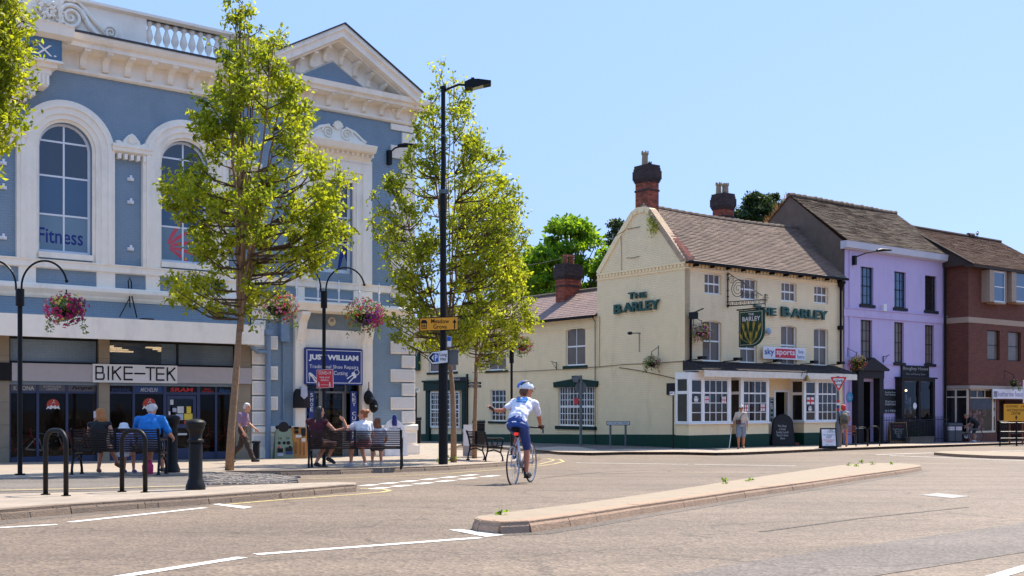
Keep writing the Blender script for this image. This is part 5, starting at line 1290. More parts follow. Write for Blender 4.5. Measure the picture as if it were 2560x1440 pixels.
# tufts of dry grass on the ridge end
lv = MB(); random.seed(8)
for i in range(60):
    y = yR+random.uniform(.1, 1.6); z = zUR - (y-yR)*.85+.0; lv.tube([(-.05, y, z), (-.05+random.uniform(-.2, .1), y+random.uniform(-.15, .2), z+random.uniform(.1, .35))], [.02, .004], 4)
lv.build('dry_grass', mat('dry_grass', c(190, 140, 80), .9, var=.3), pur)
# door case
a, b, z0, z1 = hd[:4]
mb = MB(); mb.box(a-.42, a, -.35, 0, zq-.1, z1+.15); mb.box(b, b+.32, -.35, 0, zq-.1, z1+.15); mb.box(a-.42, b+.32, -.38, 0, z1+.15, z1+.5); m = (a+b)/2-.05; ze_ = PU.z(2168, 938, .5)
mb.prism_y([(a-.62, z1+.5), (b+.55, z1+.5), (b+.58, z1+.58), (m, z1+1.12), (a-.65, z1+.58)], -.5, 0); mb.build('door_case', M_CHAR, pur)
mb = MB(); mb.box(a-.3, b+.3, 1.1, 1.2, z0-.2, z1+.2); mb.box(a-.3, a-.2, .18, 1.1, z0-.2, z1+.2); mb.box(b+.2, b+.3, .18, 1.1, z0-.2, z1+.2); mb.build('hallway', M_DARK, pur)
mb = MB(); mb.box(a+.02, a+.06, .1, .85, z0, z1); mb.tube([(a+.5, .6, z0+.9), (b, .3, z0+.75)], .02, 5); mb.build('door', M_CHAR, pur)
mb = MB(); mb.box(a-.4, b+.4, -.6, 0, zq-.2, zq+.06); mb.build('door_step', M_CHAR, pur)
# shop bay
a, b = PU.s_(2253, .3), PU.s_(2336, .3); z0, z1 = PU.z(2295, 1053, .3), PU.z(2295, 953, .3)
mb = MB(); mb.box(a, b, -.34, 0, zq-.2, z0); mb.box(a, a+.22, -.34, 0, z0, z1); mb.box(b-.18, b, -.34, 0, z0, z1); mb.box(a, b, -.34, 0, z1, z1+.12); mb.box(a-.1, b+.1, -.42, 0, z1+.12, z1+.2); mb.box((a+b)/2+.02, (a+b)/2+.2, -.33, -.2, z0, z1); mb.build('bay_frame', M_CHAR, pur)
g = MB(); g.quad((a+.1, -.25, z0), (b-.1, -.25, z0), (b-.1, -.25, z1), (a+.1, -.25, z1)); g.build('shop_pane', M_GLASS, pur)
mb = MB(); mb.box(a, b, .9, .95, z0-.3, z1+.2); mb.box(a-.05, a, -.1, .9, z0-.3, z1+.2); mb.box(b, b+.05, -.1, .9, z0-.3, z1+.2); mb.box(a, b, -.1, .9, z0-.02, z0); mb.build('shop_interior', M_DARK, pur)
mb = MB()
for i in range(16): x = random.uniform(a+.2, b-.3); z = z0+random.uniform(0, 1.1); mb.box(x, x+.08, .2, .3, z, z+random.uniform(.1, .4))
mb.build('shop_goods', mat('purgoods', c(150, 150, 156), .6, var=.4), pur)
g = MB(); g.ball(((a+b)/2-.1, .3, z1-.45), .05, 8); g.build('lamp', mat('lamp_glow', (1, .6, .25), .5, emit=3), pur)
g = MB(); g.ball(((a+b)/2-.22, -.27, z0+.75), .16, 12, (1, .05, 1)); g.build('window_sticker', M_FW, pur)
t = thing('house_sign', 'black sign with silver letters over the shop window of the purple house', 'sign', PU.loc(), PU.rz)
a, b, z0, z1 = PU.rect(2255, 2323, 914, 943, .1); g = MB(); g.box(a, b, -.10, -.05, z0, z1); g.build('board', M_SBK, t); g = MB(); g.text('Boughey House', a+.1, b-.1, z0+.3, z1-.07, -.106, off=.01); g.text('Hair and Beauty Salon', a+.35, b-.35, z0+.08, z0+.2, -.106); g.build('lettering', mat('letter_silver', c(150, 146, 140), .5), t)
t = thing('salon_board', 'tall black information board beside the door of the purple house', 'sign', PU.loc(), PU.rz)
a, b, z0, z1 = PU.rect(2210, 2242, 973, 1032, .08); g = MB(); g.box(a, b, -.07, 0, z0, z1); g.build('board', M_SBK, t); g = MB()
for i, (w_, f) in enumerate((('Boughey House', .12), ('Hair Beauty', .22), ('Salon', .5), ('treatments', .62), ('01785', .9))): zz = z1-(z1-z0)*f; g.text(w_, a+.1, b-.1, zz-.07, zz+.03, -.076)
g.build('lettering', M_LG, t)
t = thing('blue_plaque', 'round pale blue plaque on the left edge of the purple house', 'plaque', PU.loc(), PU.rz)
cx, cz = PU.s_(2126, .1), PU.z(2126, 993, .1); g = MB(); g.prism_y([(cx+.23*math.cos(R(q)), cz+.23*math.sin(R(q))) for q in range(0, 360, 20)], -.08, -.04); g.build('disc', mat('plaque_blue', c(80, 150, 190), .4), t)
g = MB(); g.text('A\nMUSEUM\nHERE', cx-.13, cx+.13, cz-.12, cz+.12, -.086); g.build('lettering', M_FW, t)
mb = MB(); mb.box(PU.s_(2203), PU.s_(2211), -.14, 0, PU.z(2207, 778), PU.z(2207, 761)); mb.build('alarm_box', M_FW, pur)
mb = MB(); x = PU.s_(2362, .1); mb.tube([(x, -.12, zq-.1), (x, -.12, zU-.3)], .06, 8); mb.build('downpipe', M_GUT, pur)
mb = MB(); x = PU.s_(2112, .2); mb.tube([(x-.3, -.5, PU.z(2100, 985, .5)), (x-.3, -.5, PU.z(2100, 905, .5))], .03, 6)
# ---- brown brick shop building
BF = Frame((22.8, 55.4), u=PF.u); BG = Frame((22.8, 55.4), u=PF.n)
M_BRB = mat('brown_brick', c(118, 66, 48), .85, var=.12, scale=4, kind='brick', mortar=c(104, 72, 58), col2=c(100, 54, 42), bb=.4)
brn = thing('brown_brick_building', 'brown brick shop building with white framed projecting windows and a tiled roof', 'building', BF.loc(), BF.rz)
LB_ = 9.0; zB = BF.z(2453, 664, .35)
hh1 = [hole(BF, 2464, 2495, 826, 900), hole(BF, 2516, 2548, 830, 903)]
shz = BF.z(2450, 970); sh0 = BF.z(2450, 1082)
hsx = (BF.s_(2426), BF.s_(2492), sh0, shz-.05, 0); hdx = (BF.s_(2498), BF.s_(2560), gz(56), BF.z(2530, 1000), 0)
mb = MB(); wall_holes(mb, 0, LB_, -.6, zB+.2, hh1+[hsx, hdx], depth=.2); mb.build('front_wall', M_BRB, brn)
mb = MB(); mb.add([(0, 0, -.6), (0, 6.8, -.6), (0, 6.8, zB), (0, 0, zB+.2)], [(0, 3, 2, 1)]); mb.quad((LB_, 0, -.6), (LB_, 6.8, -.6), (LB_, 6.8, zB), (LB_, 0, zB)); mb.build('side_wall', M_BRB, brn)
for h in hh1: window(brn, h[0], h[1], h[2], h[3], .12, 1, [.5], M_CHAR, M_PGL, fw=.035, bw=.03, sill=(.08, .06, M_WIN, .08), blind=[(mat('net_curtain', c(190, 176, 160), .8, var=.1), 0, 1)])
zb_ = BF.z(2423, 799); mb = MB(); mb.box(-.02, LB_, -.02, 0, zb_-.14, zb_+.14); mb.box(-.02, 0, 0, 3.0, zb_-.14, zb_+.14); mb.build('stone_band', mat('band_stone', c(176, 150, 126), .8), brn)
M_CST = mat('window_stone', c(170, 148, 128), .8, var=.08)
for px0, px1, pw in ((2463, 2516, 2486), (2518, 2572, 2541)):
    p = .45; a, b = BF.s_(px0, .2), BF.s_(px1, p); z0, z1 = BF.z(px1-10, 757, p), BF.z(px1-10, 678, p); x0 = BF.s_(pw, p)
    mb = MB(); mb.box(a, x0, -p, 0, z0, z1); mb.box(b-.06, b, -p, 0, z0, z1); mb.box(x0, b-.06, -p, 0, z0-.06, z0+.02); mb.box(x0, b-.06, -p, 0, z1-.04, z1); mb.build('window_box', M_CST, brn)
    window(brn, x0, b-.06, z0+.02, z1-.04, -p+.05, 1, [.5], M_WIN, M_BLUEG, fw=.05, bw=.04)
gr = -BG.s_(2273); zbr = BG.z(2273, 568)
mb = MB(); tiled(mb, (-.35, -.5, zB+.02), (LB_, -.5, zB+.02), (-.35, gr, zbr), (LB_, gr, zbr), 44, 40, jit=.006); mb.quad((-.35, gr, zbr), (LB_, gr, zbr), (LB_, gr*2, zB), (-.35, gr*2, zB)); mb.build('roof', M_TILE3, brn)
mb = MB(); mb.add([(-.3, -.45, zB-.0), (-.3, 6.8, zB-.05), (-.3, gr, zbr-.08)], [(0, 2, 1)]); mb.box(-.34, LB_, -.5, 0, zB-.12, zB-.0); mb.tube([(-.35, -.5, zB), (-.35, gr, zbr)], .05, 6); mb.tube([(-.1, gr, zbr+.05), (LB_, gr, zbr+.05)], .09, 8)
mb.build('eaves', mat('dark_board', c(62, 48, 40), .8), brn)
mb = MB(); mb.box(-.12, LB_, -.14, 0, shz-.05, shz+.12); mb.box(-.12, 0, 0, 1.27, shz-.05, shz+.12); mb.build('shop_cornice', mat('cornice_pale', c(168, 152, 138), .7), brn)
M_CF = mat('cream_frame', c(216, 200, 172), .5)
o = window(brn, hsx[0], hsx[1]-.28, hsx[2], hsx[3], .05, 0, [.80], M_CF, M_GLASS, fw=.07, bw=.05, xs=None); 
mb = MB(); a = hsx[0]; wl = hsx[1]-.28-a
for f in (.33, .66): mb.box(a+wl*f-.02, a+wl*f+.02, .05, .1, hsx[2]+(hsx[3]-hsx[2])*.8, hsx[3])
mb.box(hsx[1]-.28, hsx[1]-.22, .05, .1, hsx[2], hsx[3]); mb.box(hsx[1]-.05, hsx[1], .05, .1, hsx[2], hsx[3]); mb.box(hsx[1]-.22, hsx[1]-.05, .05, .1, hsx[2], hsx[2]+.1); mb.build('shop_window_frame', M_CF, brn)
g = MB()
for i, m in enumerate((M_BP, M_PAP, M_LIL)): g.box(hsx[1]-.2, hsx[1]-.07, .09, .095, hsx[3]-.5-.45*i, hsx[3]-.2-.45*i)
g.build('window_poster', M_LIL, brn)
# side shop window (facing left)
mb = MB(); z0, z1 = sh0, shz-.05
for y0, y1 in ((.0, .08), (.62, .70), (1.18, 1.26)): mb.box(-.06, -.003, y0, y1, z0, z1)
for q in (z0, z0+(z1-z0)*.8, z1-.07): mb.box(-.055, -.005, .08, .62, q, q+.06); mb.box(-.055, -.005, .70, 1.18, q, q+.06)
mb.build('side_window_frame', M_CF, brn)
g = MB(); g.quad((-.02, 1.2, z0), (-.02, .05, z0), (-.02, .05, z1), (-.02, 1.2, z1)); g.build('side_pane', M_DGL, brn)
mb = MB(); mb.box(.05, LB_-3, 1.4, 1.5, gz(56)-.2, shz+.1); mb.box(.05, .1, .25, 1.4, gz(56), shz+.1); mb.box(.05, LB_-3, .2, 1.45, shz+.1, shz+.15); mb.box(.05, LB_-3, .1, 1.45, sh0-.1, sh0); mb.build('shop_interior', mat('int3', (.09, .06, .045), .8, var=.5, scale=3), brn)
mb = MB(); random.seed(3)
for i in range(26): x = random.uniform(.3, 2.4); z = sh0+random.uniform(0, 1.0); mb.box(x, x+.2, .5, .9, z, z+random.uniform(.1, .3))
mb.build('shop_goods', mat('brgoods', c(170, 120, 120), .6, var=.5, scale=5), brn)
t = thing('charity_shop_sign', 'white charity shop sign with purple lettering on the brown brick building', 'sign', BF.loc(), BF.rz)
a, b, z0, z1 = BF.rect(2480, 2562, 973, 997, .15); g = MB(); g.box(a, b, -.2, -.15, z0, z1); g.build('board', M_FW, t)
g = MB(); g.text('katharine house', a+.5, b-.1, z0+.12, z1-.12, -.206); g.build('lettering', mat('let_purple', c(120, 96, 160), .5), t)
g = MB()
for dx in (.12, .24, .36): g.ball((a+dx, -.205, z1-.15), .04, 8); g.tube([(a+dx-.05, -.205, z0+.08), (a+dx, -.205, z1-.2), (a+dx+.05, -.205, z0+.08)], .014, 4); g.tube([(a+dx-.07, -.205, z0+.3), (a+dx, -.205, z0+.25), (a+dx+.07, -.205, z0+.3)], .012, 4)
g.build('emblem', mat('let_grey', c(120, 110, 130), .5), t)
# bird on the roof
bq = thing('bird', 'small dark bird standing on the ridge of the brown building', 'bird', BF.world(BF.s_(2443, -gr), -gr, zbr+.13), 1.0)
g = MB(); g.ball((0, 0, .14), .10, 10, (1.5, .8, .9)); g.ball((.13, 0, .25), .055, 8); g.tube([(.17, 0, .25), (.23, 0, .24)], [.018, .003], 5); g.tube([(-.12, 0, .13), (-.3, 0, .06)], [.05, .02], 6); g.tube([(.02, .03, .08), (.02, .03, 0)], .008, 4); g.tube([(.02, -.03, .08), (.02, -.03, 0)], .008, 4); g.build('body', M_IRON, bq)
mb = MB(); x = BF.s_(2425, -gr); mb.tube([(x-.2, gr, zbr+.1), (x+.3, gr, zbr+.12)], .14, 8); mb.build('vent_tile', M_BBRICK, brn)
# ---------------------------------------------------------------- trees and plants
def leaf_mesh(name, centers, sizes, mat_, parent, seed=1, up=.35, fold=.25, aspect=.55):
    """many small separate leaves: each a folded four-cornered blade at its own angle"""
    rng = np.random.default_rng(seed); n = len(centers); Cn = np.asarray(centers, dtype=np.float64)
    d = rng.normal(size=(n, 3)); d[:, 2] -= .25; d /= np.linalg.norm(d, axis=1)[:, None]
    q = rng.normal(size=(n, 3)); q[:, 2] += up; s = np.cross(d, q); s /= np.linalg.norm(s, axis=1)[:, None]
    nr = np.cross(d, s); L = np.asarray(sizes)[:, None]
    a = Cn; tip = Cn + d*L; m = Cn + d*L*.5
    l = m + s*L*aspect*.5 + nr*L*fold*.5; r = m - s*L*aspect*.5 + nr*L*fold*.5
    V = np.stack([a, r, tip, l], 1).reshape(-1, 3)
    me = bpy.data.meshes.new(name); me.vertices.add(4*n); me.vertices.foreach_set('co', V.ravel())
    me.loops.add(6*n); me.polygons.add(2*n)
    b = np.arange(n)*4
    idx = np.stack([b, b+1, b+2, b, b+2, b+3], 1).ravel()
    me.loops.foreach_set('vertex_index', idx.astype(np.int32)); me.polygons.foreach_set('loop_start', (np.arange(2*n)*3).astype(np.int32))
    me.materials.append(mat_); me.update(calc_edges=True); me.validate()
    o = bpy.data.objects.new(name, me); C.objects.link(o); o.parent = parent
    return o
M_PEAR = leaf_mat('pear_leaves', (.12, .17, .014, 1), (.54, .56, .05, 1), .6)
M_BRT = leaf_mat('bright_leaves', (.06, .15, .012, 1), (.34, .50, .03, 1), .55)
M_CON = leaf_mat('conifer_leaves', (.02, .045, .012, 1), (.08, .12, .03, 1), .25)
M_BARK = mat('bark', c(150, 118, 88), .9, var=.3, scale=14, bump=.8, bscale=30, stain=.5, sscale=4, scol=c(74, 84, 50), sstr=(1, 1, .5))
M_TWIG = mat('twig_bark', c(84, 66, 48), .9, var=.2)
def street_tree(name, label, base, d, outl, trunk, fork, tr, seed, ncl=240, per=85, leaf=.10, lead=None, group=None, nl=9, spread=.34, thin=0):
    """base: world point; outl: (py, x_left, x_right) silhouette read in the picture at depth d; trunk: list of (px, py)"""
    rnd = random.Random(seed); rng = np.random.default_rng(seed)
    t = thing(name, label, 'tree', base, 0, group)
    X = lambda px: (px-1280)*d/F - base.x; Z = lambda py: HC + (1015-py)*d/F - base.z
    ys = [o[0] for o in outl]; xl = [o[1] for o in outl]; xr = [o[2] for o in outl]
    def width(py): return float(np.interp(py, ys, xl)), float(np.interp(py, ys, xr))
    mb = MB(); tp = [Vector((X(a), 0, Z(b))) for a, b in trunk]; tp[0] = Vector((tp[0].x, 0, -.1))
    k = len(tp); mb.tube(tp, [tr*(1.12 if i == 0 else 1-.35*i/(k-1)) for i in range(k)], 12)
    top = tp[-1]
    limbs = []
    for i in range(nl):
        f = (i+.5)/nl; py = ys[0] + (fork-ys[0])*(.02 + .62*rnd.random()**1.2); a, b = width(py)
        if i == 0: py = ys[0]+25; a, b = width(py)
        u = rnd.uniform(-.72, .72); xe = X((a+b)/2 + u*(b-a)/2); ye = rnd.uniform(-.75, .75)*(b-a)/2*d/F*.8; e = Vector((xe, ye, Z(py)))
        s = top + Vector((0, 0, rnd.uniform(-.3, .5)))
        mid = Vector((s.x + (e.x-s.x)*.55 + rnd.uniform(-.1, .1), s.y + (e.y-s.y)*.6, s.z + (e.z-s.z)*.42))
        P = []
        for j in range(11):
            q = j/10; p = s*(1-q)**2 + mid*2*q*(1-q) + e*q*q; p += Vector((rnd.uniform(-.04, .04), rnd.uniform(-.04, .04), 0)); P.append(p)
        r0 = tr*rnd.uniform(.24, .42); limbs.append(P); mb.tube(P, [r0*(1-.86*j/10) + .006 for j in range(11)], 7)
    allp = [(p, li, j) for li, P in enumerate(limbs) for j, p in enumerate(P)] + [(p, -1, 0) for p in [tp[-1]]]
    cents = []; tries = 0
    wmax = max(b-a for a, b in zip(xl, xr))
    while len(cents) < ncl and tries < 40000:
        tries += 1
        py = rnd.uniform(ys[0], ys[-1]); a, b = width(py)
        if rnd.random() > (b-a)/wmax: continue
        u = rnd.uniform(-1, 1)*1.0; hw = (b-a)/2*d/F
        v = rnd.uniform(-1, 1)*math.sqrt(max(0, 1-u*u))
        if thin and (u*u+v*v) < rnd.random()*thin: continue
        m = (a+b)/2; p = Vector((X(m)+u*max(hw-.12, .05), v*hw*.85, Z(py)))
        if any((p-c_).length < spread*.62 for c_ in cents): continue
        cents.append(p)
    LC = []; tw = MB()
    for p in cents:
        best = None
        for (q, li, j) in allp:
            dz = p.z - q.z
            if dz < .05: continue
            dd = (p-q).length + (0 if dz > .25*math.hypot(p.x-q.x, p.y-q.y) else .5)
            if best is None or dd < best[0]: best = (dd, q)
        if best is None: best = (0, min(allp, key=lambda o: (o[0]-p).length)[0])
        q = best[1]; mid = q.lerp(p, .5) + Vector((0, 0, -.12*(p-q).length)); L = (p-q).length
        tw.tube([q, mid, p, p + Vector((rnd.uniform(-.06, .06), rnd.uniform(-.06, .06), .12))], [.010+.012*L, .008+.007*L, .007, .003], 5, cap=False)
        rad = spread*rnd.uniform(.42, 1.3); nn = int(per*rnd.uniform(.35, 1.35)*(rad/spread)**1.6)
        # leaves sit along short shoots that radiate upwards and outwards
        ns = 9
        for sidx in range(ns):
            dirv = Vector((rnd.gauss(0, 1), rnd.gauss(0, 1), rnd.gauss(.55, .8))).normalized(); ln = rad*rnd.uniform(.6, 1.25)
            e = p + dirv*ln
            if sidx < 4: tw.tube([p, p.lerp(e, .6) + Vector((0, 0, .02)), e], [.006, .005, .003], 4, cap=False)
            for _ in range(max(1, nn//ns)):
                f = rnd.random()**.6; LC.append(tuple(p.lerp(e, f) + Vector((rnd.gauss(0, .05), rnd.gauss(0, .05), rnd.gauss(0, .045)))))
    mb.build('trunk', M_BARK, t, smooth=True, uv=False); tw.build('branches', M_TWIG, t, uv=False)
    leaf_mesh('crown', LC, rng.uniform(.6, 1.25, len(LC))*leaf, M_PEAR, t, seed)
    return t
d1 = 23.2; b1 = gp(572, 1176)
main_out = [(-22, 585, 600), (0, 560, 622), (60, 556, 640), (90, 556, 690), (130, 552, 722), (200, 545, 745), (240, 520, 782), (300, 480, 788), (350, 470, 782), (400, 455, 815), (430, 455, 860), (460, 440, 850), (500, 425, 835), (540, 418, 878), (590, 425, 878), (640, 470, 848), (690, 470, 800), (712, 400, 760), (735, 376, 700), (752, 400, 670), (775, 480, 640), (797, 540, 620)]
street_tree('street_tree', 'tall young pear tree with yellow green leaves and leaning trunk before the cycle shop', b1, b1.y, main_out, [(573, 1176), (578, 1080), (588, 960), (596, 860), (600, 800)], 800, .088, 21, ncl=165, per=170, group='pear trees on the pavement', nl=14, leaf=.118, spread=.39, thin=.42)
# a long low bough to the left of it
d2 = gp(1135, 1158).y; b2 = gp(1136, 1156)
out2 = [(180, 1095, 1115), (210, 1085, 1150), (250, 1060, 1200), (300, 1035, 1205), (360, 1020, 1200), (400, 1000, 1255), (450, 950, 1275), (490, 925, 1310), (560, 935, 1312), (620, 940, 1320), (680, 950, 1300), (740, 975, 1300), (790, 965, 1240), (840, 945, 1210), (880, 960, 1180)]
street_tree('street_tree', 'pear tree with open yellow green crown right behind the tall lamp post', b2, b2.y, out2, [(1134, 1156), (1134, 1050), (1130, 960), (1122, 880)], 880, .08, 33, ncl=320, per=95, group='pear trees on the pavement', nl=12, leaf=.115, thin=.3, spread=.37)
b3 = gp(1188, 1146)
out3 = [(420, 1180, 1210), (480, 1150, 1250), (560, 1130, 1290), (640, 1130, 1310), (700, 1140, 1320), (760, 1120, 1335), (800, 1110, 1338), (840, 1110, 1325), (870, 1130, 1290), (905, 1150, 1260), (925, 1170, 1245)]
street_tree('street_tree', 'pear tree with low yellow green crown beside the side-on bench', b3, b3.y, out3, [(1186, 1146), (1187, 1060), (1189, 980), (1190, 905)], 905, .075, 47, ncl=210, per=95, group='pear trees on the pavement', nl=8, leaf=.11, thin=.4)
b0 = gp(-75, 1200)
out0 = [(-160, -90, -40), (-60, -150, 30), (0, -170, 72), (40, -180, 84), (100, -190, 76), (150, -190, 78), (200, -200, 62), (240, -200, 44), (290, -200, 38), (330, -190, 14), (420, -180, -20), (500, -170, -30)]
street_tree('street_tree', 'pear tree cut by the left edge of the picture, only its leaves showing', b0, b0.y, out0, [(-75, 1200), (-75, 1000), (-78, 800), (-80, 560)], 520, .13, 55, ncl=190, per=110, group='pear trees on the pavement', nl=8, leaf=.11)
# sprig tree branch low left of main tree
def bough(par_name, pts, d, seed, lab, per=60):
    pass
def back_tree(name, label, d, outl, m_, seed, ncl, per, leaf, spread, trunk=True, squash=.8):
    cx = sum((o[1]+o[2])/2 for o in outl)/len(outl); base = Vector(((cx-1280)*d/F, d, gz(d))); rnd = random.Random(seed); rng = np.random.default_rng(seed)
    t = thing(name, label, 'tree', base); X = lambda px: (px-1280)*d/F - base.x; Z = lambda py: HC + (1015-py)*d/F - base.z
    ys = [o[0] for o in outl]; xl = [o[1] for o in outl]; xr = [o[2] for o in outl]; LC = []; cents = []; mb = MB()
    mb.tube([(0, 0, -.2), (.1, 0, Z(ys[-1])), (0, .1, Z(ys[len(ys)//2]))], [.35, .28, .12], 8)
    while len(cents) < ncl:
        py = rnd.uniform(ys[0], ys[-1]); a = float(np.interp(py, ys, xl)); b = float(np.interp(py, ys, xr)); u = rnd.uniform(-1, 1); hw = (b-a)/2*d/F; v = rnd.uniform(-1, 1)*math.sqrt(1-u*u)
        cents.append(Vector((X((a+b)/2)+u*hw, v*hw*squash, Z(py))))
    for p in cents:
        mb.tube([(0, 0, max(.5, p.z*.55)), p*.6 + Vector((0, 0, p.z*.3)), p], [.06, .04, .02], 4, cap=False)
        rad = spread*rnd.uniform(.6, 1.3); n = int(per*rnd.uniform(.6, 1.4))
        for _ in range(n):
            v = Vector((rnd.gauss(0, 1), rnd.gauss(0, 1), rnd.gauss(0, .6))); v = v.normalized()*rad*rnd.random()**.45; v.z = abs(v.z)*.8 - rad*.15; LC.append(tuple(p+v))
    mb.build('trunk', M_TWIG, t, uv=False); leaf_mesh('crown', LC, rng.uniform(.7, 1.3, len(LC))*leaf, m_, t, seed)
    return t
back_tree('broadleaf_tree', 'bright green spreading tree rising behind the wing of the pub', 72, [(560, 1410, 1440), (580, 1370, 1500), (620, 1350, 1535), (660, 1300, 1560), (700, 1285, 1560), (760, 1270, 1570)], M_BRT, 61, 80, 170, .34, .9)
back_tree('broadleaf_tree', 'lower bright green tree behind the wing roof, half hidden by the pear tree', 76, [(650, 1290, 1340), (690, 1255, 1375), (740, 1240, 1380), (790, 1230, 1380)], M_BRT, 62, 60, 150, .34, .9)
back_tree('conifer', 'dark conifer showing between the second chimney and the purple house', 74, [(488, 1878, 1898), (505, 1856, 1918), (532, 1846, 1934), (570, 1840, 1940), (620, 1830, 1960)], M_CON, 63, 55, 150, .22, .6)
back_tree('conifer', 'small dark conifer tip beside the gable of the purple house', 80, [(490, 1932, 1940), (510, 1925, 1948), (550, 1920, 1955), (620, 1915, 1960)], M_CON, 64, 26, 120, .2, .5)
back_tree('small_tree', 'thin olive green tree top showing left of the pub gable', 70, [(548, 1530, 1545), (565, 1518, 1552), (590, 1520, 1560), (640, 1520, 1560)], M_CON, 65, 22, 60, .2, .5)
# ivy on the gable
iv = thing('creeper', 'small green creeper growing out of the gable brickwork near the ridge', 'plant', PG.loc(), PG.rz)
LC = []; rnd = random.Random(4); stems = MB()
for (px, py) in ((1632, 548), (1636, 560), (1640, 572), (1634, 578), (1645, 566), (1628, 552)):
    p = Vector((PG.s_(px), -.08, PG.z(px, py))); stems.tube([p + Vector((0, .05, .2)), p], [.012, .006], 4)
    for _ in range(26): LC.append(tuple(p + Vector((rnd.gauss(0, .10), rnd.gauss(-.05, .04), rnd.gauss(0, .13)))))
stems.build('stem', M_TWIG, iv); leaf_mesh('leaves', LC, [.11]*len(LC), M_PEAR, iv, 3)
# weeds on the island and at the kerb
def weed(px, py, h, n, lab, dz=0, seed=0, d=None):
    p = gp(px, py, dz); t = thing('weed', lab, 'plant', p, 0, 'small weeds in the paving joints'); rnd = random.Random(seed+int(px)); LC = []; st = MB()
    for i in range(max(2, n//9)):
        a = rnd.uniform(0, 6.28); e = Vector((.5*h*math.cos(a), .5*h*math.sin(a), h*rnd.uniform(.6, 1.1))); st.tube([(0, 0, 0), e*.5 + Vector((0, 0, .02)), e], [.006, .005, .003], 4)
        for _ in range(9): LC.append(tuple(e*rnd.uniform(.25, 1) + Vector((rnd.gauss(0, .03), rnd.gauss(0, .03), 0))))
    st.build('stem', M_TWIG, t); leaf_mesh('leaves', LC, [.075 if h > .15 else .05]*len(LC), M_BRT, t, seed+1)
wl_ = ['weed on the island nearest its far end', 'largest weed on the island near its far end', 'small weed on the island left of the largest one', 'low weed flat on the island, near its far end', 'tiny weed in the island paving beside the far kerb', 'upright weed in the middle of the island', 'small weed at the near left tip of the island', 'low weed in the middle of the island', 'weed growing at the foot of the tall lamp post, right side', 'weed growing at the foot of the tall lamp post, left side']
for i, (px, py, h, n) in enumerate([(2182, 1162, .16, 20), (2156, 1160, .22, 40), (2140, 1166, .12, 24), (2122, 1164, .10, 16), (2228, 1161, .10, 18), (1815, 1209, .14, 18), (1252, 1287, .08, 24), (1872, 1203, .05, 14), (1130, 1156, .38, 90), (1096, 1158, .25, 40)]): weed(px, py, h*.55, max(9, n//2), wl_[i], seed=i*3)
# ---------------------------------------------------------------- street furniture
M_BOLL = mat('bollard_paint', (.010, .009, .009), .5, var=.2, scale=20, bump=.08, bscale=60, spec=.22)
M_BWOOD = mat('bench_slat', c(44, 30, 24), .5, spec=.3, var=.25, scale=12)
M_GALV = mat('galvanised', c(104, 110, 114), .45, metal=.7, var=.12)
M_GREY = mat('plain_grey', c(96, 98, 98), .5)
def local(px, py, d, base): return Vector(((px-1280)*d/F - base.x, 0, HC + (1015-py)*d/F - base.z))
def arm(x0, z0, x1, z1, up, n=16):
    P = []
    for i in range(n+1):
        t = i/n; A = math.pi*(1-t); P.append(((x0+x1)/2 + (x0-x1)/2*math.cos(math.pi-A) if False else x0+(x1-x0)*(1-math.cos(math.pi*t))/2, 0, z0 + (z1-z0)*t + up*math.sin(math.pi*t)))
    return P
M_FOL = leaf_mat('basket_leaves', (.03, .07, .012, 1), (.22, .30, .05, 1), .35)
FLC = {'magenta': (.55, .01, .14, 1), 'pink': (.75, .28, .42, 1), 'red': (.6, .015, .03, 1), 'violet': (.20, .02, .22, 1), 'yellow': (.75, .58, .12, 1), 'orange': (.75, .16, .05, 1), 'wine': (.22, .01, .07, 1)}
def flower_m(k): return mat('petal_'+k, FLC[k], .6, var=.25, scale=30)
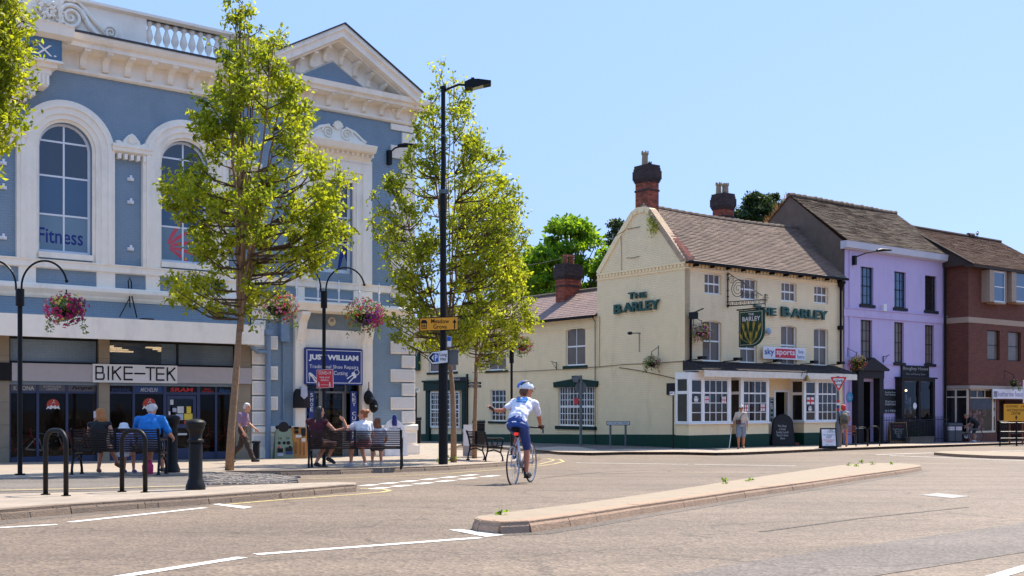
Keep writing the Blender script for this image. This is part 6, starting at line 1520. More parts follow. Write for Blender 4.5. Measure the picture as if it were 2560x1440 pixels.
def basket(loc, r, label, flowers, seed, group='hanging flower baskets', chain=.5, hgt=None, droop=.3, dens=1.0):
    """hanging basket; loc = centre of the foliage"""
    t = thing('hanging_basket', label, 'hanging basket', loc, 0, group); rnd = random.Random(seed)
    g = MB(); g.lathe([(.04, -r*.62), (r*.4, -r*.5), (r*.62, -r*.2), (r*.66, -.02), (r*.6, -.02)], 16); g.build('bowl', M_IRON, t)
    g = MB()
    for k in range(3): g.tube([(r*.6*math.cos(k*2.1), r*.6*math.sin(k*2.1), 0), (0, 0, chain+r*.4)], .006, 4)
    g.tube([(0, 0, chain+r*.4), (0, 0, chain+r*.55)], .012, 5); g.build('chain', M_IRON, t)
    LC = []
    for _ in range(int(900*dens*(r/.42)**2)):
        v = Vector((rnd.gauss(0, 1), rnd.gauss(0, 1), rnd.gauss(0, 1))).normalized()*r*rnd.random()**.4*(1+.25*math.sin(seed+rnd.random())); v.z *= .8
        if v.z < -.3*r and rnd.random() < .5: v.z -= droop*rnd.random()*r
        LC.append(tuple(v))
    for k in range(5):
        a = rnd.uniform(0, 6.28)
        for i in range(14): f = i/14; LC.append((r*.9*math.cos(a)*(1+.15*f), r*.9*math.sin(a)*(1+.15*f), -r*.5 - r*.8*f + rnd.uniform(-.02, .02)))
    leaf_mesh('foliage', LC, [.065]*len(LC), M_FOL, t, seed)
    for key, n, (ax, ay, az), sp in flowers:
        g = MB()
        for _ in range(n):
            v = Vector((rnd.gauss(ax, sp), rnd.gauss(ay-.5, sp), rnd.gauss(az, sp))).normalized()*r*rnd.uniform(.92, 1.14); v.z *= .85; v.z -= .1*r*rnd.random()
            nn = v.normalized(); a = nn.orthogonal().normalized(); b = nn.cross(a); q = rnd.uniform(.026, .042); m = 5; rot = rnd.random()*6.28
            P = [v + nn*.012] + [v + (a*math.cos(rot+math.pi*i/m) + b*math.sin(rot+math.pi*i/m))*q*(1 if i % 2 == 0 else .62) + nn*(.02 if i % 2 == 0 else 0) for i in range(2*m)]
            g.add(P, [(0, i+1, (i+1) % (2*m)+1) for i in range(2*m)])
        g.build('flowers', flower_m(key), t, uv=False)
    return t
A_ = (0, 0, 0)
def basket_post(px, py, ytop_sleeve, label, arms, seed):
    b = gp(px, py); d = b.y; t = thing('flower_post', label, 'post', b, 0, 'black basket posts'); L = lambda x, y: local(x, y, d, b)
    zt = L(px, ytop_sleeve).z
    g = MB(); g.tube([(0, 0, -.1), (0, 0, zt)], .042, 12); g.tube([(0, 0, 0), (0, 0, .03)], .09, 12); g.build('pole', M_IRON, t)
    s0 = L(px, ytop_sleeve+40).z if ytop_sleeve < 740 else L(px, ytop_sleeve+40).z
    g = MB(); g.tube([(0, 0, s0), (0, 0, zt+.02)], .075, 12); g.build('sleeve', M_IRON, t)
    for (x0, x1, yt, ye) in arms:
        a = L(x0, ytop_sleeve); e = L(x1, ye); tz = L(x0, yt).z
        P = [a]; n = 20; cx = (a.x+e.x)/2; rx = abs(a.x-e.x)/2; sg = 1 if e.x > a.x else -1
        zc = a.z + .06; rz2 = tz-zc
        P.append(Vector((a.x, 0, zc)))
        for i in range(n+1):
            A = math.pi*(1-i/n*.93); P.append(Vector((cx + sg*rx*math.cos(A), 0, zc + rz2*math.sin(A))))
        g = MB(); g.tube(P, .019, 8); g.ball(P[-1], .035, 8); g.build('arm', M_IRON, t)
    return b, d
bA, dA = basket_post(50, 1188, 725, 'black post with two hooped arms for flower baskets at far left', [(54, 168, 652, 712), (40, -70, 652, 712)], 1)
fl1 = [('magenta', 70, (-.6, 0, -.1), .6), ('magenta', 40, (.6, 0, 0), .6), ('wine', 60, (.8, 0, -.3), .4), ('yellow', 26, (0, 0, .5), .5)]
basket(Vector(wp(166, 770, dA)), 47*dA/F, 'hanging basket of magenta and yellow petunias on the far left post', fl1, 5, chain=.15)
basket(Vector(wp(-72, 770, dA)), 47*dA/F, 'hanging basket cut off by the left edge of the picture', fl1, 9, chain=.15)
bB, dB = basket_post(810, 1167, 730, 'black post with two hooped arms for flower baskets, beside the women on the bench', [(815, 912, 669, 722), (802, 698, 657, 722)], 2)
basket(Vector(wp(697, 765, dB)), 45*dB/F, 'hanging basket with pale pink and red flowers, left of its post', [('pink', 60, (0, 0, .1), .7), ('red', 40, (.2, 0, .4), .7), ('yellow', 26, (.6, 0, .5), .3), ('magenta', 26, (.8, 0, -.5), .4)], 6, chain=.12)
basket(Vector(wp(913, 785, dB)), 45*dB/F, 'hanging basket with bright magenta and violet flowers, right of its post', [('magenta', 90, (.8, 0, -.2), .4), ('violet', 50, (.3, 0, -.2), .3), ('red', 40, (-.5, 0, .3), .6), ('pink', 20, (0, 0, .6), .4)], 7, chain=.12)
# red notice on the second post
M_CR = mat('notice_red', c(206, 46, 54), .45, var=.04)
t = thing('covid_notice', 'small red keep your distance notice strapped to the flower post', 'sign', (bB.x, bB.y-.06, bB.z), 0)
Lb = lambda x, y: local(x, y, dB, bB)
a, e = Lb(793, 971), Lb(834, 923); g = MB(); g.prism_y([(a.x, a.z), (e.x+.01, a.z+.02), (e.x, e.z), (a.x, e.z-.02)], -.02, -.01); g.build('board', M_SW, t)
g = MB(); g.prism_y([(a.x+.008, a.z+.01), (e.x, a.z+.028), (e.x-.008, e.z-.01), (a.x+.008, e.z-.03)], -.026, -.021); g.build('panel', M_CR, t)
g = MB(); w_ = e.x-a.x; h_ = e.z-a.z; g.text('COVID-19', a.x+.12*w_, e.x-.12*w_, e.z-.28*h_, e.z-.12*h_, -.03, off=.01); g.text('keep your\ndistance', a.x+.2*w_, e.x-.2*w_, e.z-.62*h_, e.z-.36*h_, -.03)
for fx in (.14, .8): 
    cx = a.x+fx*w_; z0 = a.z+.08*h_; g.ball((cx, -.03, z0+.10), .014, 6); g.tube([(cx, -.03, z0+.085), (cx, -.03, z0+.045)], .011, 5); g.tube([(cx, -.03, z0+.05), (cx-.02, -.03, z0)], .007, 4); g.tube([(cx, -.03, z0+.05), (cx+.022, -.03, z0)], .007, 4); g.tube([(cx-.022, -.03, z0+.05), (cx, -.03, z0+.08), (cx+.022, -.03, z0+.05)], .006, 4)
g.tube([(a.x+.26*w_, -.03, a.z+.18*h_), (a.x+.70*w_, -.03, a.z+.18*h_)], .005, 4)
g.build('lettering', M_SW, t)
b3_ = gp(1279, 1140); bC, dC = basket_post(1279, 1138, 868, 'black flower basket post behind the cyclist', [(1275, 1240, 845, 862), (1284, 1318, 845, 862)], 3)
t = basket(Vector(wp(1306, 862, dC)), 24*dC/F, 'hanging basket of red and pink flowers over the cyclist, right of its post', [('red', 40, (.3, 0, 0), .7), ('magenta', 20, (.6, 0, -.3), .5)], 8, chain=.05, dens=1.2)
basket(Vector(wp(1248, 862, dC)), 24*dC/F, 'hanging basket over the cyclist, left of its post among the leaves', [('magenta', 40, (0, 0, 0), .8)], 12, chain=.05)
# wall baskets
def wall_basket(fr, px, py, p, r, lab, fl, seed):
    w3 = fr.world(fr.s_(px, p), p, fr.z(px, py, p)); t = basket(Vector(w3), r, lab, fl, seed, chain=.25, droop=.2); 
    g = MB(); a = Vector((-fr.n.x*p, -fr.n.y*p, .55)); g.tube([a + Vector((0, 0, -.3)), a + Vector((0, 0, .15))], .015, 5); g.tube([a + Vector((0, 0, .1)), Vector((0, 0, .42)), Vector((0, 0, .3))], .012, 5); g.build('bracket', M_IRON, t)
wall_basket(PF, 1754, 829, .45, .38, 'hanging basket of purple and pink flowers on the pub front by the downpipe', [('pink', 40, (-.3, 0, .3), .6), ('magenta', 40, (.4, 0, -.4), .6), ('violet', 20, (0, 0, 0), .6), ('yellow', 10, (.2, 0, .8), .2)], 14)
wall_basket(PG, 1629, 905, .4, .34, 'dark hanging basket with a few red flowers on the pub side wall', [('wine', 26, (0, 0, 0), .8), ('pink', 10, (.5, 0, .3), .3)], 15)
wall_basket(PU, 2142, 905, .5, .42, 'hanging basket of orange and yellow flowers over the purple house door', [('orange', 50, (.4, 0, .1), .6), ('yellow', 40, (0, 0, .4), .6), ('magenta', 20, (-.8, 0, -.5), .3)], 16)
wall_basket(BF, 2535, 958, .5, .3, 'dark sparse hanging basket on the brown brick building', [('pink', 14, (.4, 0, .3), .5)], 17)
# ---- tall lamp post with signs
b = gp(1108, 1161); d = b.y; L = lambda x, y: local(x, y, d, b)
t = thing('street_lamp', 'tall black lamp post with a flat lamp head on a short arm', 'street lamp', b)
g = MB(); z1 = L(1108, 490).z; z2 = L(1108, 222).z; g.tube([(0, 0, -.1), (0, 0, L(1108, 900).z), (0, 0, L(1108, 895).z), (0, 0, z1)], [.118, .118, .08, .08], 16); g.tube([(0, 0, z1), (0, 0, z2)], .055, 14); g.tube([(0, 0, z2), (0, 0, z2+.06)], .075, 14)
g.build('pole', M_IRON, t, smooth=False)
g = MB(); e = L(1172, 213); g.tube([(0, 0, z2-.08), (.12, 0, z2), (e.x*.6, 0, (z2+e.z)/2+.06), (e.x, 0, e.z)], .03, 8); g.build('arm', M_IRON, t)
e1 = L(1227, 205); g = MB(); zz = e.z
g.prism_y([(e.x-.1, zz-.09), (e.x+.05, zz-.1), (e1.x, e1.z-.07), (e1.x+.01, e1.z+.0), (e.x+.25, zz+.12), (e.x+.05, zz+.12), (e.x-.1, zz+.05)], -.16, .16); g.box(e.x+.06, e.x+.14, -.03, .03, zz+.12, zz+.19)
lh = g.build('lamp_head', M_IRON, t)
g = MB(); g.add([(e.x+.1, -.13, zz-.104), (e1.x-.06, -.13, e1.z-.076), (e1.x-.06, .13, e1.z-.076), (e.x+.1, .13, zz-.104)], [(0, 3, 2, 1)]); g.build('lens', mat('lens', c(190, 196, 180), .3), lh)
g = MB(); z = L(1108, 480).z; g.tube([(0, 0, z-.05), (0, 0, z+.05)], .10, 12); g.box(.06, .14, -.05, .05, z-.05, z+.06); z = L(1108, 340).z; g.tube([(0, 0, z-.02), (0, 0, z+.02)], .063, 12); g.build('bracket', M_GALV, t)
M_SYEL = mat('sign_yellow', c(232, 160, 22), .45, var=.03)
def rsign(name, label, x0, x1, yt, yb, dy, poly=None, border=M_SBK, face=M_SYEL, tilt=0):
    t = thing(name, label, 'sign', (b.x, b.y, b.z)); a, e = L(x0, yb), L(x1, yt)
    P = poly or [(a.x, a.z), (e.x, a.z+tilt), (e.x, e.z+tilt), (a.x, e.z)]
    g = MB(); g.prism_y(P, dy-.012, dy); g.build('board', border, t); cx = sum(p[0] for p in P)/len(P); cz = sum(p[1] for p in P)/len(P)
    w_, h_ = e.x-a.x, e.z-a.z; k = lambda p: (cx+(p[0]-cx)*(1-.03/w_*1.3), cz+(p[1]-cz)*(1-.03/h_*1.3))
    g = MB(); g.prism_y([k(p) for p in P], dy-.016, dy-.0125); g.build('panel', face, t); return t, a, e
t, a, e = rsign('direction_sign', 'yellow direction sign with black Meadow Grove lettering on the lamp post', 1050, 1147, 796, 830, -.16, tilt=.04)
w_ = e.x-a.x; h_ = e.z-a.z; g = MB(); y = -.18
g.text('Meadow\nGrove', a.x+.30*w_, a.x+.76*w_, a.z+.2*h_, e.z-.08*h_, y, off=.008)
ax = a.x+.90*w_; g.tube([(ax, y, a.z+.2*h_), (ax, y, e.z-.2*h_)], .014, 4); g.poly([(ax-.05, y, e.z-.36*h_), (ax+.05, y, e.z-.36*h_), (ax, y, e.z-.08*h_)])
hx = a.x+.12*w_; hz = a.z+.2*h_; g.poly([(hx-.09, y, hz+.14), (hx+.09, y, hz+.14), (hx+.05, y, hz+.22), (hx-.05, y, hz+.22)])
for dx in (-.055, .0, .055): g.box(hx+dx-.01, hx+dx+.01, y, y+.002, hz, hz+.14)
g.box(hx-.065, hx+.065, y, y+.002, hz+.06, hz+.08); g.box(hx-.065, hx+.065, y, y+.002, hz, hz+.015); g.build('lettering', M_SBK, t)
a, e = L(1068, 913), L(1122, 878); P = [(a.x+.13, a.z), (e.x, a.z+.05), (e.x, e.z+.04), (a.x+.13, e.z-.02), (a.x, (a.z+e.z)/2)]
t, a, e = rsign('direction_sign', 'white arrow sign reading Long stay with a blue parking square on the lamp post', 1068, 1122, 878, 913, -.17, poly=P, face=M_SW)
w_ = e.x-a.x; h_ = e.z-a.z; g = MB(); y = -.192; g.text('Long\nstay', a.x+.60*w_, a.x+.93*w_, a.z+.26*h_, e.z-.14*h_, y, off=.005); 
g.poly([(a.x+.05, y, a.z+.5*h_), (a.x+.15, y, a.z+.18*h_), (a.x+.2, y, a.z+.2*h_), (a.x+.12, y, a.z+.5*h_), (a.x+.2, y, a.z+.84*h_), (a.x+.15, y, a.z+.84*h_)]); g.build('lettering', M_SBK, t)
g = MB(); g.box(a.x+.32*w_, a.x+.55*w_, -.192, -.188, a.z+.22*h_, e.z-.18*h_); g.build('parking_square', mat('parking_blue', c(20, 88, 180), .4), t); g = MB(); g.text('P', a.x+.38*w_, a.x+.5*w_, a.z+.3*h_, e.z-.27*h_, -.196, off=.02); g.build('lettering', M_SW, t)
t, a, e = rsign('parking_plate', 'small white parking plate on the right of the lamp post', 1117, 1131, 840, 869, -.10, border=M_GALV, face=M_SW)
g = MB(); g.box(a.x+.02, e.x-.03, -.122, -.118, a.z+.16, e.z-.03); g.build('symbol', mat('parking_blue', None), t)
t = thing('control_box', 'small grey box strapped to the lamp post behind the arrow sign', 'box', b); a, e = L(1119, 912), L(1145, 878); g = MB(); g.box(a.x, e.x, -.02, .2, a.z, e.z); g.box(a.x-.02, e.x+.02, -.04, .22, e.z, e.z+.03); g.build('case', M_GREY, t)
# ---- bollards
def bollard(px, py, pt, label):
    b = gp(px, py); H = (py-pt)*b.y/F; t = thing('bollard', label, 'bollard', b, 0, 'black cast iron bollards'); r = H*.105
    g = MB(); pr = [(1.30, -.05), (1.30, .02), (1.28, .06), (1.12, .10), (1.05, .13), (.92, .16), (.88, .62), (.86, .665)]; g.lathe([(r*a, H*z) for a, z in pr], 20); g.build('shaft', M_BOLL, t, smooth=True)
    g = MB(); pr = [(.86, .665), (1.08, .675), (1.10, .70), (.9, .712), (.84, .73), (.86, .79), (1.0, .83), (1.20, .865), (1.24, .88), (1.20, .90), (1.28, .915), (1.36, .93), (1.34, .95), (1.1, .975), (.6, .995), (.05, 1.0)]; g.lathe([(r*a, H*z) for a, z in pr], 20); g.build('cap', M_BOLL, t, smooth=True)
bollard(489, 1224, 1047, 'black bollard standing on the near footway'); bollard(430, 1181, 1037, 'black bollard behind, at the end of the left bench')
# ---- cycle hoops
def hoop(px0, px1, py0, py1, ytop, label, r=.03, group='bicycle hoops on the near footway'):
    a, e = gp(px0, py0), gp(px1, py1); m = (a+e)/2; u = (e-a); W = u.xy.length; H = ((py0+py1)/2-ytop)*m.y/F
    t = thing('cycle_hoop', label, 'cycle stand', m, math.atan2(u.y, u.x), group); g = MB(); R_ = W/2*.78; P = [(-W/2, 0, -.1), (-W/2, 0, H-R_)]
    for i in range(1, 9): A = math.pi - math.pi/2*i/8; P.append((-W/2+R_+R_*math.cos(A), 0, H-R_+R_*math.sin(A)))
    for i in range(0, 9): A = math.pi/2 - math.pi/2*i/8; P.append((W/2-R_+R_*math.cos(A), 0, H-R_+R_*math.sin(A)))
    P.append((W/2, 0, -.1)); g.tube(P, r, 12); g.build('tube', M_BOLL, t, smooth=True)
    g = MB(); g.tube([(-W/2, 0, 0), (-W/2, 0, .012)], r*1.9, 12); g.build('foot_plate', M_BOLL, t); g = MB(); g.tube([(W/2, 0, 0), (W/2, 0, .012)], r*1.9, 12); g.build('foot_plate', M_BOLL, t)
hoop(114, 165, 1237, 1240, 1076, 'black bicycle hoop at far left, in front of the bench end'); hoop(305, 363, 1230, 1231, 1077, 'black bicycle hoop in front of the bench, nearer the bollards')
hoop(2140, 2168, 1116, 1116, 1068, 'thin cycle hoop left of the pair on the far pavement by the purple house', .022, 'bicycle hoops on the far pavement'); hoop(2170, 2199, 1115, 1115, 1066, 'thin cycle hoop right of the pair on the far pavement by the purple house', .022, 'bicycle hoops on the far pavement')
# ---- benches (local: x along, sitters face +y)
def bench(loc, rz, W, label, H=.86):
    t = thing('park_bench', label, 'bench', loc, rz, 'park benches on the pavement')
    for i in range(9):
        z = .47 + i*.043*H/.86; y = -.20-.0*i - .13*(z-.45); g = MB(); g.box(-W/2+.03, W/2-.03, y-.012, y+.012, z, z+.026); g.build('back_slat', M_BWOOD, t)
    for i in range(6):
        y = -.17+i*.075; g = MB(); g.box(-W/2+.03, W/2-.03, y, y+.05, .42+.004*(i-2)**2*.5, .445+.004*(i-2)**2*.5); g.build('seat_slat', M_BWOOD, t)
    for s in (-1, 1):
        x = s*(W/2-.02)
        g = MB()
        g.tube([(x, -.25, -.02), (x, -.245, .12), (x, -.20, .28), (x, -.18, .42), (x, -.24, .7), (x, -.29, H-.02), (x, -.30, H)], [.028, .024, .024, .03, .026, .03, .02], 8)
        g.tube([(x, .27, -.02), (x, .26, .12), (x, .2, .26), (x, .0, .34), (x, -.18, .30)], [.03, .024, .024, .022, .022], 8); g.tube([(x, .2, .26), (x, .23, .42), (x, .26, .52), (x, .26, .63)], .022, 8)
        g.tube([(x, .28, .63), (x, .2, .655), (x, .0, .65), (x, -.23, .66)], .026, 8); g.box(x-.02, x+.02, -.2, .27, .38, .42)
        g.tube([(x, .02+.09*math.cos(R(q)), .53+.09*math.sin(R(q))) for q in range(0, 361, 30)], .014, 6); g.tube([(x, -.1, .62), (x, -.02, .5), (x, -.14, .43)], .012, 6)
        g.tube([(x, -.30, 0), (x, -.2, 0)], .03, 6); g.tube([(x, .22, 0), (x, .32, 0)], .03, 6)
        g.build('end_frame', M_IRON, t)
    g = MB(); g.box(-.02, .02, -.30, -.245, .47, .86); g.build('back_strap', M_IRON, t)
    return t
bb1 = gp(287, 1187); W1b = (392-172)*bb1.y/F
bench((bb1.x, bb1.y+.25, gz(bb1.y+.25)), .03, W1b, 'black slatted park bench in front of the cycle shop, seen from behind')
bb2 = gp(886, 1170); W2b = (1000-766)*bb2.y/F
bench((bb2.x, bb2.y+.25, gz(bb2.y+.25)), .05, W2b, 'dark brown slatted park bench in front of the shoe repair shop, seen from behind')
bb3 = gp(1212, 1152); bench((bb3.x, bb3.y, bb3.z), R(-68), 1.5, 'black park bench seen end-on beside the pear tree trunk')
# ---- signs and posts on the far pavement
def post(px, py, ytop, r, m_, name, label, cat='sign', base_h=0, dz=0):
    b = gp(px, py, dz); t = thing(name, label, cat, b); H = (py-ytop)*b.y/F; g = MB(); g.tube([(0, 0, -.1), (0, 0, H)], r, 12)
    if base_h: g.tube([(0, 0, -.1), (0, 0, base_h), (0, 0, base_h+.08)], [r*1.9, r*1.9, r], 12)
    g.build('post', m_, t); return t, b, b.y
t, b, d = post(1452, 1115, 940, .06, M_GALV, 'sign_post', 'grey sign post with a round sign seen from behind, by the pub side wall'); L = lambda x, y: local(x, y, d, b)
g = MB(); p = L(1452, 969); P = [(p.x+.24*math.cos(R(q)), p.z+.27*math.sin(R(q))) for q in range(0, 360, 15)]; g.prism_y(P, .07, .085); g.build('sign_back', M_GREY, t)
g = MB(); g.prism_y([(p.x-.4, L(0, 943).z), (p.x+.03, L(0, 938).z), (p.x+.03, L(0, 944).z), (p.x-.1, L(0, 948).z), (p.x-.12, L(0, 957).z), (p.x-.3, L(0, 955).z)], -.1, .06); g.build('lamp_unit', M_GREY, t)
t = thing('street_name_sign', 'low Stafford Street name plate on two short grey legs', 'sign', gp(1545, 1112)); b = PG.world(PG.s_(1545, .9), .9, 0); b.z = gz(b.y)-.12; t.location = b; d = b.y; L = lambda x, y: local(x, y, d, b)
for x in (1526, 1564): g = MB(); q = L(x, 1112); g.tube([(q.x, 0, -.1), (q.x, 0, L(x, 1056).z)], .045, 8); g.build('leg', M_GALV, t)
a, e = L(1516, 1063), L(1574, 1053); g = MB(); g.box(a.x, e.x, -.08, -.05, a.z, e.z); g.build('frame', M_SBK, t); g = MB(); g.box(a.x+.03, e.x-.03, -.085, -.081, a.z+.025, e.z-.02); g.build('plate', M_SW, t); g = MB(); g.text('STAFFORD STREET', a.x+.06, e.x-.06, a.z+.05, e.z-.045, -.089, off=.01); g.build('lettering', M_SBK, t)
t, b, d = post(1683, 1122, 978, .03, M_IRON, 'parking_sign', 'slim black post with a small white plate by the corner of the pub'); L = lambda x, y: local(x, y, d, b)
a, e = L(1674, 988), L(1686, 979); g = MB(); g.box(a.x, e.x, -.05, -.03, a.z, e.z); g.build('plate', M_SW, t); g = MB(); g.text('P', a.x+.03, e.x-.06, a.z+.03, e.z-.03, -.054); g.build('lettering', M_SBK, t)
t = thing('notice_board', 'dark blank notice board on the side wall behind the slim parking post', 'board', PG.loc(), PG.rz); g = MB(); a, b2_, z0, z1 = PG.rect(1666, 1687, 958, 987, .06); g.box(a, b2_, -.06, 0, z0, z1); g.build('board', M_CHAR, t)
t, b, d = post(1040, 1134, 972, .035, M_IRON, 'parking_sign', 'slim dark post with a small white plate by the corner of the blue building'); L = lambda x, y: local(x, y, d, b)
a, e = L(1040, 981), L(1049, 969); g = MB(); g.box(a.x, e.x, -.05, -.03, a.z, e.z); g.build('plate', M_SW, t); g = MB(); g.text('P', a.x+.02, e.x-.03, a.z+.04, e.z-.03, -.054); g.build('lettering', M_SBK, t)
t, b, d = post(2095, 1117, 940, .06, M_GALV, 'give_way_sign', 'red bordered triangular give way sign on a grey post at the pub corner', base_h=1.0); L = lambda x, y: local(x, y, d, b)
P0 = [L(2073, 942), L(2117, 942), L(2095, 980)]; 
def tri(s, y0, y1, m, nm):
    cx = sum(p.x for p in P0)/3; cz = sum(p.z for p in P0)/3; Q = [(cx+(p.x-cx)*s, cz+(p.z-cz)*s) for p in P0]; R3 = []
    for i in range(3):
        A, Bq, Cq = Vector(Q[i-1]), Vector(Q[i]), Vector(Q[(i+1) % 3]); R3 += [tuple(Bq.lerp(A, .07)), tuple(Bq.lerp(Cq, .07))]
    g = MB(); g.prism_y(R3[::-1], y0, y1); g.build(nm, m, t)
tri(1.0, -.08, -.065, M_SW, 'board'); tri(.97, -.084, -.081, M_CR, 'border'); tri(.66, -.088, -.085, M_SW, 'panel')
g = MB(); g.text('GIVE', L(2084, 0).x, L(2106, 0).x, L(0, 956).z, L(0, 949).z, -.094, off=.02); g.text('WAY', L(2088, 0).x, L(2102, 0).x, L(0, 965).z, L(0, 959).z, -.094, off=.02); g.build('lettering', M_SBK, t)
g = MB(); z = L(0, 1000).z; 
for i, m in enumerate((M_STG, M_SW, M_SBL, M_STG)):
    g = MB(); g.tube([(0, -.002, z-.12*i), (0, -.002, z-.12*i-.09)], .064, 12); g.build('sticker', m, t)
# A-boards
def aboard(px0, px1, pt, py, label, frame_m, face_m, texts, arch=0, txt=M_SW, name='pavement_board', rz=0, lean=.18, at=None):
    b = gp((px0+px1)/2, py) if at is None else B.world(B.s_((px0+px1)/2, at), at, 0)
    if at is not None: b.z = gz(b.y); rz = B.rz*.6
    d = b.y; W = (px1-px0)*d/F; H = (py-pt)*d/F; t = thing(name, label, 'a-board', b, rz)
    k = lean/H
    for sd in (-1, 1):
        g = MB()
        if arch: P = [(-W/2, 0), (W/2, 0), (W/2*.86, H*.7)] + [(W/2*.86*math.cos(R(q)), H*.7+H*.3*math.sin(R(q))) for q in range(15, 180, 15)] + [(-W/2*.86, H*.7)]
        else: P = [(-W/2, 0), (W/2, 0), (W/2, H), (-W/2, H)]
        g.prism_y(P, -.012, .012)
        g.v = [(x, (y + (-lean + k*z) if sd < 0 else y + (lean - k*z)), z) for x, y, z in g.v]; g.build('frame', frame_m, t)
    g = MB(); f = .05 if not arch else .04
    if arch: P = [(-W/2+f, f), (W/2-f, f), ((W/2-f)*.86, H*.7)] + [((W/2-f)*.86*math.cos(R(q)), H*.7+(H*.3-f)*math.sin(R(q))) for q in range(15, 180, 15)] + [(-(W/2-f)*.86, H*.7)]
    else: P = [(-W/2+f, f*2.2), (W/2-f, f*2.2), (W/2-f, H-f), (-W/2+f, H-f)]
    g.prism_y(P, -.022, -.013); g.v = [(x, y-lean+k*z, z) for x, y, z in g.v]; g.build('face', face_m, t)
    for (w_, fx0, fx1, fz0, fz1, m) in texts:
        g = MB(); g.text(w_, -W/2+W*fx0, -W/2+W*fx1, H*fz0, H*fz1, -.027, off=.004); g.v = [(x, y-lean+k*z, z) for x, y, z in g.v]; g.build('lettering', m or txt, t)
    return t
M_CHK = mat('chalkboard', c(34, 28, 28), .7, var=.2, scale=6); M_CHL = mat('chalk', c(196, 190, 184), .9, var=.2, scale=20); M_WDF = mat('wood_frame', c(168, 120, 72), .6, var=.15)
aboard(1927, 1986, 1035, 1114, 'large round topped chalkboard by the pub door', M_SBK, M_CHK, [('We Have\na Great\nSunday Lunch\nBest in town\nHere', .2, .72, .2, .66, M_CHL)], arch=1)
aboard(1995, 2017, 1064, 1106, 'small chalkboard with green frame right of the pub door', M_SILL, M_CHK, [('Food\nNow\nServed', .2, .8, .25, .85, M_CHL)], lean=.1)
aboard(2050, 2090, 1070, 1121, 'white poster board with blue lettering at the pub corner', M_IRON, M_FW, [('HEY\nJUDE\'S', .42, .9, .76, .93, M_LET), ('THE ORIGINAL\nCOFFEE\nSHOP', .1, .9, .5, .7, M_SBL), ('HOT & COLD\nDRINKS', .14, .86, .3, .45, M_CR), ('<---', .25, .75, .16, .22, M_SBL)])
aboard(2222, 2267, 1055, 1107, 'wood framed chalkboard before the purple house railings', M_WDF, M_CHK, [('Specials', .25, .75, .76, .86, M_CR), ('Cut & Colour\nBlow Dry\nGents Cut\nPerm\nNails', .2, .8, .25, .7, M_CHL)])
aboard(955, 1015, 1045, 1136, 'white round topped shop board with a dark shoe man, behind the bench', M_FW, M_FW, [('WILLIAM', .25, .75, .72, .78, M_NAVY)], arch=1, lean=.3, at=.9)
g = MB(); q = gp(985, 1136); t = [o for o in C.objects if o.name.startswith('pavement_board')][-1]; H = (1136-1045)*q.y/F; g.ball((0, -.03-.3+.27, H*.86), .08, 10, (1, .2, 1)); g.ball((0, -.05, H*1.0), .1, 10, (.8, .3, 1.2)); g.tube([(0, -.05, H*.8), (0, -.05, H*.95)], .09, 8); g.build('emblem', M_NAVY, t)
M_SAGE = mat('board_sage', c(128, 142, 118), .6); M_LTW = mat('board_pine', c(196, 134, 62), .6, var=.15)
tb2 = aboard(684, 732, 1052, 1138, 'sage green round topped board of watch and trophy samples by the shoe shop', M_SAGE, M_SAGE, [('18   20', .2, .8, .56, .62, M_SBK)], arch=1, lean=.2, at=.75)
H = (1138-1052)*gp(708, 1138).y/F
for (fx, fz, r, m) in ((0, .84, .17, M_CHAR), (-.2, .84, .06, M_SBK), (.2, .84, .05, M_SBK), (-.15, .42, .05, M_CHAR), (.13, .42, .06, M_CHAR), (0, .42, .05, M_SBK), (-.16, .3, .04, M_CR), (.18, .3, .05, M_SBK)):
    g = MB(); y = -.2+.2*fz-.03; g.ball((fx, y, H*fz), r, 12, (1, .08, 1)); g.build('sample', m, tb2)
for (x0, x1, f0, f1, m) in ((-.22, -.05, .17, .28, M_SBK), (.03, .25, .2, .3, M_CHAR), (.03, .25, .12, .19, M_SBL), (-.22, -.04, .07, .15, M_LIL)): g = MB(); y = -.2+.2*f0-.035; g.box(x0, x1, y-.01, y, H*f0, H*f1); g.build('sample', m, tb2)
t2 = aboard(728, 766, 1060, 1138, 'pine display board of leather goods and keys by the shoe shop', M_LTW, M_LTW, [], lean=.2, at=.8)
H = (1138-1060)*gp(747, 1138).y/F
for (x0, x1, f0, f1, m) in ((-.16, -.02, .86, .94, M_SBK), (-.16, -.03, .74, .83, M_SBK), (-.12, .06, .62, .7, M_PAP), (.05, .18, .5, .6, M_PAP), (-.02, .02, .12, .6, mat('oak', c(140, 84, 40), .6)), (.1, .14, .1, .45, mat('oak', None)), (.05, .19, .66, .9, M_CHAR), (-.16, -.1, .15, .5, mat('oak', None))): g = MB(); y = -.2+.2*f0-.035; g.box(x0, x1, y-.012, y, H*f0, H*f1); g.build('sample', m, t2)
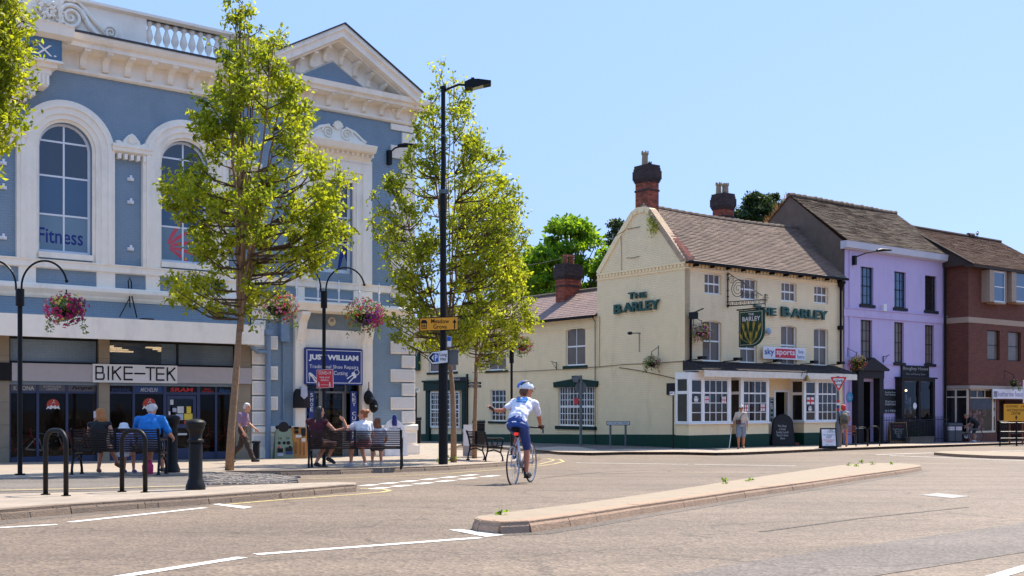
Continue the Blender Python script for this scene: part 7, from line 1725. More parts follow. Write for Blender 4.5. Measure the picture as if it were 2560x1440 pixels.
# jackets and bags hanging at the shoe shop
wv = B.world(B.s_(752, .4), .4, 0); t = thing('hanging_waistcoats', 'black waistcoats hanging on the left pilaster of the shoe shop', 'clothing', B.loc(), B.rz)
for k, (px, w__) in enumerate(((746, .2), (762, .18))):
    x = B.s_(px, .4); z1 = B.z(px, 972, .4); z0 = B.z(px, 1020, .4); g = MB(); g.loft([((x, -.4, z0), (w__, 0, 0), (0, .08, 0)), ((x, -.4, (z0+z1)/2), (w__*.95, 0, 0), (0, .09, 0)), ((x, -.4, z1-.12), (w__*.9, 0, 0), (0, .08, 0)), ((x, -.4, z1), (w__*.45, 0, 0), (0, .05, 0))], 12); g.build('garment', M_CHAR if k else M_SBK, t)
g = MB(); x = B.s_(757, .4); g.prism_y([(x-.12, B.z(757, 990, .4)), (x, B.z(757, 998, .4)), (x+.12, B.z(757, 990, .4)), (x+.1, B.z(757, 965, .4)), (x-.1, B.z(757, 965, .4))], -.5, -.46); g.build('lining', M_LIL, t)
g = MB(); g.tube([(x, -.05, B.z(757, 970, .3)), (x, -.42, B.z(757, 968, .3))], .012, 5); g.build('hook', M_IRON, t)
t = thing('hanging_bags', 'black rucksacks hanging on the right pilaster of the shoe shop', 'bag', B.loc(), B.rz)
for (px, py, r) in ((921, 994, .2), (934, 1015, .19)): 
    g = MB(); x, z = B.s_(px, .4), B.z(px, py, .4); g.ball((x, -.4, z), r, 14, (.85, .6, 1.2)); g.ball((x, -.5, z-.08), r*.7, 12, (.8, .6, .8)); g.tube([(x-.06, -.4, z+r), (x, -.4, z+r+.12), (x+.06, -.4, z+r)], .012, 5); g.build('bag', M_SBK, t)
g = MB(); x = B.s_(922, .35); g.tube([(x, -.35, B.z(922, 985, .35)), (x, -.35, B.z(922, 955, .35))], .02, 6); g.build('strap', mat('oak', None), t)
# ash bin by the left quoins, litter bins, wheelie bins
def bin_box(px0, px1, pt, py, label, m, name='litter_bin', slot=True, dp=.45, rz=0, wire=False):
    b = gp((px0+px1)/2, py); d = b.y; W = (px1-px0)*d/F; H = (py-pt)*d/F; t = thing(name, label, 'bin', b, rz); g = MB(); g.box(-W/2, W/2, -dp/2, dp/2, .03, H*.86); g.build('body', m, t, bevel=.02)
    g = MB(); g.prism_x([(-dp/2-.02, H*.87), (dp/2+.02, H*.87), (dp/2, H*.96), (0, H), (-dp/2, H*.96)], -W/2-.02, W/2+.02); g.build('lid', m, t)
    if slot: g = MB(); g.box(-W/2+.06, W/2-.06, -dp/2-.006, -dp/2, H*.68, H*.82); g.build('opening', M_DARK, t)
    return t, W, H, dp
bin_box(633, 648, 1102, 1149, 'slim black ash bin against the quoins of the blue building', M_SBK, slot=False, dp=.18)
bin_box(1030, 1052, 1042, 1110, 'dark litter bin on the pavement behind the slim sign post', M_SBK, dp=.4)
bin_box(1182, 1212, 1050, 1112, 'black litter bin behind the side-on bench', M_SBK, dp=.5)
t, W, H, dp = bin_box(1158, 1184, 1072, 1142, 'grey ballot-shaped bin with white panel between the tree trunks', mat('bin_grey', c(176, 160, 150), .6), name='utility_cabinet', slot=False)
g = MB(); g.box(-W/2+.02, W/2-.05, -dp/2-.03, -dp/2-.001, H*.4, H*1.15); g.build('panel', M_FW, t)
M_WHB = mat('wheelie_grey', c(84, 82, 84), .5)
t, W, H, dp = bin_box(2364, 2383, 1057, 1105, 'left grey wheeled bin with a white and red label by the purple house', M_WHB, name='wheeled_bin', slot=False); g = MB(); g.box(-W/2+.02, W/2-.02, -dp/2-.008, -dp/2, H*.62, H*.8); g.build('label', M_FW, t); g = MB(); g.text('USE ME', -W/2+.05, W/2-.05, H*.67, H*.76, -dp/2-.012); g.build('lettering', M_CR, t)
t, W, H, dp = bin_box(2384, 2401, 1057, 1105, 'right grey wheeled bin with a white and red label by the purple house', M_WHB, name='wheeled_bin', slot=False); g = MB(); g.box(-W/2+.02, W/2-.02, -dp/2-.008, -dp/2, H*.62, H*.8); g.build('label', M_FW, t); g = MB(); g.text('BIN IT', -W/2+.05, W/2-.05, H*.67, H*.76, -dp/2-.012); g.build('lettering', M_CR, t)
bin_box(2343, 2366, 1050, 1103, 'large black wheeled bin behind the two grey ones', M_SBK, name='wheeled_bin', slot=False)
bin_box(2497, 2516, 1052, 1106, 'black litter bin with a pale paper bag on top, right end of the pavement', M_SBK)
# railings of the purple house
t = thing('railings', 'black spiked iron railings before the purple house window', 'railings', PU.loc(), PU.rz); a, e = PU.s_(2204, 1.0), PU.s_(2372, 1.0); z0, z1 = gz(53), PU.z(2290, 1043, 1.0)
g = MB(); g.box(a, e, -1.02, -.98, z1-.14, z1-.11); g.box(a, e, -1.02, -.98, z0+.15, z0+.18); g.build('rail', M_IRON, t)
n = 44
g = MB()
for i in range(n+1): x = a+(e-a)*i/n; g.tube([(x, -1, z0), (x, -1, z1), (x, -1, z1+.06)], [.012, .012, .002], 5)
g.build('bars', M_IRON, t)
lcs = []; rnd = random.Random(6)
t = thing('shrub', 'small dark shrub behind the railings of the purple house', 'plant', PU.world(PU.s_(2282, .7), .7, gz(53))); 
for _ in range(260): lcs.append((rnd.gauss(0, .2), rnd.gauss(0, .12), abs(rnd.gauss(.2, .25))))
leaf_mesh('foliage', lcs, [.1]*260, M_CON, t, 4)
g = MB(); g.tube([(0, 0, -.05), (0, 0, .3)], .03, 6); g.build('stem', M_TWIG, t)
t = thing('planter', 'low stone planter at the foot of the purple house railings', 'planter', PU.world(PU.s_(2300, 1.15), 1.15, gz(53)), PU.rz); g = MB(); g.box(-1.0, 1.0, -.12, .12, -.1, .25); g.box(-1.03, 1.03, -.15, .15, .25, .29); g.build('trough', M_BRACK, t)
# yellow notice and posts at the right end
b = gp(2538, 1107); d = b.y; L = lambda x, y: local(x, y, d, b)
t = thing('vaccination_sign', 'yellow covid vaccination centre sign with an arrow at the right edge of the picture', 'sign', b)
for x in (2524, 2556): g = MB(); q = L(x, 0); g.tube([(q.x, 0, -.1), (q.x, 0, L(0, 1010).z)], .04, 8); g.build('post', mat('rust_post', c(110, 70, 50), .7), t)
a, e = L(2508, 1053), L(2564, 1010); g = MB(); g.box(a.x, e.x, -.08, -.05, a.z, e.z); g.build('board', M_SYEL, t); g = MB(); w_, h_ = e.x-a.x, e.z-a.z
g.text('COVID  19', a.x+.1*w_, e.x-.1*w_, a.z+.80*h_, a.z+.92*h_, -.086, off=.01); g.text('VACCINATION\nCENTRE', a.x+.12*w_, e.x-.08*w_, a.z+.38*h_, a.z+.72*h_, -.086); ax = (a.x+e.x)/2+.05; g.tube([(ax, -.086, a.z+.08*h_), (ax, -.086, a.z+.22*h_)], .02, 4); g.poly([(ax-.07, -.088, a.z+.2*h_), (ax+.07, -.088, a.z+.2*h_), (ax, -.088, a.z+.34*h_)]); g.build('lettering', M_SBK, t)
t = thing('white_banner', 'white and red notice cut by the right edge of the picture', 'sign', b); a, e = L(2553, 1008), L(2600, 950); g = MB(); g.box(a.x, e.x, -.2, -.17, a.z, e.z); g.build('board', M_FW, t); g = MB(); g.box(a.x+.07, e.x, -.206, -.2, a.z+.3, e.z-.3); g.build('panel', M_CR, t); g = MB(); g.tube([(a.x+.4, -.15, -.1), (a.x+.4, -.15, e.z)], .04, 8); g.build('post', M_GALV, t)
b = gp(2500, 1110); t = thing('guard_rail', 'black tubular guard rail at the right end of the far pavement', 'railing', b); g = MB(); 
for z in (.25, .55, .95): g.tube([(0, 0, z), (1.6, .2, z)], .03, 6)
g.build('rail', M_IRON, t)
for x in (0, .8, 1.6): g = MB(); g.tube([(x, x*.125, -.1), (x, x*.125, 1.02)], .035, 8); g.build('post', M_IRON, t)
# table and chairs by the pub corner
M_CH = mat('chair_wood', c(130, 66, 40), .5)
def chair(px, py, label, rz):
    b = gp(px, py); t = thing('cafe_chair', label, 'chair', b, rz, 'chairs at the pub corner')
    for x in (-.2, .2):
        for y in (-.2, .2): g = MB(); g.tube([(x*1.1, y*1.1, 0), (x, y, .45), (x, y, .85 if y > 0 else .45)], .016, 6); g.build('leg', M_GALV, t)
    g = MB()
    for i in range(5): g.box(-.21, .21, -.2+.085*i, -.13+.085*i, .45, .47)
    g.build('seat', M_CH, t); g = MB()
    for i in range(4): g.box(-.2, .2, .19, .21, .56+.08*i, .61+.08*i)
    g.build('backrest', M_CH, t)
chair(2068, 1111, 'wooden slatted chair left of the red haired woman', .1); chair(2126, 1112, 'wooden slatted chair right of the red haired woman', R(170))
b = gp(2140, 1112); t = thing('cafe_table', 'small round metal table by the purple house corner', 'table', b); g = MB(); g.tube([(0, 0, .72), (0, 0, .74)], .33, 20); g.build('table_top', M_GALV, t); g = MB(); g.tube([(0, 0, .02), (0, 0, .72)], .03, 8); g.build('column', M_GALV, t); g = MB(); g.tube([(0, 0, 0), (0, 0, .02)], .22, 14); g.build('base', M_GALV, t)
# ---- pub sign on wrought iron bracket
s0 = PF.s_(1817); hO = PF.world(s0, 0, 0); HF = Frame((hO.x, hO.y), u=PF.n)
t = thing('hanging_pub_sign', 'green pub sign with gold barley ears hanging from a scrolled iron bracket', 'sign', HF.loc(), HF.rz)
x0, x1 = HF.s_(1849), HF.s_(1911); zt, zb = HF.z(1880, 775), HF.z(1880, 866); w_ = x1-x0; h_ = zt-zb
def shield(ins, y0, y1, m, nm):
    a, e, u, v = x0+ins, x1-ins, zt-ins, zb+ins; P = [(a, v), (a+(e-a)*.5, v)] + [(a+(e-a)*(.5+.5*math.sin(R(q))), v+(u-v)*.42*(1-math.cos(R(q)))) for q in range(15, 91, 15)] + [(e, u), (a, u)]
    g = MB(); g.prism_y(P, y0, y1); return g.build(nm, m, t)
shield(0, -.05, .05, M_GREEN, 'board'); shield(.06, -.056, -.051, mat('sign_cream', c(200, 196, 170), .5), 'border'); shield(.085, -.062, -.057, mat('sign_green', c(12, 58, 44), .4), 'panel')
g = MB(); g.text('THE', x0+.40*w_, x0+.62*w_, zt-.15*h_, zt-.09*h_, -.068, off=.01); g.text('BARLEY', x0+.16*w_, x0+.88*w_, zt-.30*h_, zt-.18*h_, -.068, off=.015); g.build('lettering', M_FW, t)
g = MB(); M_GOLD = mat('barley_gold2', c(176, 148, 52), .5, var=.2, scale=12)
for i, (fx, fz, ln, a_) in enumerate(((.22, .42, .24, 100), (.40, .47, .26, 95), (.60, .45, .26, 82), (.80, .42, .22, 68), (.15, .2, .18, 112), (.5, .22, .2, 90), (.3, .25, .18, 100), (.7, .22, .2, 76))):
    cx, cz = x0+fx*w_, zb+fz*h_; A = R(a_); e = (cx+ln*h_*math.cos(A), cz+ln*h_*math.sin(A)); g.tube([(cx, -.066, cz), ((cx+e[0])/2, -.068, (cz+e[1])/2), (e[0], -.066, e[1])], [.02, .055, .012], 6); g.tube([(x0+.5*w_, -.064, zb+.06*h_), (cx, -.064, cz)], .010, 4)
    for s in (-1, 1): g.tube([(cx, -.066, cz), (e[0]+s*.12, -.064, e[1]+.06)], .006, 4)
g.build('barley', M_GOLD, t)
g = MB(); zbase, ztop = HF.z(1817, 770), HF.z(1817, 682); zarm = HF.z(1850, 765); xe = HF.s_(1913)
g.tube([(.06, 0, zbase), (.06, 0, ztop)], .03, 6)
for z in (ztop-.08, ztop-.3, ztop-.75, ztop-1.0, zarm+.08): g.tube([(0, 0, z), (.12, 0, z)], .02, 5)
g.tube([(-.0, 0, zarm+.05), (xe, 0, zarm-.0)], .022, 6); g.tube([(-.0, 0, zarm+.22), (xe, 0, zarm+.17)], .018, 6); g.tube([(.06, 0, ztop), (xe-.15, 0, zarm+.34)], .016, 6); g.tube([(xe, 0, zarm-.1), (xe, 0, zarm+.4)], .018, 6)
g.tube([(x0-.15, 0, zt+.05), (x1+.05, 0, zt+.05)], .03, 6)
spiral(g, .62, zarm+.72, .40, 0, 3, 1, .016); spiral(g, .25, ztop-.32, .16, 0, 2, -1, .012)
for i in range(9): spiral(g, .2+(xe-.3)*i/8, zarm+.11, .07, 0, 1.6, 1 if i % 2 else -1, .010)
for i in range(4): spiral(g, .9+.25*i, zarm+.32+.03*(4-i), .09, 0, 1.6, -1 if i % 2 else 1, .010)
for k in range(6): spiral(g, xe+.02+.08*math.cos(k), zarm+.2+.12*math.sin(k), .06, 0, 1.4, 1, .010)
g.build('bracket', M_IRON, t)
g = MB(); g.tube([(x0+.2, 0, zt), (x0+.2, 0, zt+.06)], .015, 5); g.tube([(x1-.2, 0, zt), (x1-.2, 0, zt+.06)], .015, 5); g.build('hook', M_IRON, t)
# banner
t = thing('sports_banner', 'white sky sports live here banner on the pub front', 'banner', PF.loc(), PF.rz); a, e = PF.s_(1908, .2), PF.s_(2014, .2); za, zb0_ = PF.z(1908, 864, .2), PF.z(1908, 894, .2); zc_, zd_ = PF.z(2014, 872, .2), PF.z(2014, 903, .2)
g = MB(); z1, z0 = (za+zc_)/2, (zb0_+zd_)/2; g.box(a, e, -.2, -.18, z0, z1); g.build('board', M_FW, t); w_, h_ = e-a, z1-z0
g = MB(); g.text('sky', a+.03*w_, a+.25*w_, z0+.2*h_, z1-.15*h_, -.206, off=.02); g.text('live\nhere', a+.80*w_, a+.97*w_, z0+.12*h_, z1-.15*h_, -.206); g.build('lettering', mat('sky_blue', c(30, 70, 150), .5), t)
g = MB(); g.box(a+.28*w_, a+.755*w_, -.208, -.201, z0+.12*h_, z1-.14*h_); g.build('red_panel', mat('banner_red', c(206, 30, 60), .5), t); g = MB(); g.text('sports', a+.30*w_, a+.735*w_, z0+.22*h_, z1-.24*h_, -.212, off=.015); g.build('lettering', M_FW, t)
# green menu boards at the pub door
for px0, px1, lab in ((1984, 2007, 'green rounded menu board on the right of the pub door'), (1922, 1933, 'green rounded menu board on the left of the pub door, partly hidden')):
    t = thing('menu_board', lab, 'sign', PF.loc(), PF.rz); a, e = PF.s_(px0), PF.s_(px1); z1, z0 = PF.z(px0, 994), PF.z(px0, 1057)
    def brd(i, y0, y1, m, nm):
        g = MB(); P = [(a+i, z0+i), (a+(e-a)*.45, z0+i)] + [(a+(e-a)*.45+((e-i)-(a+(e-a)*.45))*math.sin(R(q)), z0+i+.45*(1-math.cos(R(q)))) for q in range(18, 91, 18)] + [(e-i, z1-i), (a+i, z1-i)]; g.prism_y(P, y0, y1); g.build(nm, m, t)
    brd(0, -.04, -.001, M_GREEN, 'board'); brd(.03, -.044, -.041, M_FW, 'border'); brd(.045, -.048, -.045, M_GREEN, 'panel')
    g = MB(); 
    for w2, f in (('The Barley', .1), ('BEST', .24), ('DRINKS', .32), ('ALES', .40), ('LIVE MUSIC', .58), ('LIVE SPORT', .76)): g.text(w2, a+(e-a)*.2, e-(e-a)*.25, z1-(z1-z0)*f-.07, z1-(z1-z0)*f+.02, -.052, off=.01)
    g.build('lettering', M_FW, t)
# wall lamps
def wall_lamp(fr, px, pyt, pyb, x1, y1, p, label, ext):
    t = thing('wall_lamp', label, 'street lamp', fr.loc(), fr.rz); x = fr.s_(px); z0, z1 = fr.z(px, pyb), fr.z(px, pyt); g = MB(); g.box(x-.07, x+.07, -.2, 0, z0, z1); g.build('wall_box', M_IRON, t)
    dx, dy, dz = ext; g = MB(); g.tube([(x, -.12, z1-.08), (x+dx*.5, -.12-dy*.5, z1+dz*.6), (x+dx, -.12-dy, z1+dz)], .028, 6); g.build('arm', M_IRON, t)
    g = MB(); g.loft([((x+dx-.1, -.12-dy, z1+dz), (0, .07, 0), (0, 0, .06)), ((x+dx+.1, -.16-dy, z1+dz+.04), (0, .13, 0), (0, 0, .08)), ((x+dx+.5, -.3-dy, z1+dz+.06), (0, .13, 0), (0, 0, .05)), ((x+dx+.62, -.34-dy, z1+dz+.05), (0, .08, 0), (0, 0, .03))], 10); g.build('lamp_head', M_IRON, t)
wall_lamp(B, 968, 378, 413, 0, 0, 0, 'black lamp on a short arm high on the blue building by the quoins', (.25, .35, .12))
wall_lamp(PU, 2131, 640, 663, 0, 0, 0, 'black lamp on a long arm at the top of the purple house', (.7, .8, .2))
t = thing('wall_lamp', 'small dark floodlight on the pub side wall under the lettering', 'lamp', PG.loc(), PG.rz); g = MB(); a = gpt(1601, 833, .05); q = gpt(1575, 833, .5); g.tube([a, q], .02, 5); g.ball(q, .1, 8, (1.6, .8, .7)); g.tube([gpt(1598, 834), gpt(1598, 880)], .012, 5); g.build('lamp_head', M_IRON, t)
for k, px in enumerate((1735, 1825, 1925, 2018, 2085)):
    t = thing('canopy_floodlight', ['leftmost', 'second', 'third', 'fourth', 'rightmost'][k] + ' black floodlight lying on the pub canopy roof, counted from the left', 'lamp', PF.loc(), PF.rz, 'floodlights on the pub canopy'); x = PF.s_(px, .3); z = zc1+.06; g = MB(); g.tube([(x-.1, 0, z-.05), (x+.35, -.35, z+.0)], .02, 5); g.build('arm', M_IRON, t); g = MB(); g.box(x+.25, x+.55, -.5, -.25, z-.0, z+.12); g.build('lamp_head', M_IRON, t)
t = thing('swan_neck_lamp', 'small brass shaded lamp hanging at the canopy edge of the pub', 'lamp', PF.loc(), PF.rz); x = PF.s_(2018, 1.3); z = PF.z(2018, 945, 1.3); g = MB(); g.tube([(x-.3, -1.2, z+.0), (x-.25, -1.25, z+.25), (x-.05, -1.3, z+.3), (x, -1.3, z+.1)], .015, 6); g.build('arm', M_IRON, t); g = MB(); g.lathe([(.04, .14), (.06, .08), (.18, -.1), (.17, -.1), (.03, .12)], 14, (x, -1.3, z-.03)); g.build('lamp_shade', mat('brass', c(150, 120, 70), .3, metal=.9), t)
# floodlight on pole by front, downlight
t = thing('corner_floodlight', 'black floodlight on an upright pipe at the pub front corner', 'lamp', PF.loc(), PF.rz); x = PF.s_(1728, .2); z = PF.z(1728, 790); g = MB(); g.box(x-.14, x+.14, -.45, -.2, z-.15, z+.12); g.tube([(x, -.35, z+.1), (x+.35, -.55, z+.28)], .025, 6); g.tube([(x, -.1, z-.1), (x, -.25, z)], .03, 6); g.build('lamp_head', M_IRON, t)
t = thing('alarm_speaker', 'small white round loudspeaker on the pub front between the sign and the banner', 'speaker', PF.loc(), PF.rz); x, z = PF.s_(1924, .2), PF.z(1924, 828, .2); g = MB(); g.ball((x, -.15, z), .13, 12, (1, .8, 1.2)); g.tube([(x, 0, z), (x, -.1, z)], .04, 6); g.build('body', mat('speaker_blue', c(150, 168, 190), .5), t)
t = thing('empty_bracket', 'empty iron basket bracket on the wing wall', 'bracket', PG.loc(), PG.rz); g = MB(); g.tube([gpt(1391, 905), gpt(1391, 924)], .02, 5); g.tube([gpt(1391, 908), gpt(1377, 903, .4)], .015, 5); g.tube([gpt(1391, 922), gpt(1380, 906, .3)], .012, 5); g.build('arm', M_IRON, t)
t = thing('empty_bracket', 'empty iron bracket on the purple house wall between the windows', 'bracket', PU.loc(), PU.rz); g = MB(); X, Z = PU.s_, PU.z; g.tube([(X(2207), -.03, Z(2207, 890)), (X(2207), -.03, Z(2207, 907))], .02, 5); g.tube([(X(2207), -.03, Z(2207, 893)), (X(2224, .4), -.4, Z(2224, 887, .4))], .015, 5); g.tube([(X(2207), -.03, Z(2207, 905)), (X(2219, .3), -.3, Z(2219, 889, .3))], .012, 5); g.build('arm', M_IRON, t)
# finger post behind the pear tree
t, b, d = post(1168, 1120, 935, .05, M_IRON, 'finger_post', 'dark finger post with two small pointer arms among the tree trunks'); L = lambda x, y: local(x, y, d, b)
for yy in (958, 966): a, e = L(1168, yy+3), L(1203, yy-3); g = MB(); g.box(a.x, e.x, -.02, .02, a.z, e.z); g.build('finger', M_SBK, t); g = MB(); g.text('Town Centre', a.x+.08, e.x-.08, a.z+.02, e.z-.02, -.024); g.build('lettering', M_SW, t)
# ---------------------------------------------------------------- people
V = Vector
def skin_m(k='a'): return mat('skin_'+k, {'a': c(206, 144, 114), 'b': c(186, 112, 78), 'c': c(216, 160, 134)}[k], .5, var=.06, scale=8)
FOLD = bpy.data.textures.new('folds', 'CLOUDS'); FOLD.noise_scale = .11; FOLD.noise_depth = 2
def fuse(mb, name, m, par, voxel, smooth=3, label=None):
    o = mb.build(name, m, par, label, smooth=True, uv=False)
    r = o.modifiers.new('fuse', 'REMESH'); r.mode = 'VOXEL'; r.voxel_size = voxel; r.use_smooth_shade = True
    s = o.modifiers.new('soft', 'SMOOTH'); s.factor = .5; s.iterations = smooth
    if name in ('jersey', 'shirt', 'top', 'dress', 'skirt', 'trousers', 'shorts', 'leggings', 'hair', 'ponytail'):
        q = o.modifiers.new('folds', 'DISPLACE'); q.texture = FOLD; q.strength = .045 if name != 'shorts' else .025; q.mid_level = .5
    return o
def hand(mb, wr, dirv, palm_n, side, k=1.0, curl=.35, spread=.10, grip=None):
    """palm and five separate bent fingers; dirv: wrist to fingertips, palm_n: out of the palm, side: +1/-1 where the thumb leaves"""
    d = V(dirv).normalized(); n = V(palm_n); n = (n - d*n.dot(d)).normalized(); s = d.cross(n)*side
    c0 = V(wr); p = c0 + d*.085*k
    mb.loft([(c0, s*.024*k, n*.017*k), (c0+d*.03*k, s*.034*k, n*.017*k), (c0+d*.075*k, s*.041*k, n*.015*k), (p+d*.005*k, s*.036*k, n*.011*k)], 10)
    for i, (off, ln) in enumerate(((.029, .070), (.010, .078), (-.010, .072), (-.029, .056))):
        b = p + s*off*k - d*.008*k; dd = (d + s*off*spread*30/ .9*.1).normalized(); r = .0088*k; cu = curl*(1+.12*i)
        d1 = (dd*math.cos(cu*.5) + n*math.sin(cu*.5)); d2 = (dd*math.cos(cu*1.4) + n*math.sin(cu*1.4)); d3 = (dd*math.cos(cu*2.3) + n*math.sin(cu*2.3))
        q1 = b + d1*ln*.48*k; q2 = q1 + d2*ln*.3*k; q3 = q2 + d3*ln*.24*k
        mb.cap(b, q1, r*1.05, r, 8); mb.cap(q1, q2, r, r*.92, 8); mb.cap(q2, q3, r*.92, r*.78, 8)
    t0 = c0 + s*.028*k + d*.022*k; t1 = t0 + (s*.8+d*.75+n*.25).normalized()*.040*k; t2 = t1 + (s*.25+d+n*.45).normalized()*.030*k
    mb.cap(t0, t1, .013*k, .0105*k, 8); mb.cap(t1, t2, .0105*k, .0085*k, 8)
def frame3(f, up=(0, 0, 1)):
    f = V(f).normalized(); r = f.cross(V(up)).normalized(); u = r.cross(f); return r, f, u
def person(loc, rz, label, J, sp):
    """J: joints (metres, local, the figure faces +y); sp: clothing and build"""
    S = sp.get('s', 1); vox = sp.get('vox', .013); t = thing('person', label, 'person', loc, rz)
    j = {k: V(v)*S for k, v in J.items()}
    sk = skin_m(sp.get('skin', 'a')); w = sp.get('w', 1)*S; k = S
    lat = (j['shR']-j['shL']).normalized(); hip = (j['hipR']-j['hipL']).normalized()
    def torso(mb, e, top=True, bot=True):
        pv, wa, ch, nk = j['pel'], j['waist'], j['chest'], j['neck']
        up1 = (wa-pv).normalized(); up2 = (nk-ch).normalized()
        fr = lambda l, u: u.cross(l).normalized()
        secs = [(pv - up1*.08*k, hip*(.13*w+e), fr(hip, up1)*(.10*w+e)), (pv, hip*(.165*w+e), fr(hip, up1)*(.115*w+e)), (wa, (hip+lat)*.5*(.145*w+e), fr(lat, up1)*(.105*w+e)*sp.get('belly', 1)), (ch, lat*(.172*w+e), fr(lat, up2)*(.112*w+e)), (ch.lerp(nk, .6), lat*(.175*w+e), fr(lat, up2)*(.095*w+e)), (nk + up2*.0, lat*(.09*w+e), fr(lat, up2)*(.06*w+e)), (nk + up2*.03*k, lat*(.05*w+e*.5), fr(lat, up2)*(.05*w+e*.5))]
        if not bot: secs = secs[1:]
        if sp.get('jacket_len'): secs = [(pv - up1*sp['jacket_len']*k, hip*(.17*w+e), fr(hip, up1)*(.12*w+e))] + secs[1:]
        mb.loft(secs, 16)
        for a in ('shL', 'shR'): mb.cap(ch.lerp(nk, .55), j[a], .07*w+e, .056*w+e, 10)
    # body
    mb = MB(); torso(mb, 0)
    hd = j['head']; fc = V(sp.get('face', (0, 1, 0))); r_, f_, u_ = frame3(fc, sp.get('hup', (0, 0, 1)))
    mb.cap(j['neck'] - V((0, 0, .02)), hd - u_*.05*k, .055*k, .050*k, 12)
    secs = []
    for q, a, b, fo in ((-.118, .025, .03, .05), (-.105, .045, .055, .028), (-.07, .058, .080, .012), (-.03, .066, .090, .004), (.01, .073, .095, 0), (.05, .075, .096, -.003), (.085, .062, .078, -.004), (.108, .035, .045, -.004), (.118, .01, .015, -.004)): secs.append((hd + u_*q*k + f_*fo*k, r_*a*k, f_*b*k))
    mb.loft(secs, 16)
    mb.cap(hd + f_*.088*k + u_*.012*k, hd + f_*.112*k - u_*.022*k, .009*k, .014*k, 8)
    for s in (-1, 1):
        mb.ball(hd + r_*s*.076*k - u_*.005*k - f_*.005*k, .026*k, 8, (.5, .8, 1.15)); mb.cap(hd + f_*.083*k + u_*.028*k + r_*s*.018*k, hd + f_*.076*k + u_*.026*k + r_*s*.045*k, .010*k, .008*k, 6)
        mb.ball(hd + f_*.06*k - u_*.03*k + r_*s*.035*k, .022*k, 8)
    mb.cap(hd + f_*.084*k - u_*.055*k - r_*.02*k, hd + f_*.084*k - u_*.055*k + r_*.02*k, .009*k, .009*k, 6)
    for sd, sg in (('L', -1), ('R', 1)):
        mb.cap(j['sh'+sd], j['el'+sd], .050*w, .038*w, 10); mb.cap(j['el'+sd], j['wr'+sd], .040*w, .026*k, 10)
        hv = j.get('hd'+sd) or (j['wr'+sd] + (j['wr'+sd]-j['el'+sd]).normalized()*.1); pn = sp.get('palm'+sd, (-sg, 0, 0))
        hand(mb, j['wr'+sd], hv - j['wr'+sd], pn, sp.get('thumb'+sd, -sg), k*1.0, sp.get('curl'+sd, .4))
        mb.cap(j['hip'+sd], j['kn'+sd], .085*w, .056*w, 12); mb.cap(j['kn'+sd], j['kn'+sd].lerp(j['an'+sd], .35), .054*w, .056*w, 10); mb.cap(j['kn'+sd].lerp(j['an'+sd], .35), j['an'+sd], .056*w, .034*k, 10)
        mb.cap(j['an'+sd] + V((0, 0, -.02))*k, j['toe'+sd], .036*k, .030*k, 10)
    fuse(mb, 'body', sk, t, vox*.8 if sp.get('fine') else vox, 2)
    # eyes
    if not sp.get('noeyes'):
        for s in (-1, 1): g = MB(); g.ball(hd + f_*.086*k + u_*.008*k + r_*s*.031*k, .012*k, 8, (1, 1, .7)); g.build('eye', M_DARK, t, smooth=True, uv=False)
    # shirt
    if sp.get('top'):
        mb = MB(); torso(mb, .014*k, bot=True); sl = sp.get('sleeve', .6)
        for sd in ('L', 'R'):
            a, b, e = j['sh'+sd], j['el'+sd], j['wr'+sd]
            if sl > 0:
                mb.cap(a, a.lerp(b, min(1, sl)), .064*w, (.056 if sl < 1 else .05)*w + .004, 12)
                if sl > 1: mb.cap(b, b.lerp(e, sl-1), .052*w, .040*w, 12)
        fuse(mb, sp.get('topname', 'shirt'), sp['top'], t, vox, 3)
    if sp.get('bot'):
        mb = MB(); ln = sp.get('leg', 1); pv = j['pel']; up1 = (j['waist']-pv).normalized(); fy = up1.cross(hip)
        mb.loft([(pv - up1*.10*k, hip*(.15*w), fy*(.125*w)), (pv, hip*(.182*w), fy*(.135*w)), (pv + up1*.11*k, hip*(.160*w), fy*(.120*w))], 16)
        loose = sp.get('loose', .012)
        if sp.get('skirt'):
            m = (j['knL']+j['knR'])/2; hp = (j['hipL']+j['hipR'])/2; e = hp.lerp(m, ln); ax = (j['knR']-j['knL']).length*.5; mb.loft([(pv, hip*.18*w, fy*.135*w), (hp.lerp(e, .5), hip*(.19*w), fy*.14*w), (e, hip*(ax+.11*w), fy*.13*w)], 16)
        else:
            for sd in ('L', 'R'):
                h, kn, an = j['hip'+sd], j['kn'+sd], j['an'+sd]; e = h.lerp(kn, min(1, ln)); mb.cap(h, e, .098*w+loose*.3, (.098-.036*min(1, ln))*w+loose, 12)
                if ln > 1: mb.cap(kn, kn.lerp(an, ln-1), .062*w+loose, .048*w+loose, 12)
        fuse(mb, sp.get('botname', 'trousers'), sp['bot'], t, vox, 3)
    if sp.get('shoe'):
        for sd in ('L', 'R'):
            a = j['an'+sd]; b = j['toe'+sd]; dv = (b-a); dv.normalize(); mb = MB(); hl = a - V((0, 0, .045))*k - V((dv.x, dv.y, 0))*.03*k
            mb.cap(hl, b, .040*k, .036*k, 12); mb.cap(a - V((0, 0, .035))*k, b - dv*.05*k, .045*k, .036*k, 12); fuse(mb, 'shoe', sp['shoe'], t, min(vox, .011), 2)
    hs = sp.get('hair')
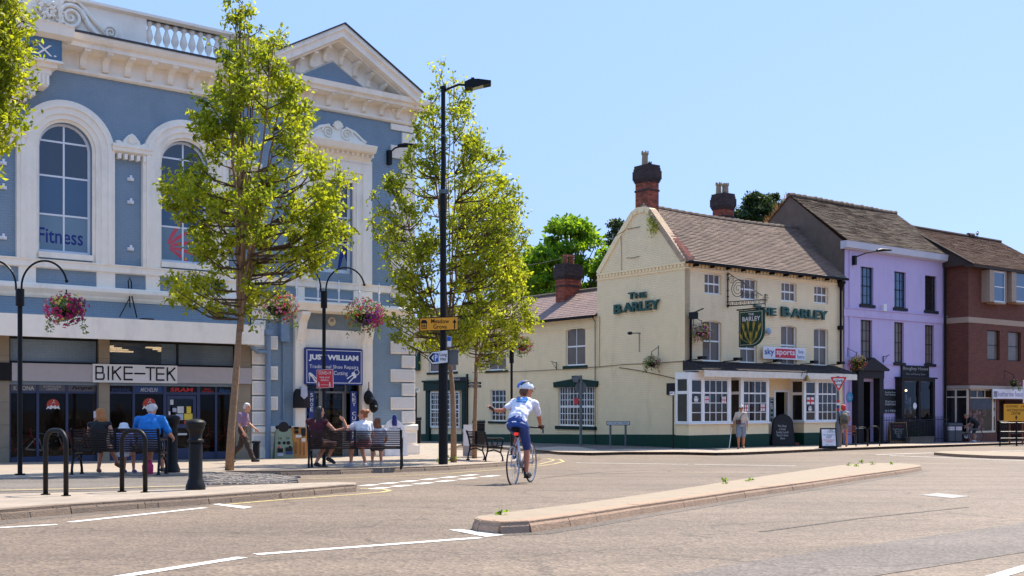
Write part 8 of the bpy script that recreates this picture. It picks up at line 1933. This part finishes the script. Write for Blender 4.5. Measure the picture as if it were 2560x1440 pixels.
    if hs:
        mb = MB(); kind = sp.get('hairkind', 'short'); m = hs
        mb.loft([(hd + u_*q*k - f_*(.014 if q < .09 else .01)*k - f_*o*k, r_*(a+.012)*k, f_*(b+.010)*k*.95) for q, a, b, o in ((-.055, .045, .04, .045), (-.02, .062, .065, .025), (.02, .073, .082, .01), (.055, .076, .092, 0), (.09, .064, .080, 0), (.115, .038, .05, 0), (.128, .01, .02, 0))], 16)
        if kind in ('long', 'pony', 'wild'):
            ln = sp.get('hairlen', .28); n = 9
            for i in range(n):
                a = math.pi*(.12+.76*i/(n-1)); o = r_*math.cos(a)*.075*k - f_*math.sin(a)*.075*k; st = hd + o + u_*.02*k; jit = .03*math.sin(i*3.1)
                en = st - V((0, 0, 1))*(ln*(1-.15*abs(math.cos(a))) + jit)*k - f_*.03*k + o*.15
                mb.tube([st, st.lerp(en, .5) + o*.22, en], [.030*k, .030*k, .008*k], 8)
        if kind == 'bun': mb.ball(hd - f_*.085*k + u_*.085*k, .052*k, 10); mb.ball(hd - f_*.06*k + u_*.04*k, .06*k, 10)
        if kind == 'wild':
            for i in range(16): a = i*2.4; mb.ball(hd + r_*math.cos(a)*.07*k - f_*abs(math.sin(a))*.07*k + u_*(.0+.006*i)*k, .036*k, 8)
        fuse(mb, 'hair', m, t, .009 if vox < .012 else vox*.8, 1)
    return t, j, (hd, r_, f_, u_)
def stand(s=1): return {'pel': (0, 0, .97), 'waist': (0, 0, 1.10), 'chest': (0, .0, 1.30), 'neck': (0, -.01, 1.47), 'head': (0, .03, 1.63), 'shL': (-.18, -.01, 1.41), 'shR': (.18, -.01, 1.41), 'elL': (-.23, -.03, 1.13), 'elR': (.23, -.03, 1.13), 'wrL': (-.24, .05, .88), 'wrR': (.24, .05, .88),
    'hipL': (-.09, 0, .94), 'hipR': (.09, 0, .94), 'knL': (-.10, .03, .50), 'knR': (.10, .03, .50), 'anL': (-.10, -.01, .09), 'anR': (.10, -.01, .09), 'toeL': (-.12, .15, .035), 'toeR': (.12, .15, .035)}
def sit(): return {'pel': (0, -.02, .545), 'waist': (0, -.03, .68), 'chest': (0, .0, .88), 'neck': (0, .03, 1.04), 'head': (0, .08, 1.19), 'shL': (-.18, .02, .985), 'shR': (.18, .02, .985), 'elL': (-.25, .08, .73), 'elR': (.25, .08, .73), 'wrL': (-.16, .28, .62), 'wrR': (.16, .28, .62),
    'hipL': (-.09, .02, .53), 'hipR': (.09, .02, .53), 'knL': (-.11, .42, .52), 'knR': (.11, .42, .52), 'anL': (-.12, .42, .10), 'anR': (.12, .42, .10), 'toeL': (-.13, .57, .035), 'toeR': (.13, .57, .035)}
# ---- bicycles
M_FRW = mat('bike_white', c(206, 210, 216), .3, var=.05); M_RUB = mat('tyre_rubber', (.012, .012, .013), .7); M_SPK = mat('spoke_steel', (.45, .46, .48), .35, metal=.8)
def bicycle(loc, rz, label, frame_m, drop=True, crank=78):
    t = thing('bicycle', label, 'bicycle', loc, rz); r = .335
    for y in (-.50, .50):
        g = MB(); g.tube([(0, y+r*math.cos(R(a)), r+r*math.sin(R(a))) for a in range(0, 361, 10)], .013, 8, cap=False); wl = g.build('wheel', M_RUB, t, smooth=True)
        g = MB(); g.tube([(0, y+(r-.022)*math.cos(R(a)), r+(r-.022)*math.sin(R(a))) for a in range(0, 361, 10)], .010, 6, cap=False); g.build('rim', M_SPK, wl)
        g = MB(); 
        for i in range(20): a = R(i*18); g.tube([(.025*(-1)**i, y, r), (0, y+(r-.02)*math.cos(a), r+(r-.02)*math.sin(a))], .0016, 4)
        g.tube([(-.05, y, r), (.05, y, r)], .018, 8); g.build('spokes', M_SPK, wl)
    BBk = (0, -.07, .28); st = (0, -.235, .80); hb = (0, .40, .66); ht = (0, .365, .80)
    g = MB(); g.tube([BBk, st], .018, 8); g.tube([st, ht], .016, 8); g.tube([BBk, hb], .022, 8); g.tube([hb, ht], .022, 8)
    for s in (-1, 1): g.tube([(s*.045, -.50, r), (s*.035, -.3, .31), BBk], .009, 6); g.tube([(s*.045, -.50, r), (s*.03, -.3, .62), (0, -.225, .77)], .008, 6); g.tube([(s*.045, .50, r), (s*.045, .44, .60), (s*.02, .405, .66)], .012, 6)
    g.build('frame', frame_m, t, smooth=True)
    g = MB(); g.tube([(0, -.235, .80), (0, -.255, .91)], .013, 8); g.loft([((0, -.40, .93), (.07, 0, 0), (0, 0, .02)), ((0, -.33, .94), (.075, 0, 0), (0, 0, .025)), ((0, -.22, .935), (.03, 0, 0), (0, 0, .02)), ((0, -.12, .93), (.018, 0, 0), (0, 0, .015))], 10); g.build('saddle', M_IRON, t, smooth=True)
    g = MB(); g.tube([(0, .365, .80), (0, .36, .90), (0, .43, .95)], .014, 8)
    if drop:
        g.tube([(-.20, .43, .95), (0, .43, .955), (.20, .43, .95)], .014, 8)
        for s in (-1, 1): g.tube([(s*.20, .43, .95), (s*.205, .50, .95), (s*.21, .55, .925), (s*.21, .56, .88), (s*.21, .52, .83), (s*.21, .42, .815)], .013, 8); g.cap((s*.205, .50, .955), (s*.205, .565, .985), .018, .014, 8); g.tube([(s*.205, .565, .96), (s*.21, .585, .89), (s*.21, .57, .84)], .007, 6)
    else: g.tube([(-.30, .30, .98), (-.2, .42, .97), (0, .43, .96), (.2, .42, .97), (.30, .30, .98)], .013, 8)
    g.build('handlebar', M_IRON, t, smooth=True)
    a = R(crank); 
    for s in (-1, 1):
        py, pz = -.07 + s*.17*math.sin(a)*(-.15), .28 - s*.17*math.cos(a-R(crank)+R(12)); g = MB(); g.tube([(s*.055, -.07, .28), (s*.075, py, pz)], .010, 6); g.box(s*.075, s*.165, py-.04, py+.04, pz-.012, pz+.012); g.build('pedal', M_IRON, t)
    g = MB(); g.tube([(.045, -.07, .28), (.05, -.07, .28)], .10, 20); g.tube([(.045, -.50, r), (.05, -.5, r)], .04, 12); g.tube([(.048, -.07, .38), (.048, -.5, .375)], .005, 4); g.tube([(.048, -.07, .18), (.048, -.42, .22), (.048, -.5, .30)], .005, 4); g.box(.04, .055, -.53, -.49, .20, .32); g.build('chain_set', M_SPK, t)
    return t
rb = gp(1305, 1209, -.10); D_ = rb.y
bk = bicycle(rb, R(-18), 'white and silver road bicycle ridden by the cyclist in the middle of the road', M_FRW)
g = MB(); g.box(-.03, .03, -.35, -.30, .83, .88); g.build('rear_lamp', mat('lamp_red', (.7, .03, .02), .4, emit=.25), bk); g = MB(); g.cap((0, -.30, .90), (0, -.26, .82), .035, .03, 8); g.build('saddle_bag', M_IRON, bk)
g = MB(); g.cap((0, -.15, .42), (0, -.2, .58), .034, .034, 10); g.build('bottle', M_FW, bk)
M_JER = mat('jersey_white', c(228, 226, 236), .7, var=.04, bump=.5, bscale=9); M_SHO = mat('cycling_blue', c(20, 58, 128), .5, var=.1); M_SHB = mat('shoe_black', (.02, .018, .018), .5)
J = {'pel': (-.01, -.27, 1.02), 'waist': (0, -.20, 1.16), 'chest': (.01, -.03, 1.30), 'neck': (.03, .10, 1.44), 'head': (.04, .15, 1.60), 'shL': (-.17, .05, 1.38), 'shR': (.21, .08, 1.36), 'elL': (-.32, -.10, 1.24), 'elR': (.24, .24, 1.10), 'wrL': (-.51, .04, 1.25), 'wrR': (.205, .42, .985), 'hdL': (-.60, .06, 1.30), 'hdR': (.205, .52, .965),
     'hipL': (-.09, -.24, .98), 'hipR': (.09, -.24, .98), 'knL': (-.11, .15, .84), 'knR': (.08, .03, .61), 'anL': (-.12, -.06, .50), 'anR': (.11, -.10, .21), 'toeL': (-.13, .06, .475), 'toeR': (.125, .05, .145)}
M_GLV = mat('glove_black', (.014, .013, .014), .7)
pc_, j, H_ = person(rb, R(-18), 'cyclist in white jersey, blue shorts and blue and white helmet signalling with the left arm', J, dict(top=M_JER, sleeve=.62, topname='jersey', bot=M_SHO, leg=.95, botname='shorts', shoe=M_SHB, skin='b', vox=.009, fine=1, face=(.75, .65, -.05), hair=mat('hair_fair', c(96, 60, 40), .6, var=.3, scale=30), hairkind='pony', hairlen=.13, palmL=(0, -.5, .8), curlL=.18, curlR=.9, palmR=(0, 0, -1), thumbR=1, thumbL=-1, jacket_len=.03))
hd, r_, f_, u_ = H_
# curly ponytail, helmet, gloves, emblem on the back
g = MB(); bp = hd - f_*.08 - V((0, 0, .06)); random.seed(9)
for i in range(26): g.ball(V((hd.x-.07, hd.y-.12, hd.z-.13)) + V((random.gauss(0, .055), random.gauss(0, .025), -abs(random.gauss(.02, .05)))), random.uniform(.022, .04), 8)
g.cap(bp, V((hd.x-.05, hd.y-.10, hd.z-.13)), .035, .035, 8); fuse(g, 'ponytail', mat('hair_ginger', c(164, 96, 54), .6, var=.3, scale=40), pc_, .007, 1)
M_HB = mat('helmet_blue', c(30, 104, 196), .3); M_HW = mat('helmet_white', c(218, 222, 228), .3)
def helm(name, m, k0, ang0, ang1, kk):
    g = MB(); 
    for a in np.arange(ang0, ang1, 22.5):
        P = []
        for q in range(0, 9): 
            el = R(-8+q*20.5); P.append(hd + u_*(.035+.105*kk*math.sin(el)) + (f_*math.cos(el)*(.145 if True else 0)*kk + V((0, 0, 0))) ) if False else P.append(hd + u_*(.03+.115*kk*math.sin(R(a)) ) + f_*(-.005+.150*kk*math.cos(R(q*22.5))*math.cos(R(a))**.5 if math.cos(R(a)) > 0 else 0) + r_*(.105*kk*math.sin(R(q*22.5))*max(0, math.cos(R(a)))))
        g.tube(P, .016, 6)
    return g
g = MB(); secs = []
for q, a, b in ((.012, .096, .128), (.035, .100, .136), (.065, .097, .132), (.095, .082, .112), (.12, .056, .078), (.135, .02, .03)): secs.append((hd + u_*q - f_*.012, r_*a, f_*b))
g.loft(secs, 20); hm = g.build('helmet', M_HW, pc_, smooth=True)
g = MB()
for a in (-50, -25, 0, 25, 50):
    P = []
    for q in range(9):
        th = R(8+q*20.5); off = math.sin(R(a)); P.append(hd - f_*.012 + u_*(.028+.112*math.sin(th)*math.cos(R(a*.8))) + f_*(-.132*math.cos(th)) + r_*(off*.104*(.35+.65*math.sin(th))))
    if a in (-50, -25): g.tube(P, .030, 8)
g.build('helmet_stripe', M_HB, hm)
g = MB()
for a in (-12, 12, 38):
    P = [hd - f_*.012 + u_*(.034+.112*math.sin(R(q))*math.cos(R(a*.8))) - f_*(.132*math.cos(R(q))) + r_*(math.sin(R(a))*.104*(.35+.65*math.sin(R(q)))) for q in (25, 50, 75, 100, 125)]; g.tube(P, .008, 6)
g.build('helmet_vent', M_SBK, hm)
g = MB(); g.add([hd + f_*.10 + r_*x + u_*z for x, z in ((-.085, .03), (.085, .03), (.06, .035), (-.06, .035))] + [hd + f_*.165 + r_*x + u_*z for x, z in ((-.05, .022), (.05, .022))], [(0, 1, 5, 4), (3, 4, 5, 2)]); g.build('visor', M_SBK, hm)
g = MB(); wr = j['wrL']; hv = (j['hdL']-wr).normalized(); g.cap(wr - hv*.01, wr + hv*.085, .033, .040, 10); fuse(g, 'glove', M_GLV, pc_, .008, 1)
g = MB(); wr = j['wrR']; hv = (j['hdR']-wr).normalized(); g.cap(wr - hv*.01, wr + hv*.10, .034, .044, 10); fuse(g, 'glove', M_GLV, pc_, .008, 1)
g = MB(); wa, ch, nk = j['waist'], j['chest'], j['neck']; up = (nk-ch).normalized(); lat = (j['shR']-j['shL']).normalized(); bk_ = up.cross(lat) * -1
bk_ = bk_ if bk_.y < 0 else -bk_
cc = ch.lerp(nk, .28) + bk_*.125; P = [cc + lat*x + up*z - bk_*(.35*(abs(x)**2)) for x, z in ((-.085, -.045), (0, -.05), (.085, -.045), (.085, .055), (0, .058), (-.085, .055))]
def emb(P, off, m, nm): g = MB(); n = len(P); g.add([p + bk_*off for p in P] + [p - bk_*.03 for p in P], [tuple(range(n))] + [tuple(range(2*n-1, n-1, -1))] + [(i, (i+1) % n, (i+1) % n + n, i+n) for i in range(n)]); g.build(nm, m, pc_)
emb(P, .016, mat('emblem_blue', c(40, 130, 200), .6), 'back_panel')
g = MB(); 
for i in range(6): g.ball(cc + bk_*.012 + lat*(-.07+.028*i) - up*.028, .008, 6)
g.ball(cc + bk_*.012 + up*.02 - lat*.02, .024, 8); g.build('back_print', M_SW, pc_)
# ---- bench sitters
def onbench(px, py, off=.25): b = gp(px, py); return V((b.x, b.y+off+.0, gz(b.y+off)))
M_AQ = mat('shirt_blue', c(20, 120, 196), .7, var=.12, bump=.5, bscale=8); M_BLKC = mat('cloth_black', (.012, .011, .012), .8); M_SHG = mat('shorts_grey', c(110, 116, 130), .8); M_WC = mat('cloth_white', c(222, 220, 224), .8)
Jm = sit(); Jm.update(waist=(0, -.02, .70), chest=(0, .03, .92), neck=(0, .09, 1.08), head=(0, .17, 1.20), elR=(.34, .12, .76), wrR=(.36, .33, .66), shR=(.21, .05, 1.02), shL=(-.21, .05, 1.02), elL=(-.30, .14, .76), hdR=(.34, .42, .64))
p, j, H_ = person(onbench(362, 1186), .02, 'broad older man in bright blue shirt with white hair on the left bench', Jm, dict(top=M_AQ, sleeve=.85, bot=M_SHG, leg=.8, botname='shorts', shoe=M_SHB, w=1.22, hair=mat('hair_white', c(206, 196, 190), .8, var=.1, bump=.8), face=(.25, .9, -.35), vox=.012))
Jb = sit(); Jb.update(elL=(-.24, .12, .78), wrL=(-.16, .26, 1.02), hdL=(-.14, .26, 1.11), elR=(.27, -.02, .80), wrR=(.30, .1, .66), knL=(-.05, .42, .52), knR=(.10, .44, .54), anR=(.22, .50, .22), toeR=(.26, .60, .12))
p, j, H_ = person(onbench(235, 1187), .1, 'woman with long ginger blonde hair and black dress on the left bench', Jb, dict(s=.94, top=M_BLKC, sleeve=0, topname='dress', bot=M_BLKC, leg=.9, skirt=1, botname='skirt', shoe=mat('sandal', c(140, 96, 76), .6), w=.9, hair=mat('hair_blonde', c(176, 112, 56), .6, var=.3, scale=30), hairkind='long', hairlen=.26, face=(-.8, .6, -.1), vox=.012))
g = MB(); q = j['hdL']; g.box(q.x-.035, q.x+.035, q.y+.01, q.y+.02, q.z, q.z+.13); g.build('phone', M_FW, p)
Jc = sit(); Jc.update(head=(0, .05, 1.16))
p, j, H_ = person(onbench(296, 1187), .0, 'small child in pale lilac top and white sun hat on the left bench', Jc, dict(s=.74, top=mat('top_lilac', c(150, 150, 196), .8), sleeve=.7, bot=M_WC, leg=.7, skirt=1, botname='skirt', shoe=mat('shoe_lilac', c(120, 110, 150), .7), w=.95, hair=mat('hair_brown', c(90, 60, 40), .7), hairkind='long', hairlen=.12, vox=.011))
hd, r_, f_, u_ = H_; g = MB(); g.loft([(hd + u_*q, r_*a, f_*b) for q, a, b in ((-.005, .115, .125), (.01, .10, .11), (.02, .085, .095), (.06, .08, .09), (.095, .06, .07), (.105, .02, .02))], 16); g.build('sun_hat', M_WC, p, smooth=True)
Jd = sit(); Jd.update(elL=(-.23, .10, .74), shR=(.16, .10, .985), shL=(-.14, -.10, .985), elR=(.30, .24, .78), wrR=(.46, .34, .84), chest=(.0, .02, .88), anR=(.05, .30, .22), anL=(-.12, .10, .11), toeL=(-.14, .22, .035), knL=(-.14, .40, .50), toeR=(.10, .42, .10))
M_FLOR = mat('skirt_floral', c(40, 22, 26), .8, var=.1, stain=1, sscale=22, s0=.56, s1=.6, scol=c(190, 40, 70), sstr=(1, 1, 1))
p, j, H_ = person(onbench(788, 1170, .22), R(-35), 'woman with long black hair and floral skirt at the left end of the right bench', Jd, dict(s=1.05, top=mat('top_maroon', c(72, 14, 34), .8, var=.2), sleeve=0, topname='top', bot=M_FLOR, leg=.8, skirt=1, botname='skirt', shoe=M_SHB, skin='a', hair=mat('hair_black', (.012, .009, .009), .45), hairkind='long', hairlen=.42, face=(.25, .95, .0), vox=.012))
Je = sit(); Je.update(shR=(.15, .06, .985), shL=(-.17, .02, .985), elL=(-.34, .06, .84), wrL=(-.42, .12, 1.06), hdL=(-.48, .14, 1.11), elR=(.22, .16, .74), wrR=(.05, .30, .66), knL=(-.22, .38, .52), anL=(-.24, .36, .10), toeL=(-.36, .44, .035), knR=(-.02, .44, .54), anR=(.08, .30, .10), toeR=(.14, .44, .035))
p, j, H_ = person(onbench(905, 1170, .22), R(14), 'woman in white T-shirt with hair tied up, raising a hand, on the right bench', Je, dict(s=1.0, top=M_WC, sleeve=.55, bot=mat('shorts_pink', c(196, 120, 130), .8), leg=.5, botname='shorts', shoe=mat('trainers', c(196, 200, 206), .6), hair=mat('hair_auburn', c(150, 86, 44), .6, var=.2), hairkind='bun', face=(-.98, .25, .05), palmL=(0, -1, 0), curlL=.5, vox=.012))
Jf = sit(); p, j, H_ = person(onbench(940, 1168, .30), R(10), 'girl with long straight brown hair behind the woman in white', Jf, dict(s=.86, top=mat('top_grey', c(170, 170, 180), .8), sleeve=.6, bot=mat('leggings', c(60, 56, 70), .8), leg=1.2, botname='leggings', shoe=mat('trainers', None), hair=mat('hair_brown2', c(110, 66, 40), .6, var=.2), hairkind='long', hairlen=.34, vox=.013))
t = thing('pink_bag', 'bright pink bag standing between the man and the bench leg', 'bag', onbench(347, 1187, .5)); g = MB(); g.loft([((0, 0, 0), (.10, 0, 0), (0, .06, 0)), ((0, 0, .15), (.11, 0, 0), (0, .07, 0)), ((0, 0, .26), (.06, 0, 0), (0, .04, 0))], 12); g.build('body', mat('bag_pink', c(220, 60, 110), .6, var=.3, scale=14), t, smooth=True); g = MB(); g.tube([(-.04, 0, .24), (0, 0, .33), (.04, 0, .24)], .01, 6); g.build('handle', mat('bag_pink', None), t)
# ---- walking man at the quoins (walks to the right)
M_CHE = mat('shirt_check', c(206, 186, 200), .8, kind='slab', bw=.03, bh=.03, mo=.006, mortar=c(140, 110, 134, ), col2=c(190, 168, 188)); M_BRN = mat('trousers_brown', c(56, 42, 34), .8)
Jw = stand(); Jw.update(chest=(0, .04, 1.30), neck=(0, .07, 1.45), head=(0, .13, 1.60), elR=(.24, -.02, 1.12), wrR=(.25, .10, .90), elL=(-.23, .10, 1.14), wrL=(-.22, .30, .98), knR=(.10, .18, .52), anR=(.10, .34, .12), toeR=(.10, .50, .08), knL=(-.09, -.10, .50), anL=(-.10, -.42, .16), toeL=(-.10, -.28, .05))
b = gp(607, 1158); person(b, R(-95), 'older man with white hair in checked shirt and brown trousers walking past the quoins', Jw, dict(s=.92*1.0, top=M_CHE, sleeve=.8, bot=M_BRN, leg=1.95, shoe=M_SHB, hair=mat('hair_white', None), loose=.02, vox=.013))
# ---- man with the stick (comes towards the camera, turned to the left)
M_BEI = mat('shirt_beige', c(196, 180, 164), .8); M_SGR = mat('shorts_bluegrey', c(120, 130, 142), .8)
Js = stand(); Js.update(elR=(.27, .0, 1.12), wrR=(.31, .14, .92), hdR=(.33, .22, .87), anL=(-.08, -.16, .10), toeL=(-.10, -.02, .04), knL=(-.09, -.03, .50), anR=(.10, .10, .09), toeR=(.11, .25, .035), knR=(.10, .10, .5))
b = gp(1853, 1122); p, j, H_ = person(b, R(165), 'man in beige shirt, grey shorts and cap carrying a white stick before the pub bays', Js, dict(s=.98, top=M_BEI, sleeve=.85, bot=M_SGR, leg=.95, botname='shorts', loose=.03, shoe=mat('sandal', None), skin='b', w=1.05, vox=.014, hair=mat('hair_white', None), jacket_len=.06))
hd, r_, f_, u_ = H_; g = MB(); g.loft([(hd + u_*q, r_*a, f_*b_) for q, a, b_ in ((.035, .088, .108), (.06, .09, .11), (.10, .075, .09), (.125, .04, .05), (.13, .01, .01))], 14); g.cap(hd+f_*.08+u_*.04, hd+f_*.15+u_*.03, .02, .02, 8); g.build('cap', mat('cap_white', c(214, 200, 190), .8), p, smooth=True)
g = MB(); g.box(-.07, .07, -.01, .01, -.02, .02); g.v = [tuple(hd + f_*.098 + r_*x + u_*(z+.01)) for x, y, z in g.v]; g.build('sunglasses', M_SBK, p)
g = MB(); g.box(.0, .2, .13, .21, .98, 1.14); g.tube([(-.12, .08, 1.42), (.0, .13, 1.28), (.08, .15, 1.1)], .012, 5); g.build('shoulder_bag', mat('bag_brown', c(70, 40, 36), .6), p)
t = thing('walking_stick', 'white walking stick held by the man in beige shirt and grey shorts', 'stick', b, R(165)); g = MB(); q = j['hdR']; g.tube([(q.x+.02, q.y+.0, q.z+.02), (q.x+.12, q.y+.22, .0)], .013, 8); g.build('shaft', M_FW, t); g = MB(); g.cap((q.x+.02, q.y, q.z+.02), (q.x-.01, q.y-.05, q.z+.04), .018, .016, 8); g.build('handle', M_SBK, t)
# ---- red haired woman with backpack, seen from behind
Jr = stand(); Jr.update(elR=(.26, .05, 1.14), wrR=(.20, .20, 1.02), elL=(-.25, .06, 1.15), wrL=(-.2, .2, 1.05), anR=(.12, .0, .09), anL=(-.10, .12, .09), knL=(-.10, .10, .5), toeL=(-.11, .27, .035))
b = gp(2109, 1117); p, j, H_ = person(b, R(-10), 'woman with bright red hair and olive backpack behind the give way sign post', Jr, dict(s=1.0, top=mat('top_grey', None), sleeve=.3, bot=mat('shorts_stone', c(130, 120, 112), .8), leg=.35, botname='shorts', shoe=mat('sandal', None), skin='b', w=.95, vox=.014, hair=mat('hair_red', c(206, 50, 34), .6, var=.25), hairkind='wild', hairlen=.14))
t = thing('backpack', 'olive backpack on the back of the red haired woman', 'backpack', b, R(-10)); g = MB(); g.loft([((0, -.20, .95), (.15, 0, 0), (0, .09, 0)), ((0, -.22, 1.05), (.18, 0, 0), (0, .12, 0)), ((0, -.20, 1.28), (.16, 0, 0), (0, .10, 0)), ((0, -.17, 1.42), (.09, 0, 0), (0, .06, 0))], 14); g.build('body', mat('olive', c(104, 96, 78), .8), t, smooth=True)
g = MB(); g.box(-.11, .11, -.37, -.31, .98, 1.14); g.build('pocket', mat('olive_dark', c(70, 64, 54), .8), t, bevel=.015); g = MB()
for s in (-1, 1): g.tube([(s*.08, -.14, 1.42), (s*.11, .0, 1.50), (s*.13, .13, 1.36), (s*.15, .05, 1.1), (s*.13, -.14, 1.02)], .018, 6)
g.build('strap', mat('olive_dark', None), t)
# ---- man bending at his bicycle
Jk = stand(); Jk.update(pel=(0, -.12, .92), waist=(0, -.04, 1.04), chest=(0, .14, 1.16), neck=(0, .28, 1.26), head=(0, .40, 1.33), shL=(-.18, .24, 1.20), shR=(.18, .24, 1.20), elL=(-.2, .30, .95), elR=(.22, .28, .93), wrL=(-.12, .44, .80), wrR=(.12, .42, .78), hipL=(-.09, -.1, .90), hipR=(.09, -.1, .90), knL=(-.10, .05, .48), knR=(.10, .03, .48))
b = gp(2436, 1105); person(b, R(82), 'man in black T-shirt and shorts bending over a bicycle before the charity shop', Jk, dict(s=.96, top=mat('top_navy', c(28, 30, 38), .8), sleeve=.7, bot=M_BLKC, leg=.95, botname='shorts', shoe=M_FW, vox=.014, face=(0, .8, -.6), hair=mat('hair_sand', c(150, 116, 86), .7)))
b = gp(2412, 1105); bicycle(b, R(70), 'bicycle standing before the charity shop beside the bending man', mat('bike_grey', c(120, 110, 120), .4), drop=False)
